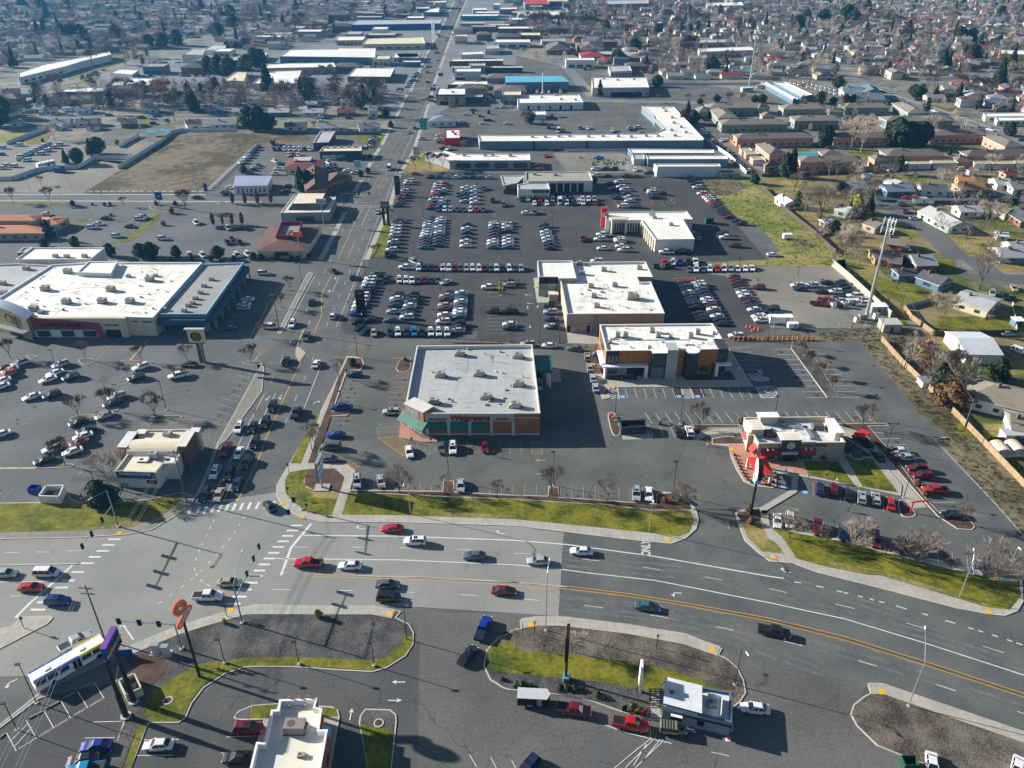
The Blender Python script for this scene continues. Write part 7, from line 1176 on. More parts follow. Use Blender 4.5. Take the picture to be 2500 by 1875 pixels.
trees('counted on the left side beyond the gym',[('A0 110,1020','r',7),('A0 425,1025','r',7.5),('A0 350,870','r',4.5),('A0 1045,1050','r',4.5),('A0 1570,1080','r',9),('A0 1450,1110','d',4),('A0 420,1320','c',8),('A0 560,690','c',7.5),('A0 660,690','e',8),('A0 770,620','c',9),('A0 830,610','e',9),('A0 380,1395','k',3.4),('A0 635,1390','k',4.2),('A0 930,1470','e',5),('A0 1190,1480','e',5.5),('A0 1280,1480','e',6),('A0 1490,1480','e',4.6),('A0 1845,1490','e',5),('A0 1290,1500','k',3),('A0 1450,1515','k',2),('A0 1620,1510','k',2.2),('A0 1780,1510','k',2.2),('A0 1980,1510','k',2.2),('A0 2120,1500','d',3),('A0 615,1040','k',2.2),('A0 885,1045','k',1.6),('A0 930,1042','k',1.6),('A0 780,1040','s',1.6),('A0 935,1130','s',1.6),('A0 1320,1040','k',2),('A0 1480,1040','k',2),('A0 1380,1210','d',3),('A0 1965,1030','z',5.5),('A0 2070,1030','z',5.5),('A0 2175,1030','z',5.5),('A1 30,1025','z',6),('A1 145,1025','z',6),('A0 1800,1210','z',5.5),('A0 1880,1205','z',4),('A0 1960,1205','z',5),('A0 2045,1205','z',5.5),('A1 400,920','c',11.5),('A1 455,910','e',9),('A0 2060,770','k',4),('A1 960,770','k',3),('A1 980,645','k',2.5),('A1 900,795','k',3),('A1 60,1500','k',2.4),('A1 185,1500','k',2.6),('A1 310,1510','k',2.6),('A1 370,1515','k',2.2),('A1 470,1480','s',2.5),('A1 0,1490','k',2.6),('A0 1650,240','c',13),('A0 1390,215','o',15),('A0 1480,330','b',16),('A0 1510,260','b',14),('A0 1340,220','o',9),('A0 1070,250','b',13),('A0 1050,230','b',10),('A0 800,110','b',11),('A0 510,80','b',9),('A0 860,310','b',8),('A0 950,280','b',6),('A0 2110,400','e',13),('A0 2190,400','e',13),('A1 40,400','e',13),('A1 130,400','e',9),('A1 900,220','e',10),('A1 460,135','b',10),('A1 700,140','b',11),('A1 250,180','b',11),('A1 1080,300','b',14),('A1 790,330','w',8),('A1 1155,385','k',4),('A1 1115,290','k',5),('A1 850,150','b',11),('A1 1060,150','b',11),('A1 330,280','b',6),('A1 510,400','o',5),('A0 1430,400','b',6),('A0 -10,380','e',14),('A0 40,340','c',13),('A0 300,350','b',8),('A0 460,490','w',9),('A0 360,505','d',3),('A0 990,530','d',4),('A0 1110,100','e',4),('A1 1230,140','b',7),('A1 1850,270','k',2),('A1 1980,270','k',2.5)])
trees('in the far left belt before the offices',[('T0 895,315','e',13),('T0 940,320','e',14),('T0 985,325','e',14),('T0 1015,320','b',9),('T0 1060,300','e',12),('T0 1095,290','e',15),('T0 1120,290','e',14),('T0 1150,400','c',21),('T0 1080,330','b',12),('T0 830,480','c',12),('T0 710,440','o',17),('T0 1320,420','b',15),('T0 1440,410','b',14),('T0 1210,440','b',14),('T0 1590,420','b',12),('T0 1550,410','b',12),('T0 1380,320','b',7),('T0 1420,315','b',7),('T0 400,395','b',13),('T0 255,390','b',12),('T0 530,440','b',16),('T0 600,430','b',12),('T0 400,300','b',16),('T0 480,275','b',15),('T0 540,250','b',15),('T0 590,245','b',16),('T0 500,165','e',13),('T0 640,205','e',12),('T0 700,205','e',13),('T0 760,195','e',14),('T0 935,160','e',14),('T0 975,205','k',6),('T0 1010,205','k',6),('T0 270,165','e',14),('T0 310,165','e',14),('T0 350,165','e',13),('T0 165,155','c',16),('T0 190,140','c',14),('T0 205,85','c',18),('T0 180,45','e',14),('T0 100,45','e',15),('T0 295,30','c',20),('T0 1140,55','c',17),('T0 1270,45','c',15),('T0 865,50','c',18),('T0 990,80','e',15),('T0 1000,120','e',14),('T0 60,290','c',15),('T0 0,500','e',15),('T0 1215,120','c',14),('T0 1280,170','b',20),('T0 1520,80','b',17),('T0 1300,120','b',15)])
trees('in the far right landmarks belt',[('T1 300,245','c',10),('T1 470,275','e',12),('T1 590,300','c',12),('T1 540,230','e',13),('T1 770,205','e',11),('T1 800,205','e',10),('T1 870,310','e',12),('T1 640,370','e',8),('T1 1175,210','c',8),('T1 1680,260','Y',8),('T1 1860,300','c',17),('T1 1985,265','e',14),('T1 2100,370','c',20),('T1 2150,310','c',18),('T1 2040,280','c',10),('T1 1930,180','e',14),('T1 1980,180','e',13),('T1 1415,380','e',9),('T1 1750,420','e',8),('T1 1650,140','b',18),('T1 1780,150','b',18),('T1 1890,130','b',20),('T1 1700,210','b',18),('T1 1780,220','b',20),('T1 1580,120','b',14),('T1 1240,130','e',15),('T1 1275,95','e',14),('T1 1350,95','e',14),('T1 1450,90','e',18),('T1 1480,100','e',14),('T1 1535,50','e',14),('T1 95,150','b',22),('T1 130,155','b',23),('T1 170,155','b',22),('T1 220,155','b',22),('T1 260,150','b',21),('T1 300,155','b',20),('T1 345,155','b',20),('T1 380,150','b',16),('T1 365,80','e',10),('T1 420,135','e',11),('T1 640,150','e',11),('T1 720,150','b',18),('T1 790,120','b',18),('T1 840,120','b',16),('T1 680,110','b',16),('T1 2110,70','e',12),('T1 550,60','b',10),('T1 980,130','b',14),('T1 1060,80','b',16)])
# ---------------------------------------------------------------- far suburb: houses and trees on their plots
fr=random.Random(11)
EX=[wp(s)for s in('A0 1470,425 2212,440 A1 450,450 480,500 0,560 A0 2180,540 1760,930 700,940 990,760 1120,690','T1 560,290 620,345 1090,350 1240,440 700,450 560,400','T1 0,260 250,190 300,330 350,520 0,520','T1 360,330 620,330 620,380 360,380','T0 1830,0 2212,0 2212,400 1840,400','T0 1440,80 1900,80 1860,330 1430,300','T0 200,330 640,255 900,210 950,240 880,340 640,330 560,400 200,400','T0 1000,215 1650,205 1650,380 1280,400 1060,400 930,340','T1 270,275 480,275 560,330 260,330','T1 1280,350 1450,380 1560,440 1300,440')]
RD=[[Vector((p.x,p.y))for p in wp(s)]for s in('R 400,1659 690,980 1000,400 1190,0','T1 1060,190 1380,290 A3 970,70 1560,270 2212,510 3400,900','T0 -500,560 0,430 350,330 740,240 900,165 1100,100','T1 205,235 290,330 370,420','T1 1060,190 700,170 200,150','T1 1450,420 2400,260','T1 2000,230 2300,330 2600,420')]
def free(p,r):
 for x,y,R_ in OCC:
  if(p.x-x)**2+(p.y-y)**2<(R_*.85+r)**2:return False
 for P in EX:
  if inside(p,P):return False
 for L_ in RD:
  for a,b in zip(L_,L_[1:]):
   ab=b-a;t=max(0,min(1,(p-a).dot(ab)/ab.length_squared))
   if(p-(a+ab*t)).length<r+9:return False
 return True
ZONES=[wp('T0 -700,395 100,318 300,255 700,200 900,170 1000,215 1180,215 1440,150 1440,-30 -1200,-30'),wp('T1 250,145 250,-30 4200,-30 4200,760 2212,500 1950,470 1800,350 1580,330 1420,360 1350,345 620,340 560,290 480,260 300,200'),wp('T1 20,160 20,60 250,60 250,145'),wp('T0 1440,75 1440,-30 1850,-30 1880,75'),wp('A3 1240,60 1500,40 2800,40 2800,240 1900,240 1500,200'),wp('A3 2212,700 2300,450 2900,450 2900,1500 2300,1500'),wp('T0 -700,520 -700,440 60,420 60,520')]
HOUSES=[];rowi={}
for y in range(300,1500,34):
 for side in(-1,1):
  x=-1150+fr.uniform(0,20)
  while x<1150:
   x+=fr.uniform(17,24);p=Vector((x,y+side*8.5+fr.uniform(-2,2)))
   if abs(p.x)>.75*p.y+60:continue
   if not any(inside(p,Z_)for Z_ in ZONES)or not free(p,8):continue
   if fr.random()<.08:continue
   HOUSES.append((p,y,side))
CZ=[wp(q)for q in('T0 1440,70 1900,70 1850,380 1430,300','T0 640,262 950,215 1060,300 640,330','T1 20,0 240,0 240,190 30,200','T0 1890,60 2212,60 2212,500 1860,500','T1 250,190 560,240 620,330 360,320 300,300','T0 1000,150 1440,110 1440,150 1000,210','T0 -200,420 640,395 640,420 -200,470','T0 1560,0 1900,0 1880,70 1540,75','A1 1450,120 2212,100 2212,180 1450,180')]
ci=0;cart=[]
cr_names=[('white',roof_w),('pale grey',roof_lg),('grey',roof_g),('dark',shing_d),('cream',roof_cr),('brown',shing_m)];cw_=[('white',wall_w),('tan',wall_t),('blue-grey',wall_sg),('brown',wall_br),('grey',wall_g),('brick',HW['k']),('cream',wall_c)]
for Z_ in CZ:
 xs=[q.x for q in Z_];ys=[q.y for q in Z_]
 for _ in range(70):
  p=Vector((fr.uniform(min(xs),max(xs)),fr.uniform(min(ys),max(ys))));w,d=fr.uniform(12,38),fr.uniform(9,20)
  if not inside(p,Z_):continue
  if any((p.x-x)**2+(p.y-y)**2<(R_*.8+w*.5)**2 for x,y,R_ in OCC)or any((q-p).length<w*.6 for q in[Vector((a.x,a.y))for L_ in RD[:3]for a in L_])or min((p-(a+(b-a)*max(0,min(1,(p-a).dot(b-a)/(b-a).length_squared)))).length for L_ in RD[:3]for a,b in zip(L_,L_[1:]))<w*.5+15:continue
  k,j=fr.randrange(6),fr.randrange(7);h=fr.uniform(3.5,6.5);C_=[p+Vector((sx*w/2,sy*d/2))for sx,sy in((-1,1),(1,1),(1,-1),(-1,-1))];ci+=1;side='left' if p.x<-60 else 'right'
  l_=f'{cr_names[k][0]} roofed {cw_[j][0]} walled shop block, {ordn(ci)} of the plain blocks by the far road'
  if k in(3,5):hip('commercial_building',l_,C_,h,2,cw_[j][1],cr_names[k][1],'building','far shop blocks',windows=0)
  else:r=bldg('commercial_building',l_,C_,h,cw_[j][1],cr_names[k][1],.3,group='far shop blocks');Fac(r,Vector((C_[3].x,C_[3].y,0)),Vector((C_[2].x,C_[2].y,0))).row('window',.05,.95,3,.7,.5,2.6,glass_m)
  n_=int(w/3)
  for q in range(n_):
   if fr.random()<.6:cart.append((Vector((p.x-w/2+q*3,p.y-d/2-9,0)),R(90),car_meshes(fr.choice('su'),fr.choice('wwklgnrt'))[1]))
 for _ in range(60):
  p=Vector((fr.uniform(min(xs),max(xs)),fr.uniform(min(ys),max(ys))))
  if inside(p,Z_)and free(p,-3):cart.append((Vector((p.x,p.y,0)),fr.choice((0,1.57)),car_meshes(fr.choice('su'),fr.choice('wwklgnrt'))[1]))
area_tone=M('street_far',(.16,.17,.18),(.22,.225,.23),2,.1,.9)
sm=MB()
for y in range(300,1500,68):
 for Z_ in ZONES[:2]:
  x=-1150
  while x<1150:
   a,b=Vector((x,y+17)),Vector((x+30,y+17))
   if all(inside(q,Z_)and free(q,1)for q in(a,b,(a+b)/2)):sm.strip([a,b],8,.045,area_tone)
   x+=29.9
struct('residential_street',sm)
HOUSES.sort(key=lambda h:h[0].y)
hw=[wall_w,wall_c,wall_t,wall_lg,wall_w,HW['y'],HW['m'],wall_bl,wall_br,wall_sal];hwn=['white','cream','tan','grey','white','yellow','mint','blue','brown','salmon'];hr='ggdntbblrgd'
made=0;made_limit=300-75;rest=MB();cntr={};PLOT=[]
lawns=MB();lawn_ms=[grass,grass_dry,weeds]
for(p,y,side)in HOUSES:
 if fr.random()<.6:q=p+Vector((fr.uniform(-5,5),fr.uniform(-9,9)));w_=fr.uniform(3,7);lawns.flat([q+Vector((math.cos(a_)*w_*fr.uniform(.7,1.3),math.sin(a_)*w_*fr.uniform(.5,.9)))for a_ in(.3,1.3,2.2,3.3,4.2,5.4)],.02+fr.random()*.015,fr.choice(lawn_ms))
 w,d=fr.uniform(11,17),fr.uniform(7.5,10);a=fr.choice((0,0,0,R(90)))+R(fr.uniform(-4,4))-(R(14)if p.x>320 else 0);k=hr[fr.randrange(len(hr))];k='g' if k=='r' and fr.random()<.5 else k;wi=fr.randrange(10)
 u=Vector((math.cos(a),math.sin(a)))*w/2;v=Vector((-math.sin(a),math.cos(a)))*d/2
 C_=[p-u+v,p+u+v,p+u-v,p-u-v];h=2.7 if fr.random()<.85 else 5.0;OCC.append((p.x,p.y,7));PLOT.append(p)
 if made<made_limit and abs(p.x)<.68*p.y+20:
  key=(y,side);cntr[key]=cntr.get(key,0)+1;rn_=sorted(set((hh[1],hh[2])for hh in HOUSES)).index(key)
  hip('house',f'{RN[k]} roofed {hwn[wi]} house, {ordn(cntr[key])} of the {ordn(rn_ + 1)} far row from the front',C_,h,1.7,hw[wi],HR[k],'house','houses in the far suburb',.4,fr.random()<.6,windows=0);made+=1
 else:
  I=inset([Vector((c.x,c.y))for c in C_],.4);rest.prism(I,0,h,hw[wi]);m0,m1=(C_[0]+C_[3])/2,(C_[1]+C_[2])/2;g=[(*c,h-.05)for c in C_]+[(*m0,h+1.7),(*m1,h+1.7)]
  rest.add(g,[(0,4,5,1),(3,2,5,4),(0,3,4),(1,5,2)],HR[k])
struct('lawn',lawns);tag(rest.build('distant_houses',None,Vector((0,0,0))),'hundreds of tiny houses fading into blue haze at the top of the picture','houses',None,'stuff')
# far trees: cheap crowns
def far_crown(seed,H,W_,n,m,ev):
 rn=random.Random(seed);mb=MB();mb.tube((0,0,0),(0,0,H*.55),H*.02,bark,.05,4,False)
 for _ in range(n):
  t=rn.random();a=rn.uniform(0,6.28);R_=W_/2*(math.sin(math.pi*(t*.8+.15))if ev!='c' else(1-t)+.1);q=R_*rn.uniform(.2,1.05);p=Vector((math.cos(a)*q,math.sin(a)*q,H*(.18+.82*t)))
  if ev:nn=Vector((math.cos(a),math.sin(a),rn.uniform(0,1))).normalized();u=nn.orthogonal().normalized();w=nn.cross(u);k=rn.uniform(.4,1.0)*H/12;mb.add([p-u*k,p-w*k,p+u*k,p+w*k],[(0,1,2,3)],m)
  else:
   d=(p-Vector((0,0,H*.25))).normalized()+Vector((rn.gauss(0,.25),rn.gauss(0,.25),rn.gauss(.1,.2)));L_=rn.uniform(.8,1.9)*H/10;u=d.normalized().cross(Vector((rn.random(),rn.random(),.3))).normalized()*.11*H/10;mb.add([p-d*L_*.5-u,p-d*L_*.5+u,p+d*L_*.5],[(0,1,2)],m)
 o=mb.build('far_tree',None,Vector((0,0,0)));me=o.data;bpy.data.objects.remove(o);return me,H
twig_pu=M('far_twig',(.17,.14,.13),(.28,.235,.21),.1,.02,.95)  # paler twig copy with distance haze mixed into its colour
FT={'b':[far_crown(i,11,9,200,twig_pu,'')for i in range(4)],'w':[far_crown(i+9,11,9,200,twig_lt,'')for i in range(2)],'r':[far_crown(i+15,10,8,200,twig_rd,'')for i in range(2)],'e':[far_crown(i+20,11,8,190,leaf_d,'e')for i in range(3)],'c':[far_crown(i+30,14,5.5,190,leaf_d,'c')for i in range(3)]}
farT=[];tr_=0
while tr_<9000:
 tr_+=1;y=300+1180*fr.random()**.8;x=fr.uniform(-1,1)*(.72*y+60);p=Vector((x,y))
 if not any(inside(p,Z_)for Z_ in ZONES)or not free(p,-2.5):continue
 k=fr.choices('bwrec',(58,24,10,6,2))[0];farT.append((Vector((x,y,0)),k,fr.uniform(5,13)if k!='c' else fr.uniform(8,15)))
for k_ in range(260):
 p=wp(f'T0 {fr.uniform(150,1650):.0f},{fr.uniform(385,470):.0f}')[0]
 if free(Vector((p.x,p.y)),.5):farT.append((p,fr.choices('bwre',(60,15,15,10))[0],fr.uniform(6,12)))
for Z_,n in(('T0 300,240 640,220 640,290 350,320',45),('A3 200,180 1600,180 1900,480 200,500',45),('A3 0,760 1000,760 1100,900 700,1640 400,1250',45),('A3 1000,770 2212,770 2212,900 1000,930',25),('A3 1250,1060 2212,1030 2212,1642 1750,1500',25),('B3 1250,800 1500,850 1900,1300 1750,1400 1430,1230 1200,950',22),('T1 560,290 1300,330 1400,300 1000,230 700,240',40),('A1 100,120 1150,110 1150,160 100,170',35),('T1 20,290 250,200 560,200 560,290',25)):
 Z_=wp(Z_);xs=[q.x for q in Z_];ys=[q.y for q in Z_]
 for _ in range(n):
  p=Vector((fr.uniform(min(xs),max(xs)),fr.uniform(min(ys),max(ys)),0))
  if inside(p,Z_)and all((p.x-a)**2+(p.y-b)**2>(c*.55)**2 for a,b,c in OCC):farT.append((p,fr.choices('bwre',(50,25,15,10))[0],fr.uniform(4,10)))
TREES.sort(key=lambda t:t[0].y);lim=300;tn=0;far_merge=[];used=set()
for i,(p,k,H,lab,grp)in enumerate(TREES):
 v=BT[k][i%len(BT[k])];H*=.65 if k in 'sd' else 1;s=H/v[2];a=fr.uniform(0,6.28);shrub=k in 'sdhk' or H<2.6
 if not shrub:
  tn+=1
  if tn>lim:far_merge.append((p,a,FT[k if k in FT else 'b'][i%2][0],H/FT[k if k in FT else 'b'][i%2][1]));continue
 while lab in used:lab+=' again'
 used.add(lab)
 if shrub:o=bpy.data.objects.new('shrub',v[1]);COL.objects.link(o);o.location=p;o.rotation_euler.z=a;o.scale=(s,s,s);tag(o,lab,'shrub',grp)
 else:
  r=thing({'c':'conifer','e':'evergreen_tree'}.get(k,'bare_tree' if k in 'rpbown' else 'tree'),lab,'tree',p,grp);r.rotation_euler.z=a;r.scale=(s,s,s)
  for n_,me in(('trunk',v[0]),('crown',v[1])):o=bpy.data.objects.new(n_,me);COL.objects.link(o);o.parent=r
for i,(p,k,H)in enumerate(farT):me,h0=FT[k][i%len(FT[k])];far_merge.append((p,fr.uniform(0,6.28),me,H/h0))
merge('distant_trees',far_merge,label='hazy far-off belt of bare and evergreen suburb trees',cat='trees',kind='stuff')
far_cars=cart
for k_ in range(420):
 p=fr.choice(PLOT)+Vector((fr.uniform(-12,12),fr.uniform(-14,14)))
 if free(p,.5)or fr.random()<.5:c=fr.choice('wwklgnr');far_cars.append((Vector((p.x,p.y,0)),fr.uniform(0,6.28),car_meshes(fr.choice('su'),c)[1]))
merge('far_street_cars',far_cars,label='tiny cars dotted along the far suburb streets',cat='cars',kind='stuff')
# weeds in the rough ground
wd=MB()
for Z_,n,m,hh in((wp('A2 1640,815 1900,1130 2212,1380 A3 0,1240 150,1420 A2 2212,1540 A3 0,1550 580,1560 700,1480 310,1180 0,900 A2 2212,880'),900,leaf_tan,.5),(wp('B3 820,805 1000,1010 1600,1642 C3 1460,245 1965,790 2212,1075 2212,680 1860,290 1600,20 B3 1430,1240 1000,790'),900,leaf_tan,.45),(wp('B3 730,200 980,380 1230,560 1200,1010 1000,790 1100,700 1000,560'),700,leaf_br,.8),(wp('B3 1250,800 1500,850 1900,1300 1750,1400 1430,1230 1200,950'),500,leaf_br,.7),(wp('B3 440,745 900,690 1000,780 600,805'),200,leaf_br,.4)):
 xs=[q.x for q in Z_];ys=[q.y for q in Z_]
 for _ in range(n):
  p=Vector((fr.uniform(min(xs),max(xs)),fr.uniform(min(ys),max(ys))))
  if not inside(p,Z_):continue
  for q in range(7):
   a=fr.uniform(0,6.28);r_=fr.uniform(.1,hh);c=Vector((p.x+math.cos(a)*r_*1.3,p.y+math.sin(a)*r_*1.3,0));k=fr.uniform(.12,.3)
   wd.add([c+Vector((-k*.4,0,0)),c+Vector((k*.4,k*.2,0)),c+Vector((fr.uniform(-.2,.2),fr.uniform(-.2,.2),fr.uniform(.2,hh)))],[(0,1,2)],m)
tag(wd.build('weed_tufts',None,Vector((0,0,0))),'dry weed tufts scattered over the rough banks','weeds',None,'stuff')
HAZE_D,EXPO=.0001,1.12
# ================================================================ POLES, LAMPS, SIGNALS
def base_top(s):a,b=px(s);p=G(*a);return p,hgt(a,b),b
def lamp(s,kind,label,m=None,arm=None,grp='parking lot lamps'):
 p,h,_=base_top(s);m=m or dark_met;r=thing('street_lamp',label,'street lamp',p,grp)
 mb=MB();mb.tube(p,p+Vector((0,0,h)),.1,m,.06,8);mb.build('pole',r)
 if kind!='wood':mb=MB();mb.tube(p,p+Vector((0,0,.5 if kind=='foot' else .15)),.32,kerb_m,n=12);mb.build('base',r)
 if arm:
  t=wp(arm,h+.6)[0];mb=MB();mid=p.lerp(t,.5)+Vector((0,0,h*.5+.45));mid.z=h+.6;mb.tube(p+Vector((0,0,h-.1)),mid,.06,m,n=6);mb.tube(mid,t,.05,m,n=6);mb.build('arm',r)
  d=(t-mid).normalized();mb=MB();mb.tube(t-d*.1,t+d*.7,.16,white,.1,8);mb.build('lamp_head',r)
 else:
  mb=MB()
  if kind=='double':mb.box((p.x,p.y,h),(2.2,.1,.08),m);[mb.box((p.x+sx*1.1,p.y,h-.05),(.65,.4,.18),m)for sx in(-1,1)]
  else:mb.box((p.x-.3,p.y,h),(.8,.42,.18),m)
  mb.build('lamp_head',r)
for i,(s,k)in enumerate([('D0 310,1095 155,770','s'),('D0 145,1320 50,1100','s'),('D0 1900,760 1850,560','foot'),('D1 383,772 340,582','foot'),('D1 1015,785 985,590','foot'),('D1 1290,558 1260,265','s'),('C1 490,350 463,155','s'),('B1 875,940 858,780','s'),('B1 740,1330 735,1230','s'),('C1 1643,595 1638,370','s'),('C2 383,640 383,358','s'),('C2 1392,722 1428,440','s'),('B2 905,1420 912,1240','s'),
('B2 1455,1500 1480,1270','s'),('B3 110,1420 130,1270','s'),('B3 920,1470 965,1260','s'),('C3 1045,345 1110,120','double'),('C3 1195,745 1258,540','s'),('B0 1405,1385 1345,1145','s'),('B0 490,1075 445,880','s'),('B1 405,325 378,150','double'),('B1 1600,300 1595,150','s'),('B1 1545,655 1540,535','double'),('B1 2085,420 2080,240','s'),('B1 1575,400 1568,325','s'),('B1 815,610 808,475','s'),('B1 900,340 890,240','s'),('B1 940,260 930,130','s'),
('A1 1352,1480 1345,1355','s'),('A1 555,1475 520,1255','s'),('A1 680,965 668,840','s'),('A1 850,920 830,750','s'),('A1 1022,590 1010,470','s'),('A2 375,1225 375,1100','double'),('A2 405,1370 410,1225','double'),('A2 840,1045 850,895','s'),('A2 1320,1045 1332,895','s'),('A2 1245,890 1250,775','s'),('A2 735,430 740,290','s'),('A2 1072,405 1080,285','s'),('A2 970,295 975,215','s'),('A2 10,1045 10,890','s'),('A1 1430,1150 1428,1010','s'),('A1 1885,880 1885,775','s'),('B2 1940,250 1965,100','s'),('B2 2095,420 2115,290','s'),('B3 300,262 325,180','s'),('B3 485,440 515,285','s'),('B3 355,925 385,740','s'),('B3 555,1125 582,985','s'),('A0 500,1345 460,1215','double'),('A0 1145,1270 1112,1130','double'),('A0 1325,1110 1300,990','double'),('A0 770,1145 740,1030','double'),('A0 1435,1160 1415,1045','double'),('A0 875,1390 865,1330','s'),('A0 255,920 228,800','s'),('A0 605,920 575,800','s'),('A0 1220,560 1205,470','s'),('B2 135,1015 135,1010','s'),('C1 2090,350 2090,345','s')][:59]):
 lamp(s,k,f'parking lot lamp on a slim pole, {ordn(i + 1)} counted from the bottom left across the lots',arm=None,m=steel if s.startswith('A0')else dark_met)
lamp('C1 1320,885 1302,570','arm','silver street lamp with curved arm on the pharmacy lawn',steel,'C1 1265,632','roadside lamps');lamp('C2 1190,1035 1222,725','arm','tall silver street lamp at the driveway end of the pharmacy lawn',steel,'C2 1228,770','roadside lamps');lamp('D2 318,482 D2 342,0','arm','tall silver street lamp at the left end of the kiosk island',steel,'C2 350,1275','roadside lamps')
lamp('D3 1235,1120 1372,745','arm','silver street lamp on the dark gravel island at lower right',steel,'D3 1378,470','roadside lamps');lamp('C3 1665,1585 1780,1275','arm','silver street lamp on the lawn under pale bare trees',steel,'C3 1790,1190','roadside lamps');lamp('D2 1912,940 1972,635','arm','brown and white street lamp on the kerb right of the kiosk',dark_met,'D2 2015,668','roadside lamps');lamp('C3 2110,1280 2140,1175','arm','short lamp with dark head beside the rightmost bare tree',M('tan_pole',(.45,.33,.2)),'C3 2170,1165','roadside lamps')
lamp('C0 790,600 760,520','arm','thin dark lamp left of the coffee house',dark_met,'C0 690,530','roadside lamps')
def utility(s,label,cross=1,h=None,m=None):
 p,hh,_=base_top(s);hh=h or hh;r=thing('utility_pole',label,'utility pole',p,'wooden utility poles');mb=MB();mb.tube(p,p+Vector((0,0,hh)),.17,m or wood_pole,.11,8);mb.build('pole',r)
 for k in range(cross):
  mb=MB();z=hh-.6-k*1.3;mb.box((p.x,p.y-.15,z),(2.6,.14,.14),wood_pole,R(-8));[mb.tube((p.x+x,p.y-.15,z+.14),(p.x+x,p.y-.15,z+.38),.06,hvac_m,n=5)for x in(-1.2,-.7,.7,1.2)];mb.build('crossarm',r)
 return p+Vector((0,0,hh-.4))
up1=utility('C0 1575,775 1460,340','leaning brown utility pole between the coffee house and the crosswalk',2);up2=utility('D0 885,560 795,300','utility pole with double crossarms rising behind the bus',2,13.5);up3=utility('B1 213,712 168,405','grey wooden utility pole beside the arterial left sidewalk',1)
for s,l,c in(('B2 262,818 268,578','dark utility pole left of the tan showroom wall',0),('B2 430,822 440,662','pale utility pole beside the showroom side wall',0),('B2 1190,650 1200,565','utility pole with box before the tan showroom wall',0),('B3 45,800 82,590','dark utility pole at the orange stakes',1),('B3 980,800 1045,590','utility pole at the corner of the plank fence',1),('B3 802,235 850,80','pale utility pole beside the long tan fence',0),('B3 1165,550 1212,370','utility pole in the grassy backyard',1),('B3 1712,1530 1790,1290','utility pole beside the huge brown bush',1),('B3 1200,1035 1255,830','thin dark utility pole behind the plank fence',0),('A2 2052,790 2065,705','utility pole at the end of the white boundary fence',0),('A3 170,1060 195,915','utility pole beside the white metal roof',1),('A3 455,1310 475,1165','utility pole at the bend of the wooden fence',1),('A3 448,775 470,655','utility pole below the salmon apartments',1),('A3 1105,735 1120,645','utility pole before the garage rows',1),('A3 1680,735 1700,635','utility pole right of the garage rows',1),('A3 2055,1240 2095,1100','utility pole in the right-hand gardens',1),('A1 745,1035 738,930','slim signal pole at the far crossing',0),('A1 1295,110 1295,0','white pole at the far crossing beside the road',0),('A3 1100,90 1105,40','utility pole by the navy-roofed hall',0),('A3 1500,170 1520,95','utility pole at the diagonal street',1)):utility(s,l,c)
# overhead wires
we=G(20,1875,11.5);we2=G(-160,1800,11.5)
def wire(a,b,sag,label):
 mb=MB();n=14;P=[a.lerp(b,i/n)-Vector((0,0,sag*4*(i/n)*(1-i/n)))for i in range(n+1)]
 for q,w in zip(P,P[1:]):mb.tube(q,w,.022,steel,n=4,cap=False)
 tag(mb.build('overhead_wire',None,a),label,'power line','overhead wires')
for k,x in enumerate((-1.2,-.7,.7,1.2)):wire(up1+Vector((x,-.1,0)),(up2+Vector((x,-.1,0))),.9,f'{ordn(k + 1)} overhead wire between the coffee house and bus poles');wire(up2+Vector((x,0,0)),we+Vector((x*1.4,0,0)),.4,f'overhead wire running from the bus pole to the bottom left corner, {ordn(k + 1)} from the left')
ua=wp('B3 1780,1300',9)[0];ub=wp('B3 1205,380',9)[0];uc=wp('A3 480,1170',9)[0];wire(ua,ub,.6,'wire between the two backyard utility poles');wire(up3,up1+Vector((0,0,-.2)),1.5,'long overhead wire along the arterial left sidewalk');wire(up3,wp('A1 555,1260',9)[0],1.0,'overhead wire running up past the brown pizza restaurant');wire(ub,uc,.8,'wire from the backyard pole up towards the wooden fence')
# cell tower
p,h,_=base_top('B3 875,620 1068,-225');r=thing('cell_tower','tall grey tapering cell tower with crown of white antennas','cell tower',p);h=hgt(px('B3 875,620')[0],px('A3 1085,1170')[0]);mb=MB();mb.tube(p,p+Vector((0,0,h)),.62,steel,.28,12);mb.build('mast',r)
for z,R_ in((h-.3,1.4),(h-2.9,1.6)):
 mb=MB()
 for k in range(3):
  a=R(30+k*120);c=Vector((math.cos(a),math.sin(a),0));t=Vector((-c.y,c.x,0));q=p+c*R_+Vector((0,0,z));mb.tube(p+Vector((0,0,z)),q,.07,steel,n=5);mb.tube(q-t*1.6,q+t*1.6,.06,steel,n=5)
 mb.build('platform',r)
 for k in range(3):
  a=R(30+k*120);c=Vector((math.cos(a),math.sin(a),0));t=Vector((-c.y,c.x,0))
  for j in(-1.1,0,1.1):q=p+c*(R_+.15)+t*j+Vector((0,0,z-.9));mb=MB();mb.box(q,(.24,.14,1.8),white,a);mb.build('antenna',r)
mb=MB()
for k in range(3):a=R(k*120);mb.tube(p+Vector((0,0,h-9)),p+Vector((math.cos(a)*.9,math.sin(a)*.9,h-9)),.05,steel,n=4);mb.tube(p+Vector((math.cos(a)*.9,math.sin(a)*.9,h-10)),p+Vector((math.cos(a)*.9,math.sin(a)*.9,h-7.4)),.05,white,n=4)
mb.build('whip_antenna',r)
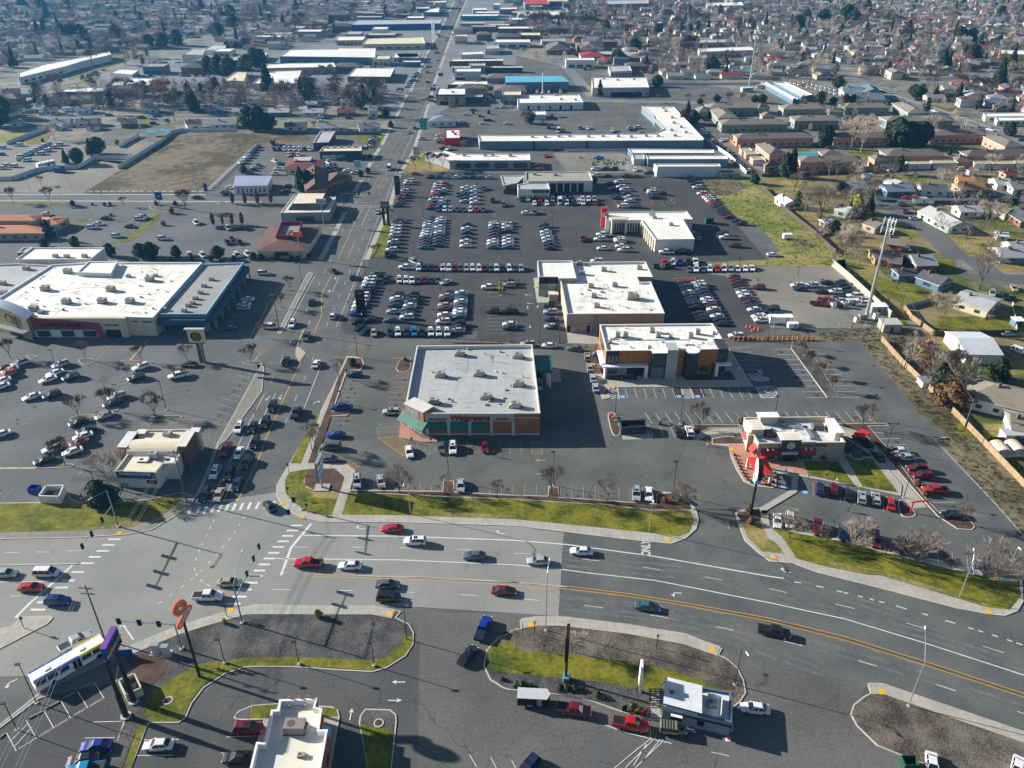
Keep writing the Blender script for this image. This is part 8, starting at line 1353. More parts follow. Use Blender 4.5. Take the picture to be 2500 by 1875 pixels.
mb=MB();p2=wp('T1 1035,365')[0];h2=hgt(px('T1 1035,365')[0],px('T1 1062,130')[0]);r2=thing('cell_tower','distant slim cell mast rising from the empty far car park','cell tower',p2);mb.tube(p2,p2+Vector((0,0,h2)),.7,steel,.3,8);mb.build('mast',r2);mb=MB();[mb.box((p2 .x+math.cos(k)*1.6,p2 .y+math.sin(k)*1.6,h2-z),(.6,.6,2.2),white)for k in range(0,6)for z in(2,6)];mb.build('antenna',r2)
for i,s in enumerate(('B3 600,520','B3 700,520','B3 800,640','B3 835,620','B3 960,610','B3 740,500')):
 q=wp(s)[0];mb=MB();mb.box((q.x,q.y,0),(1.6,1.2,1.7),hvac_m if i%2 else white,.2);mb.box((q.x,q.y,1.7),(1.75,1.3,.08),steel,.2);tag(mb.build('equipment_cabinet',None,q),f'metal equipment cabinet, {ordn(i + 1)} from the left at the foot of the cell tower','cabinet','cell tower equipment')
 # traffic signals
def signal_head(mb,q,face=(0,-1)):
 a=math.atan2(face[1],face[0]);mb.box((q.x,q.y,q.z-1.05),(.35,.42,1.15),black,a);mb.box((q.x,q.y,q.z-1.15),(.04,.85,1.4),black,a)
 f=Vector((math.cos(a),math.sin(a),0))
 for k in range(3):w=q+f*.28+Vector((0,0,-.25-k*.36));mb.box((w.x,w.y,w.z),(.25,.3,.05),black,a)
def signal(s,joint,tip,lum,label,heads,face,m=None):
 b=px(s)[0];p=G(*b);hj=hgt(b,px(joint)[0]);r=thing('traffic_signal',label,'traffic signal',p,'traffic signals');m=m or M('signal_steel',(.25,.38,.40),None,2,.3,.4,.5);ht=hgt(b,px(lum[0])[0])if lum else hj+.3
 mb=MB();mb.tube(p,p+Vector((0,0,ht)),.17,m,.1,10);mb.build('pole',r);mb=MB();mb.tube(p,p+Vector((0,0,.35)),.4,kerb_m,n=12);mb.build('base',r)
 t=wp(tip,hj+.3)[0];j=p+Vector((0,0,hj));mb=MB();mb.tube(j,t,.11,m,.06,8);mb.build('mast_arm',r)
 for f in heads:mb=MB();signal_head(mb,j.lerp(t,f)+Vector((0,0,.35)),face);mb.build('signal_head',r)
 if lum and len(lum)>1:q=wp(lum[1],ht+.4)[0];mb=MB();mb.tube(p+Vector((0,0,ht)),q,.06,m,n=6);d=(q-p).normalized();mb.tube(q,q+Vector((d.x,d.y,0)).normalized()*.8,.15,white,.1,8);mb.build('luminaire',r)
signal('C0 1000,992','C0 932,815','C0 690,1150',('C0 893,683','C0 775,745'),'teal mast-arm signal with lamp on the left grass corner',(.35,.7,1.0),(1,0));signal('D0 2045,420','C0 2012,1583','C0 2185,1150',('C0 1975,1480','C0 2040,1205'),'mast-arm signal with lamp beside the dark gravel island',(.45,.75,1.0),(-1,0));signal('D0 1535,640','D0 1478,432','D0 990,400',None,'long mast-arm signal beside the utility cabinets',(.28,.62,.98),(0,1))
signal('C1 405,848','C1 378,660','C1 288,862',('C1 376,640',),'short mast-arm signal on the pharmacy corner',(.5,1.0),(0,-1));signal('A1 745,1035','A1 742,945','A1 985,938',None,'far signal spanning left side of the arterial road',(.6,.95),(0,-1))
for i,(s,l)in enumerate((('D0 205,465 170,370','on the left traffic island'),('D0 1915,365 1890,265','beside the east crosswalk'),('C1 447,868 437,795','right of the pharmacy corner signal'),('C1 290,740 268,655','left of the pharmacy corner signal'),('C0 1450,850 1435,775','at the coffee house crosswalk'))):
 p,h,_=base_top(s);r=thing('pedestrian_signal','short dark pedestrian signal post '+l,'pedestrian signal',p,'pedestrian signals');mb=MB();mb.tube(p,p+Vector((0,0,h)),.07,dark_met,n=8);mb.build('pole',r);mb=MB();mb.box((p.x+.15,p.y,h-.5),(.45,.35,.5),black);mb.build('signal_box',r);mb=MB();mb.box((p.x,p.y,0),(.6,.6,.18),kerb_m);mb.build('base',r)
 # ================================================================ SIGNS
def pylon(s,label,poles,pr,panel,m,face,edge=None,cat='sign',box=None):pass
def panel_on(r,A,B,z0,z1,th,m,name='panel'): # upright slab between plan points
 mb=MB();d=B-A;mb.box(((A.x+B.x)/2,(A.y+B.y)/2,z0),(d.length,th,z1-z0),m,math.atan2(d.y,d.x));mb.build(name,r);return Fac(r,Vector((A.x,A.y,0)),Vector((B.x,B.y,0)))
V2=lambda p,d,l:(p-d*l/2,p+d*l/2)
# tall orange round sign
p=wp('D0 1685,875')[0];r=thing('pole_sign','tall black pole sign with orange disc and slanted orange panel','sign',p);h=13.5
mb=MB();mb.tube(p,p+Vector((0,0,h+1)),.28,dark_met,.22,10);mb.build('pole',r)
d=Vector((.55,.83,0)).normalized();c=p+Vector((0,0,h+3.2));or2=M('sign_orange',(.75,.13,.02));mb=MB();nrm=Vector((d.y,-d.x,0));P1=[c+d*math.cos(t*.2618)*1.35+Vector((0,0,1.5*math.sin(t*.2618)))for t in range(24)]
mb.add([q+nrm*.17 for q in P1]+[q-nrm*.17 for q in P1],[tuple(range(24)),tuple(range(24,48))[::-1]]+[(i,i+24,(i+1)%24+24,(i+1)%24)for i in range(24)],or2);mb.build('round_panel',r)
mb=MB();disc(mb,c+nrm*.19,d,(0,0,1),1.25,white,28,1.2);disc(mb,c+nrm*.19,d,(0,0,1),.72,white,28,.67);text_mb(mb,'LOUISIANA',c+nrm*.2+Vector((0,0,.95)),d,(0,0,1),.3,white,.03);text_mb(mb,'KITCHEN',c+nrm*.38-Vector((0,0,1.22)),d,(0,0,1),.42,white,.03);disc(mb,c+nrm*.2-Vector((0,0,.05)),d,(0,0,1),.4,white,7);mb.build('round_lettering',r)
ux=(d*.72+Vector((0,0,.69))).normalized();vx=(Vector((0,0,1))*.72-d*.69).normalized();c2=p+Vector((0,0,h+.9))+d*.3;mb=MB();L2,W2=2.15,.6;P2=[c2+ux*(L2-W2)*sx+ux*W2*math.cos(a)*1+vx*W2*math.sin(a)for sx,rg in((1,range(-6,7)),(-1,range(6,19)))for a in[k*math.pi/12 for k in rg]];n=len(P2)
mb.add([q+nrm*.17 for q in P2]+[q-nrm*.17 for q in P2],[tuple(range(n)),tuple(range(n,2*n))[::-1]]+[(i,i+n,(i+1)%n+n,(i+1)%n)for i in range(n)],or2);mb.build('slanted_panel',r);mb=MB();text_mb(mb,'POPEYES',c2+nrm*.2,ux,vx,.88,white,.04,.02,sx=1.05);mb.build('slanted_lettering',r)
# purple twin-pole billboard
A_,B_=wp('D0 1065,1210 1130,1085');r=thing('pole_sign','large blue and purple billboard sign on two thick black poles','sign',A_.lerp(B_,.5));
for q in(A_,B_):mb=MB();mb.tube(q,q+Vector((0,0,13.5)),.42,dark_met,.34,12);mb.tube(q,q+Vector((0,0,5.5)),.5,dark_met,.48,12);mb.tube(q,q+Vector((0,0,.4)),.85,kerb_m,n=14);mb.build('pole',r)
a=wp('D0 905,745',13.0)[0];b=wp('D0 1000,555',13.0)[0];a.z=b.z=0;f=panel_on(r,a,b,12.6,15.8,.9,blue_m);mb=MB();dd=(b-a);mb.box(((a.x+b.x)/2,(a.y+b.y)/2,15.8),(dd.length+.1,.95,.15),purple_m,math.atan2(dd.y,dd.x));mb.build('top_panel',r)
f.p('panel_border',-.01,1.01,12.5,12.8,dkred,.5,.3);f.text('sign_lettering','PIZZA',.22,14.0,1.0,yellow_m,.48);f.text('sign_lettering','DINE IN',.65,14.9,.8,green_m,.48);f.text('sign_lettering','CARRY OUT',.65,13.9,.7,yellow_m,.48);f.text('sign_lettering','OPEN DAILY',.65,13.1,.5,green_m,.48);f.disc('badge',.22,15.0,.6,green_m,.47)
# gym pylon
A_,B_=wp('B0 1690,980 1735,985');r=thing('pylon_sign','grey tapering pylon with round yellow and black badge','sign',A_);mb=MB();c=A_.lerp(B_,.5);mb.box((c.x,c.y,0),(1.5,.9,8.4),M('pylon_grey',(.10,.11,.12)));mb.box((c.x+.55,c.y-.5,0),(.35,.1,8.4),hvac_m);mb.build('pillar',r)
a=wp('B0 1597,800',8.4)[0];b=wp('B0 1735,805',8.4)[0];a.z=b.z=0;f=panel_on(r,a,b,8.0,12.0,.8,wall_c);mb=MB();n_=8;mb.box(((a.x+b.x)/2-.2,(a.y+b.y)/2,12.0),((b-a).length+.8,1.1,.35),M('arched_cap',(.45,.48,.46)));mb.build('cap',r)
f.disc('badge',.5,10.0,1.7,yellow_m,.45,((1.58,1.05,black),(.95,.85,black)));f.text('sign_lettering','G',.5,10.0,1.9,black,.52,bold=.05);f.text('sign_lettering',"GOLD'S",.5,11.3,.5,yellow_m,.55);f.text('sign_lettering','GYM',.5,8.75,.5,yellow_m,.55)
# black dealership pylons
def slab(s,w,th,label,top,m=black,extra=None):
 p,h,_=base_top(s);r=thing('pylon_sign',label,'sign',p,'pylon signs');mb=MB();mb.box((p.x,p.y,0),(w,th,h),m);mb.build('pillar',r);f=Fac(r,p+Vector((-w/2,-th/2,0)),p+Vector((w/2,-th/2,0)));extra and extra(f,h);return r
def hx_(f,h):
 mb=MB();q=f.A+f.d*(f.L/2)+f.n*.12+Vector((0,0,h-1.0));P=[q+f.d*math.cos(t*.314)*.75+Vector((0,0,.42*math.sin(t*.314)))for t in range(20)];Q=[q+f.d*math.cos(t*.314)*.62+Vector((0,0,.3*math.sin(t*.314)))for t in range(20)];mb.add(P+Q,[(i,(i+1)%20,20+(i+1)%20,20+i)for i in range(20)],steel);text_mb(mb,'H',q,f.d,(0,0,1),.7,steel,.03,italic=.3);mb.build('oval_emblem',f.r);f.text('sign_lettering','HYUNDAI',.5,h-3.0,.42,hvac_m,.12)
slab('B1 910,590 878,370',2.9,.9,'tall dark brown pylon with silver oval emblem at the lot corner',0,M('pylon_brown',(.02,.014,.012)),hx_)
def mt(f,h):
 mb=MB();q=f.A+f.d*(f.L/2)+f.n*.12+Vector((0,0,h-1.3))
 for k in range(3):a=R(90+120*k);u=f.d*math.cos(a)+Vector((0,0,math.sin(a)));v=f.d*-math.sin(a)+Vector((0,0,math.cos(a)));mb.add([q,q+u*.35+v*.2,q+u*.7,q+u*.35-v*.2],[(0,1,2,3)],red_m)
 mb.build('three_diamond_emblem',f.r);f.text('sign_lettering','MITSUBISHI',.5,h-2.4,.42,white,.12)
slab('A1 1215,955 1208,792',2.6,.8,'tall black pylon with red three-diamond emblem',0,black,mt)
def cv(f,h):f.text('sign_lettering','CHEVROLET',.5,h-1.2,.55,white,.14);f.p('panel',-.15,1.15,h-2.6,h,black,.1,-.6);f.p('white_line',-.15,1.15,h-1.9,h-1.7,white,.14,.1)
A_,B_=wp('A1 1100,1205 1137,1203');p=A_.lerp(B_,.5);r=thing('pylon_sign','twin-legged black pylon with white lettered top panel','sign',p,'pylon signs')
for q in(A_,B_):mb=MB();mb.box((q.x,q.y,0),(.9,.8,9.7),black);mb.build('leg',r)
f=Fac(r,Vector((A_.x-.9,A_.y-.4,0)),Vector((B_.x+.9,A_.y-.4,0)));f.p('panel',0,1,7.2,9.9,black,.1,-.8);f.p('white_line',0,1,8.4,8.55,white,.13,.1);f.text('sign_lettering','CHEVROLET',.5,9.2,.6,white,.15);f.text('sign_lettering','CADILLAC',.5,7.8,.5,white,.15)
def nn_(f,h):f.disc('round_emblem',.5,h-2.6,1.0,white,.1,((.8,.55,red_m),));f.text('sign_lettering','NISSAN',.5,h-2.6,.4,black,.2)
slab('A2 805,1218 800,1060',2.3,2.0,'bright red block tower with round white emblem at the L-shaped dealership',0,red_m,nn_)
# pharmacy pylon
p,h,_=base_top('C1 577,665 560,400');h=8.6;r=thing('pole_sign','teal-framed pharmacy pole sign seen edge-on above a mulch bed','sign',p);mb=MB();mb.tube(p,p+Vector((0,0,3.6)),.3,steel,n=8);mb.build('pole',r);mb=MB();mb.box((p.x,p.y,0),(3.4,2.6,.35),conc);mb.build('base',r)
a,b=p+Vector((-.15,-2.2,0)),p+Vector((.15,2.2,0));f=panel_on(r,a,b,3.5,8.6,.4,M('teal_frame',(.12,.3,.34)));f.p('panel',.05,.95,6.3,8.6,white,.27,.2);f.p('panel',.05,.95,3.8,6.0,M('pale_blue_panel',(.3,.5,.65)),.27,.2);f.text('sign_lettering','Walgreens',.5,7.5,1.0,red_m,.3,italic=.2);f.text('sign_lettering','PHARMACY',.5,5.0,.7,white,.3)
# round restaurant pole sign
p=wp('C2 2045,890')[0];h=15.0;r=thing('pole_sign','tall round restaurant sign on black pole seen nearly edge-on','sign',p);mb=MB();mb.tube(p,p+Vector((0,0,9.0)),.3,black,.26,10);mb.build('pole',r);mb=MB();mb.box((p.x,p.y,9.0),(1.2,1.6,1.0),M('sign_blue_white',(.25,.35,.7)));mb.build('lower_panel',r)
d=Vector((.17,1,0)).normalized();c=p+Vector((0,0,12.4));mb=MB();nrm=Vector((-d.y,d.x,0));P1=[c+d*math.cos(t*.2244)*2.45+Vector((0,0,2.45*math.sin(t*.2244)))for t in range(28)];mb.add([q+nrm*.5 for q in P1],[tuple(range(28))],white);mb.add([q-nrm*.5 for q in P1],[tuple(range(28))],white);mb.add([q+nrm*.5 for q in P1]+[q-nrm*.5 for q in P1],[(i,(i+1)%28,(i+1)%28+28,i+28)for i in range(28)],black);mb.build('round_panel',r)
mb=MB();disc(mb,c+nrm*.53,-d,(0,0,1),2.2,M('emblem_red',(.6,.08,.06)),28,1.95);disc(mb,c+nrm*.53,-d,(0,0,1),1.2,MATS['emblem_red'],28,1.05);disc(mb,c+nrm*.54+Vector((0,0,-.1)),-d,(0,0,1),.7,black,18,.45);text_mb(mb,'PANDA EXPRESS',c+nrm*.55+Vector((0,0,-1.55)),-d,(0,0,1),.42,MATS['emblem_red'],.02);text_mb(mb,'CHINESE',c+nrm*.55+Vector((0,0,1.5)),-d,(0,0,1),.4,MATS['emblem_red'],.02);mb.build('round_emblem',r)
# kiosk signs
p,h,_=base_top('D2 488,905 515,500');r=thing('pole_sign','tall narrow black sign seen edge-on at the kiosk lawn','sign',p);mb=MB();mb.tube(p,p+Vector((0,0,6.5)),.22,black,n=8);mb.build('pole',r);mb=MB();mb.box((p.x,p.y,0),(1.0,1.4,1.3),M('teal_base',(.1,.25,.3)));mb.build('base',r);f=panel_on(r,p+Vector((-.2,-1.6,0)),p+Vector((.2,1.6,0)),6.4,12.2,.5,black);mb=MB();mb.box((p.x-.3,p.y,6.6),(.1,3.0,5.4),dkred,R(-7));mb.build('red_edge',r)
p,h,_=base_top('D2 1103,1000 1130,770');r=thing('pole_sign','white-edged sign slab on one post beside the kiosk lawn','sign',p);mb=MB();mb.tube(p,p+Vector((0,0,1.6)),.3,black,n=8);mb.build('pole',r);panel_on(r,p+Vector((-.1,-1.5,0)),p+Vector((.25,1.5,0)),1.5,6.4,.4,white)
for s,m,l in(('D2 1252,632 1270,510',yellow_m,'small yellow marker sign on the kiosk island'),('D2 225,512 222,395',white,'small white sign on brown post at the kiosk island corner'),('D2 305,655 303,590',teal_m,'teal hydrant-like marker on the brown gravel'),('C1 295,530 290,450',blue_m,'small blue bus stop sign at the pharmacy corner'),('C1 1333,280 1330,232',blue_m,'blue accessible parking sign, left of two before the pharmacy'),('C1 1495,285 1493,232',blue_m,'blue accessible parking sign, right of two before the pharmacy'),('P 1330,1240 1345,1150',white,'small white parking sign by the restaurant walk, right of two'),('P 945,1160 955,1075',cyan_m,'small pale parking sign by the restaurant patio, left of two'),('B2 1945,1060 1948,1025',white,'small sign post beside the office ramp')):
 p,h,_=base_top(s);r=thing('road_sign',l,'sign',p,'small post signs');mb=MB();mb.tube(p,p+Vector((0,0,h)),.06,dark_met,n=6);mb.build('post',r);mb=MB();mb.box((p.x,p.y-.08,h-.8),(.5,.05,.8),m);mb.build('sign_panel',r)
def board(s,w,hp,m,label,txt=None,tm=white,z=None,pole=steel,size=.6,d=(1,0,0)):
 p,h,_=base_top(s);r=thing('pole_sign',label,'sign',p,'shop pole signs');mb=MB();mb.tube(p,p+Vector((0,0,h-hp)),.2,pole,n=8);mb.build('pole',r);d=Vector(d).normalized();f=panel_on(r,*V2(p,d,w),h-hp,h,.4,m)
 if txt:
  for k,t in enumerate(txt):f.text('sign_lettering',t,.5,h-hp*(k+.5)/len(txt),size,tm,.25)
board('A1 395,1490 370,1265',3.6,2.0,orange_m,'orange topped pole sign before the brown pizza restaurant',('PIZZA',));board('A1 590,1205 565,985',4.2,2.4,wall_lg,'white boxed sign on a thick grey pillar at the dark mansard bank',('Savings Bank',),blue_m,pole=wall_g,size=.7);board('A1 880,745 862,665',3.4,3.4,cyan_m,'pink and white shop sign beside the arterial',('TACOS','GRILL'),red_m);board('A1 945,640 945,545',3.6,1.8,green_m,'green shop sign before the cluttered pale roof',('Quality',))
board('A1 1435,440 1440,305',4.2,6.5,teal_m,'tall teal-framed pylon sign with stacked panels',('Mall','Shops','Store'),white);board('A1 1375,640 1378,545',3.6,4.5,wall_lg,'white stacked tenant sign above dry grass',('Center','Office'),black);board('A0 1355,1045 1338,930',3.0,3.5,blue_m,'blue and purple box sign on grey pillar at the side street',('HOME',));board('A0 1745,950 1735,855',1.6,3.6,blue_m,'narrow blue sign with orange top at the dirt lot corner',('SALE',),white,size=.4);board('A1 1040,425 1042,375',3,1.8,wall_lg,'white sign board behind the grass bank',('SALE',),green_m);board('A1 1515,105 1515,45',4,2.5,blue_m,'blue bank sign at the two-storey tan bank',('BANK',));board('R 930,1400 940,1310',4,2.5,blue_m,'blue roadside sign near the pale grey two-storey store',('INN',));board('A1 1620,530 1665,505',2.5,1.8,orange_m,'orange sign beside the red-walled kiosk')
for s,l in(('R 790,765 780,390','left'),('R 820,740 810,385','right')):p,h,_=base_top(s);mb=MB();mb.tube(p,p+Vector((0,0,h)),.6,white,n=8);tag(mb.build('tall_post',None,p),f'tall white twin post beside the far main road, {l} one','post','tall white posts')
p,h,_=base_top('A2 292,95 292,0');mb=MB();mb.tube(p,p+Vector((0,0,h+6)),.35,white,n=8);mb.tube(p,p+Vector((0,0,.5)),1.2,kerb_m,n=10);tag(mb.build('flag_pole',None,p),'tall white pole before the turquoise motel','pole')
# height bar and menu canopy
A_,B_=wp('C3 1252,868 1395,770');r=thing('clearance_bar','red drive-through clearance bar over the restaurant lane','clearance bar',A_);
mb=MB();mb.tube(A_,A_+Vector((0,0,2.9)),.16,red_m,n=8);mb.build('post',r);mb=MB();c=wp('C3 1400,768',2.9)[0];mb.box(((A_.x+c.x)/2,(A_.y+c.y)/2,2.8),((c-A_).length,.25,.25),red_m,math.atan2(c.y-A_.y,c.x-A_.x));mb.build('bar',r)
p=wp('P 2120,660')[0];r=thing('order_canopy','red-roofed drive-through order canopy behind the restaurant','canopy',p);mb=MB();mb.tube(p,p+Vector((0,0,3)),.15,red_m,n=8);mb.build('post',r);mb=MB();mb.box((p.x+1.2,p.y+.3,3),(3.2,2.2,.35),awn_r,.5);mb.build('roof',r)
# patio shade sail
Q=[G(*q,z)for q,z in zip(px('P 305,870 615,860 745,1140 435,1145'),(3.1,3.1,3.1,3.1))];c=sum(Q,Vector())/4;r=thing('patio_canopy','bright red peaked fabric canopy over the restaurant patio','canopy',(c.x,c.y,0));mb=MB();top=c+Vector((0,0,.9));mb.add(Q+[top],[(0,4,1),(1,4,2),(2,4,3),(3,4,0)],awn_r);mb.build('roof',r)
for q in Q:mb=MB();q2=q.lerp(c,.12);mb.box((q2 .x,q2 .y,.1),(.5,.5,2.95),wall_c);mb.build('post',r)
for i,s in enumerate(('P 640,1180','P 560,1250')):q=wp(s)[0];mb=MB();mb.tube(q+Vector((0,0,.16)),q+Vector((0,0,.85)),.06,dark_met,n=6);mb.tube(q+Vector((0,0,.85)),q+Vector((0,0,.9)),.55,dark_met,n=12);[mb.box((q.x+math.cos(k*1.57)*.8,q.y+math.sin(k*1.57)*.8,.16),(.35,.35,.45),dark_met)for k in range(4)];tag(mb.build('patio_table',None,q),f'dark patio table with seats on pink paving, {["upper", "lower"][i]} one','table','patio tables')
# ================================================================ FENCES AND WALLS
def fence(s,h,w,m,label,posts=0,name='fence',cat='fence',grp=None,cap=None):
 P=wp(s);r=thing(name,label,cat,P[0],grp)
 if w<.05:mb=MB();[mb.wallstrip(P,.03,h*f,h*f+.03,m)for f in(.12,.34,.56,.78,1)];mb.build('wire',r)
 else:mb=MB();mb.wallstrip(P,w,.03,h,m);mb.build('panel',r)
 if cap:mb=MB();mb.wallstrip(P,w+.12,h,h+.08,cap);mb.build('coping',r)
 if posts:
  mb=MB()
  for a,b in zip(P,P[1:]):
   n=max(1,int((b-a).length/posts))
   for k in range(n+1):q=a.lerp(b,k/n);mb.box((q.x,q.y,0),(.16,.16,h+.12),m)
  tag(mb.build('post',r),kind=None)
fence('B3 590,170 720,280 880,430 1080,610',2.4,.2,M('tan_fence',(.55,.44,.33)),'long tan wall between the gravel yard and the backyards',0,cap=coping);fence('B3 1000,800 1180,1000 1440,1250',1.8,.08,fence_wood,'weathered plank fence along the empty lot',2.4);fence('B3 1600,1410 1720,1530 C3 1600,20 1860,290 2212,660 2500,950',1.8,.08,fence_wood,'plank fence continuing below the huge brown bush',2.4);fence('B3 1200,540 1260,620 1450,760',1.7,.08,fence_wood,'leaning plank fence beside the bare backyard tree',2.4)
fence('A3 0,900 30,930 160,1060 330,1200 470,1310 580,1420 620,1450',1.8,.08,fence_dk,'dark wooden fence between weedy field and gardens',2.4);fence('B3 1440,760 2140,750',1.7,.08,fence_dk,'dark wooden fence behind the white metal barn',2.4);fence('B3 2110,500 2145,730',1.3,.1,wall_c,'cream garden wall at the right edge');fence('B3 1210,530 1330,500 1430,470',1.5,.1,wall_g,'grey garden wall across the backyard');fence('C3 1910,270 2212,285',1.5,.08,fence_dk,'dark fence behind the arched sheds',2.4)
fence('A2 1640,480 1750,560 1870,640 2010,780',1.9,.1,fence_w,'long white boundary fence beside the apartment drive',3);fence('A2 480,585 1000,580',1.1,.06,fence_w,'row of short white posts behind the strip mall',8);fence('A2 720,800 1210,800',.9,.06,fence_w,'low white rail behind the service garage',6)
fence('A0 1000,735 1370,510 1450,440 1530,420 2000,420',2.0,.1,fence_w,'long white fence around the top of the dirt lot',3);fence('A0 -100,835 110,830 320,755 470,740 660,735 800,655 1120,655',2.0,.1,fence_w,'zigzag white fence around the van yard',3);fence('A0 1005,555 1175,460',2.0,.1,fence_w,'short white fence run inside the van yard',3);fence('A0 60,530 380,410',2.0,.1,fence_w,'white fence behind the van yard at left',3);fence('A0 140,670 440,520',1.2,.1,fence_w,'low white divider between the rows of vans')
fence('A0 2212,440 A1 0,430 460,440',1.8,.08,fence_dk,'dark fence behind the dirt lot at right',2.4);fence('A1 455,440 1075,448',1.8,.08,M('teal_grey_fence',(.12,.18,.2)),'blue-grey fence behind the clinic',2.4);fence('T1 600,365 1080,362',1.6,.1,fence_w,'long pale wall at the back of the empty far car park');fence('A3 0,800 1000,770',1.5,.08,fence_dk,'dark fence below the salmon apartments',3);fence('A2 1870,505 1960,560',1.5,.1,wall_or,'orange fence beside the salmon apartments');fence('A3 1630,905 1730,955',1.6,.1,fence_w,'short white fence beside a blue tarp');fence('A3 1890,925 1970,950',1.5,.1,fence_w,'short white fence before the orange-tan roofs');fence('A3 1450,1030 1950,1030',1.6,.1,fence_dk,'dark red-brown fence behind the long pale house')
fence('B3 555,500 750,690',1.9,.04,steel,'thin wire fence around the tower equipment',3);fence('B3 100,695 980,690',1.8,.03,hvac_m,'wire fence along the gravel yard',4);fence('B1 1680,822 B2 -30,830',.5,.15,wall_t,'low tan kerb wall behind the pharmacy')
# bin enclosures
def enclosure(s,h,th,m,label,z=0,inner=None):
 P=wp(s,h);P=[Vector((q.x,q.y,0))for q in P];c=sum(P,Vector())/4;r=thing('bin_enclosure',label,'bin enclosure',c);mb=MB();mb.wallstrip(P+[P[0]],th,0,h,m);mb.build('wall',r)
 if inner:
  for k,f in enumerate((.3,.7)):q=P[0].lerp(P[1],f).lerp(P[3].lerp(P[2],f),.5);mb=MB();w=(P[1]-P[0]).length*.32;mb.box((q.x,q.y,.1),(w,1.4,1.2),inner);mb.box((q.x,q.y,1.3),(w+.1,1.5,.08),black);tag(mb.build('dumpster',None,q),f'metal dumpster inside the {label.split()[0]} enclosure, {["left", "right"][k]} one','dumpster','dumpsters')
enclosure('C2 945,90 1160,85 1170,140 960,150',2.2,.25,wall_dk,'black walled bin enclosure behind the pharmacy lot',inner=hvac_m);enclosure('C0 385,640 535,635 495,730 325,725',2.2,.25,wall_w,'white walled bin enclosure beside the coffee house',inner=green_m);enclosure('D0 1000,900 1130,840 1190,960 1060,1020',2.0,.2,wall_c,'cream walled bin enclosure under the blue billboard',inner=hvac_d)
for s,m,l in(('C0 300,695',blue_m,'open blue dumpster beside the white enclosure'),('B2 1250,190',green_m,'dark green dumpster beside the showroom, left'),('B2 1345,190',green_m,'dark green dumpster beside the showroom, right'),('A1 1590,590',green_m,'green dumpster near the red-walled kiosk'),('B2 408,700',green_m,'green container behind the showroom side parking'),('A2 370,582',M('rust_brown',(.25,.13,.07)),'rusty brown dumpster behind the strip mall'),('D3 1235,1625',green_m,'green box of the equipment at the bottom edge')):
 q=wp(s)[0];mb=MB();P=[Vector((q.x+x,q.y+y))for x,y in((-1.1,-.8),(1.1,-.8),(1.1,.8),(-1.1,.8))];mb.wallstrip([Vector((a.x,a.y,0))for a in P+[P[0]]],.1,.1,1.5,m);mb.box((q.x,q.y,.12),(2.1,1.5,.6),black);mb.box((q.x,q.y-.86,.9),(2.3,.08,.15),m);tag(mb.build('dumpster',None,q),l,'dumpster','dumpsters')
for s,w,l in(('D0 1325,665',1.3,'left of two beside the orange pole sign'),('D0 1405,680',1.2,'right of two beside the orange pole sign')):q=wp(s)[0];mb=MB();mb.box((q.x,q.y,0),(w+.8,1.8,.18),conc);mb.box((q.x,q.y,.18),(w,.8,1.9),wall_lg);mb.box((q.x,q.y,2.08),(w+.12,.95,.06),steel);tag(mb.build('utility_cabinet',None,q),'pale metal utility cabinet on concrete pad, '+l,'cabinet','utility cabinets')
mb=MB();a,b=wp('D0 935,720 1130,700');a.z=b.z=0;r=thing('banner_fence','low blue banner frame behind the blue billboard','banner',a);panel_on(r,a,b,.2,1.9,.12,blue_m);
q=wp('P 2150,870')[0];mb=MB();mb.tube(q,q+Vector((0,0,.2)),1.6,conc,n=16);mb.box((q.x,q.y,.2),(1.8,1.4,1.4),M('transformer_green',(.05,.12,.08)));mb.box((q.x,q.y,1.6),(1.9,1.5,.08),M('transformer_green',(.05,.12,.08)));tag(mb.build('transformer_box',None,q),'dark green transformer box on round pad behind the restaurant','transformer')
for i,(s,m)in enumerate((('C1 865,1400',white),('D1 1053,1267',white),('D0 1418,1077',white))[1:]):q=wp(s)[0];mb=MB();disc(mb,q+Vector((0,0,.2)),(1,0,0),(0,1,0),.85,kerb_m,20,.62);mb.tube(q,q+Vector((0,0,.17)),.6,mulch,n=16);tag(mb.build('manhole_ring',None,q),['white ring around a drain on the pear-shaped island','white ring around a drain on the grass by the blue billboard'][i],'drain','drain rings')
q=wp('H 1815,1620')[0];mb=MB();mb.box((q.x,q.y,0),(.75,.75,.12),white);mb.tube(q+Vector((0,0,.1)),q+Vector((0,.0,1.3)),.14,red_m,n=8);tag(mb.build('bollard',None,q),'red bollard on white block at the kiosk corner','bollard')
# wheel stops, orange stakes, cones, concrete blocks
for i,(s,m)in enumerate((('D0 675,975 770,925',conc_old),('D0 535,1058 635,1005',conc_old),('D0 390,1142 495,1088',conc_old),('D0 250,1222 355,1170',conc_old),('D0 1010,1360 1050,1285',conc_old),('D0 930,1510 975,1425',conc_old),('D0 0,1390 35,1360',conc_old))):a,b=wp(s);mb=MB();mb.wallstrip([a,b],.28,0,.2,m);tag(mb.build('wheel_stop',None,a),f'concrete wheel stop, {ordn(i + 1)} in the compact car bays','wheel stop','wheel stops')
A_,B_=wp('B2 1905,800 B3 425,795')
for i in range(17):q=A_.lerp(B_,i/16);mb=MB();mb.box((q.x,q.y,0),(.35,.35,1.3),M('stake_orange',(.45,.15,.04)));mb.box((q.x,q.y,1.3),(.42,.42,.06),MATS['stake_orange']);tag(mb.build('fence_stake',None,q),f'orange-brown stake, {ordn(i + 1)} from the left in the row of stakes','stake','orange stakes')
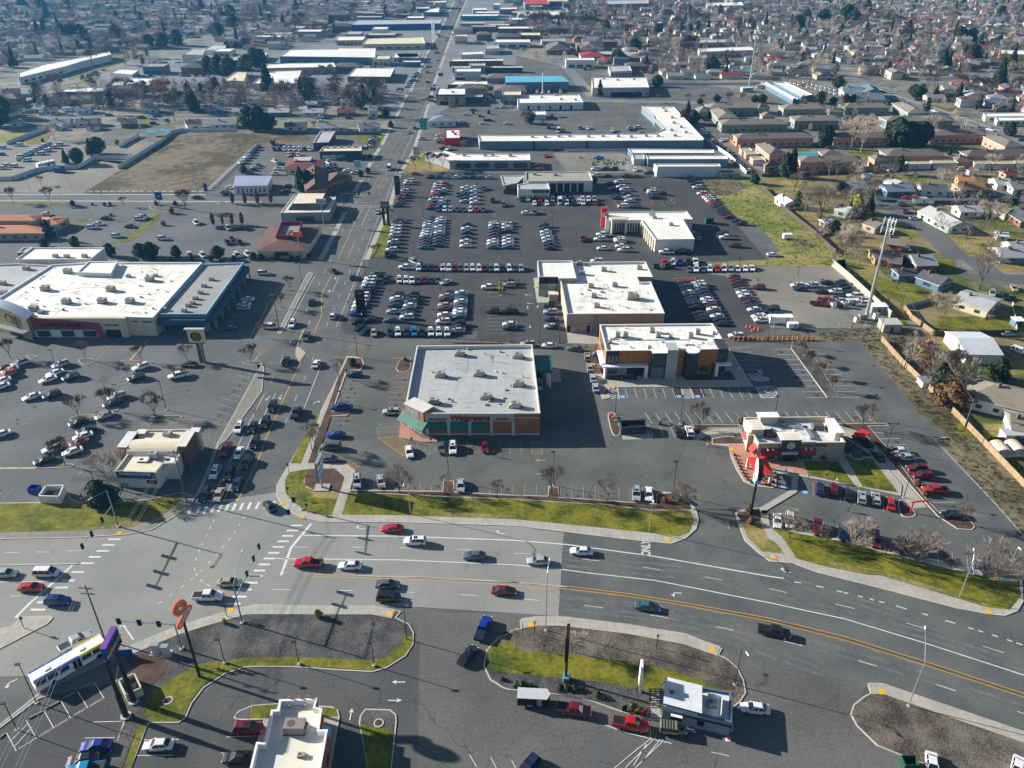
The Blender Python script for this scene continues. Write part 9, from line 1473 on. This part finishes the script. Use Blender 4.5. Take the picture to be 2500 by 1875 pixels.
for i,s in enumerate(('A2 905,1015','A2 915,1035','A2 925,1060','A2 1100,1055','A2 1215,1015','A2 1225,1035','A2 1305,1035','A2 1385,1000','A2 1405,1025','B2 2010,690','B2 2045,690','B2 2060,720','B2 2080,705','B2 2110,705','B2 2112,725','B2 1580,285')):
 q=wp(s)[0];mb=MB();mb.tube(q,q+Vector((0,0,1.0)),.28,orange_m,.06,8);mb.box((q.x,q.y,0),(.6,.6,.06),orange_m);tag(mb.build('traffic_cone',None,q),f'orange traffic cone, {ordn(i + 1)} counted across the dealership lots','cone','traffic cones')
k_=0
for s,n in(('A0 1765,915 2165,545',28),('A0 765,937 1700,937',16)):
 a,b=wp(s)
 for i in range(n):q=a.lerp(b,i/(n-1));mb=MB();k_+=1;mb.prism([(q.x-1,q.y-.4),(q.x+1,q.y-.4),(q.x+1,q.y+.4),(q.x-1,q.y+.4)],0,.8,white);mb.box((q.x,q.y,.8),(1.3,.35,.12),white);tag(mb.build('concrete_block',None,q),f'white concrete block, {ordn(k_)} counted clockwise round the dirt lot edge','concrete block','concrete blocks')
mb=MB();a,b=wp('B2 1405,292 1580,275');mb.wallstrip([a,b],.25,.3,.55,orange_m);mb.wallstrip([a+Vector((1,-1,0)),b+Vector((-1,-1.4,0))],.25,0,.25,orange_m);tag(mb.build('barricade',None,a),'long orange and white barrier boards lying at the lot head','barrier')
mb=MB();q=wp('C2 885,80')[0];[mb.box((q.x+x,q.y+y,0),(.5,.5,.9),orange_m)for x,y in((0,0),(-.4,1.4))];[mb.box((q.x+.7,q.y-1.5+k*.7,0),(.9,.25,.5),hvac_m)for k in range(4)];mb2=mb.build('delineator_stack',None,q);tag(mb2,'stack of orange barriers and blocks on the slim island','barriers')
for i,s in enumerate(('D2 980,1155','D2 1085,1185','D2 1140,1195')):q=wp(s)[0];mb=MB();mb.box((q.x,q.y,.15),(.9,.12,1.1),[black,yellow_m,red_m][i],.5);mb.tube(q+Vector((-.3,0,0)),q+Vector((-.3,0,.3)),.04,dark_met,n=5);mb.tube(q+Vector((.3,0,0)),q+Vector((.3,0,.3)),.04,dark_met,n=5);tag(mb.build('yard_sign',None,q),['black','yellow','red'][i]+' yard sign beside the round bush at the kiosk lane','sign','yard signs')
q=wp('B3 1410,825')[0];mb=MB();mb.box((q.x,q.y,.4),(1.8,.9,.6),orange_m);[mb.tube((q.x+x,q.y-.5,.4),(q.x+x,q.y+.5,.4),.4,tyre,n=12)for x in(-.6,.6)];mb.box((q.x-.2,q.y,1.0),(.5,.6,.4),orange_m);tag(mb.build('garden_tractor',None,q),'small orange tractor in the overgrown garden','tractor')
q=wp('B3 1660,950')[0];r=thing('boom_lift','yellow machine arm and scrap beside the white metal barn','machine',q);mb=MB();mb.box((q.x,q.y,.6),(3.4,.8,.7),yellow_m,-.3);mb.tube((q.x-1.5,q.y,1.4),(q.x+1.6,q.y-.4,.9),.22,yellow_m,n=6);mb.build('arm',r);mb=MB();[mb.tube((q.x+x,q.y-.5,.45),(q.x+x,q.y+.5,.45),.45,tyre,n=12)for x in(-1,1)];mb.build('wheel',r)
q=wp('A3 440,1075')[0];mb=MB();mb.tube(q,q+Vector((0,0,.9)),2.3,white,n=20);mb.tube(q+Vector((0,0,.9)),q+Vector((0,0,.95)),2.2,hvac_m,n=20);tag(mb.build('garden_pool',None,q),'round white-rimmed pool covered for winter in a garden','pool')
q=wp('A3 385,610')[0];mb=MB();mb.box((q.x,q.y,.05),(13,7,.1),water_m);mb.box((q.x,q.y,0),(16,9.5,.06),conc);tag(mb.build('swimming_pool',None,q),'turquoise swimming pool between salmon apartments','pool')
for i,(s,l)in enumerate((('A0 1290,455','left'),('A0 1395,440','right'))):q=wp(s)[0];mb=MB();mb.box((q.x,q.y,2.3),(6,4.5,.15),sky_m,-.1);[mb.tube((q.x+x,q.y+y,0),(q.x+x,q.y+y,2.3),.06,steel,n=5)for x in(-2.7,2.7)for y in(-2,2)];tag(mb.build('tarp_shelter',None,q),f'bright blue tarp shelter behind the white fence, {l} one','shelter','tarp shelters')
q=wp('A0 505,760')[0];mb=MB();mb.box((q.x,q.y,0),(4,3.5,2.4),blue_m);mb.add([(q.x-2.4,q.y-2.1,2.4),(q.x+2.4,q.y-2.1,2.4),(q.x+2.4,q.y+2.1,2.4),(q.x-2.4,q.y+2.1,2.4),(q.x,q.y,3.5)],[(0,1,4),(1,2,4),(2,3,4),(3,0,4)],blue_m);tag(mb.build('guard_booth',None,q),'small dark blue booth with peaked roof by the zigzag fence','booth')
# rubble pile
rb=MB();q0=wp('A2 860,680')[0]
for k in range(160):a=fr.uniform(0,6.28);r_=abs(fr.gauss(0,5));s_=fr.uniform(.3,1.1);rb.box((q0 .x+math.cos(a)*r_*1.6,q0 .y+math.sin(a)*r_*.8,0),(s_,s_*.8,s_*fr.uniform(.3,1.2)),fr.choice((soil,hvac_m,conc_old)),a)
tag(rb.build('rubble_pile',None,Vector((0,0,0))),'heap of rubble and broken concrete behind the service garage','rubble',None,'stuff');areas('puddle',['A2 915,665 950,658 980,668 970,680 925,682','A2 975,700 1010,692 1035,705 1030,740 1000,745 980,725'],.03,M('puddle_water',(.3,.33,.35),None,1,.1,.05))
# charging stations
for i,s in enumerate(('B1 2070,400','B1 2097,400')):q=wp(s)[0];mb=MB();[mb.box((q.x,q.y+y,0),(.5,.4,1.9),yellow_m)for y in(0,5)];mb.box((q.x,q.y+2.5,.02),(.5,5.5,.12),yellow_m);tag(mb.build('charging_station',None,q),f'yellow framed charging posts in the showroom lot, {["left", "right"][i]} pair','charger','charging stations')
# ================================================================ PEOPLE
def person_mesh(seed,top,legs,stride):
 me=bpy.data.meshes.new('person');s=stride
 V_=[(0,0,.95),(0,0,1.15),(0,0,1.38),(0,0,1.5),(0,.0,1.62),(0,.02,1.72),(0,.19,1.4),(s*.3,.24,1.13),(s*.55,.22,.9),(s*.6,.22,.82),(0,-.19,1.4),(-s*.3,-.24,1.13),(-s*.45,-.22,.9),(-s*.5,-.22,.82),(0,.1,.9),(-s*.25,.1,.5),(-s*.6,.1,.08),(-s*.6+.14,.1,.04),(0,-.1,.9),(s*.4,-.1,.5),(s*.55,-.1,.08),(s*.55+.14,-.1,.04)]
 E_=[(0,1),(1,2),(2,3),(3,4),(4,5),(2,6),(6,7),(7,8),(8,9),(2,10),(10,11),(11,12),(12,13),(0,14),(14,15),(15,16),(16,17),(0,18),(18,19),(19,20),(20,21)]
 Rr=[.15,.15,.16,.06,.1,.08,.07,.05,.038,.03,.07,.05,.038,.03,.1,.065,.045,.04,.1,.065,.045,.04]
 me.from_pydata(V_,E_,[]);o=bpy.data.objects.new('person',me);COL.objects.link(o);md=o.modifiers.new('skin','SKIN');sv_=me.skin_vertices[0].data
 for i,r_ in enumerate(Rr):sv_[i].radius=(r_,r_)
 sv_[0].use_root=True;sb_=o.modifiers.new('sub','SUBSURF');sb_.levels=1;sb_.render_levels=1;bpy.context.view_layer.update()
 out=bpy.data.meshes.new_from_object(o.evaluated_get(bpy.context.evaluated_depsgraph_get()));bpy.data.objects.remove(o)
 skin=M('skin',(.45,.26,.18));hair=M('hair',(.03,.02,.015));shoe=black
 for m_ in(top,legs,skin,hair,shoe):out.materials.append(m_)
 for f in out.polygons:
  z=f.center.z;f.material_index=4 if z<.1 else 1 if z<.93 and abs(f.center.y)<.2 else(2 if z<.87 else 0)if z<1.47 else 3 if z>1.68 or(f.center.x<-.02 and z>1.58)else 2
 return out
pc={}
for s,d,tm,lm,label in(('C3 718,858',(-1,0),black,M('denim',(.08,.09,.12)),'person in dark jacket walking across the restaurant car park'),('C2 1683,305',(0,-1),dkred,white,'person in red top beside the white suv'),('C1 2025,395',(0,-1),M('navy_cloth',(.03,.04,.08)),black,'person with bags walking before the pharmacy'),('A1 1632,1145',(-1,0),black,black,'person in black, left of two between far car rows'),('A1 1655,1145',(-1,.3),black,MATS['denim'],'person in black, right of two between far car rows'),
('B2 88,308',(-.5,-1),black,black,'person in black beside the glass showroom'),('A2 78,1005',(1,0),black,black,'person in black before the service garage'),('A2 575,1298',(0,1),M('olive_cloth',(.12,.13,.06)),MATS['denim'],'person beside the maroon pickup near the L-shaped dealership'),('P 1635,1245',(.4,-1),black,hvac_d,'person in dark clothes on the restaurant walk'),('P 1815,1300',(1,-.3),teal_m,white,'person in teal and white beside the maroon suv')):
 key=(tm.name,lm.name)
 if key not in pc:pc[key]=person_mesh(1,tm,lm,.55)
 q=wp(s)[0];q.z=.16 if s[0]=='P' else .02;o=bpy.data.objects.new('person',pc[key]);COL.objects.link(o);o.location=q;o.rotation_euler.z=math.atan2(d[1],d[0]);o.scale=(1.03,1.03,1.03);tag(o,label,'person','people walking in the lots')
 # ================================================================ LIGHT, AIR, CAMERA
w=bpy.data.worlds.new('World');scene.world=w;w.use_nodes=True;nt=w.node_tree;bg=nt.nodes['Background'];sky=nt.nodes.new('ShaderNodeTexSky');sky.sky_type='NISHITA';sky.sun_disc=False
SUN_AZ,SUN_EL=R(-19),R(20.5) # direction in which shadows fall; height of the sun
sx_,sy_=-math.cos(SUN_AZ),-math.sin(SUN_AZ);sky.sun_elevation=SUN_EL;sky.sun_rotation=math.atan2(sx_,sy_);sky.altitude=100;sky.air_density=1.0;sky.dust_density=.6;sky.ozone_density=1.5
nt.links.new(sky.outputs[0],bg.inputs['Color']);bg.inputs['Strength'].default_value=.05
sl=bpy.data.lights.new('sun','SUN');sl.energy=5;sl.angle=R(.5);sl.color=(1,.94,.84);so=bpy.data.objects.new('sun',sl);COL.objects.link(so)
dv=Vector((math.cos(SUN_AZ)*math.cos(SUN_EL),math.sin(SUN_AZ)*math.cos(SUN_EL),-math.sin(SUN_EL)));so.rotation_euler=dv.to_track_quat('-Z','Y').to_euler();so.location=(-100,60,160)
hz=MB();hz.box((0,1200,-1),(3300,2560,119),black);hm=bpy.data.materials.new('haze_air');hm.use_nodes=True;hn=hm.node_tree;hn.nodes.clear();ho=hn.nodes.new('ShaderNodeOutputMaterial');pv=hn.nodes.new('ShaderNodeVolumePrincipled');pv.inputs['Color'].default_value=(.12,.5,1.0,1);pv.inputs['Density'].default_value=HAZE_D;pv.inputs['Anisotropy'].default_value=.3
hn.links.new(pv.outputs[0],ho.inputs['Volume']);ob=hz.build('haze',None,Vector((0,0,0)));ob.data.materials.clear();ob.data.materials.append(hm);tag(ob,kind='stuff',label='thin bluish haze over the far suburb',cat='haze')
cam=bpy.data.cameras.new('camera');cam.sensor_width=36;cam.lens=36*F_/2500;cam.clip_end=8000;cam.clip_start=.5;co=bpy.data.objects.new('camera',cam);COL.objects.link(co);co.location=(0,0,CH);co.rotation_euler=(math.pi/2-TH,0,0);scene.camera=co
scene.view_settings.view_transform='Standard';scene.view_settings.look='None';scene.view_settings.exposure=EXPO;scene.view_settings.gamma=1
scene.cycles.max_bounces=5;scene.cycles.diffuse_bounces=2;scene.cycles.glossy_bounces=2;scene.cycles.volume_bounces=0;scene.cycles.transparent_max_bounces=4;scene.cycles.use_denoising=True
for o in list(scene.objects):
 if 'h' in o.keys():del o['h']
 if len(o.get('label','').split())>16:print('LONG',o['label'])
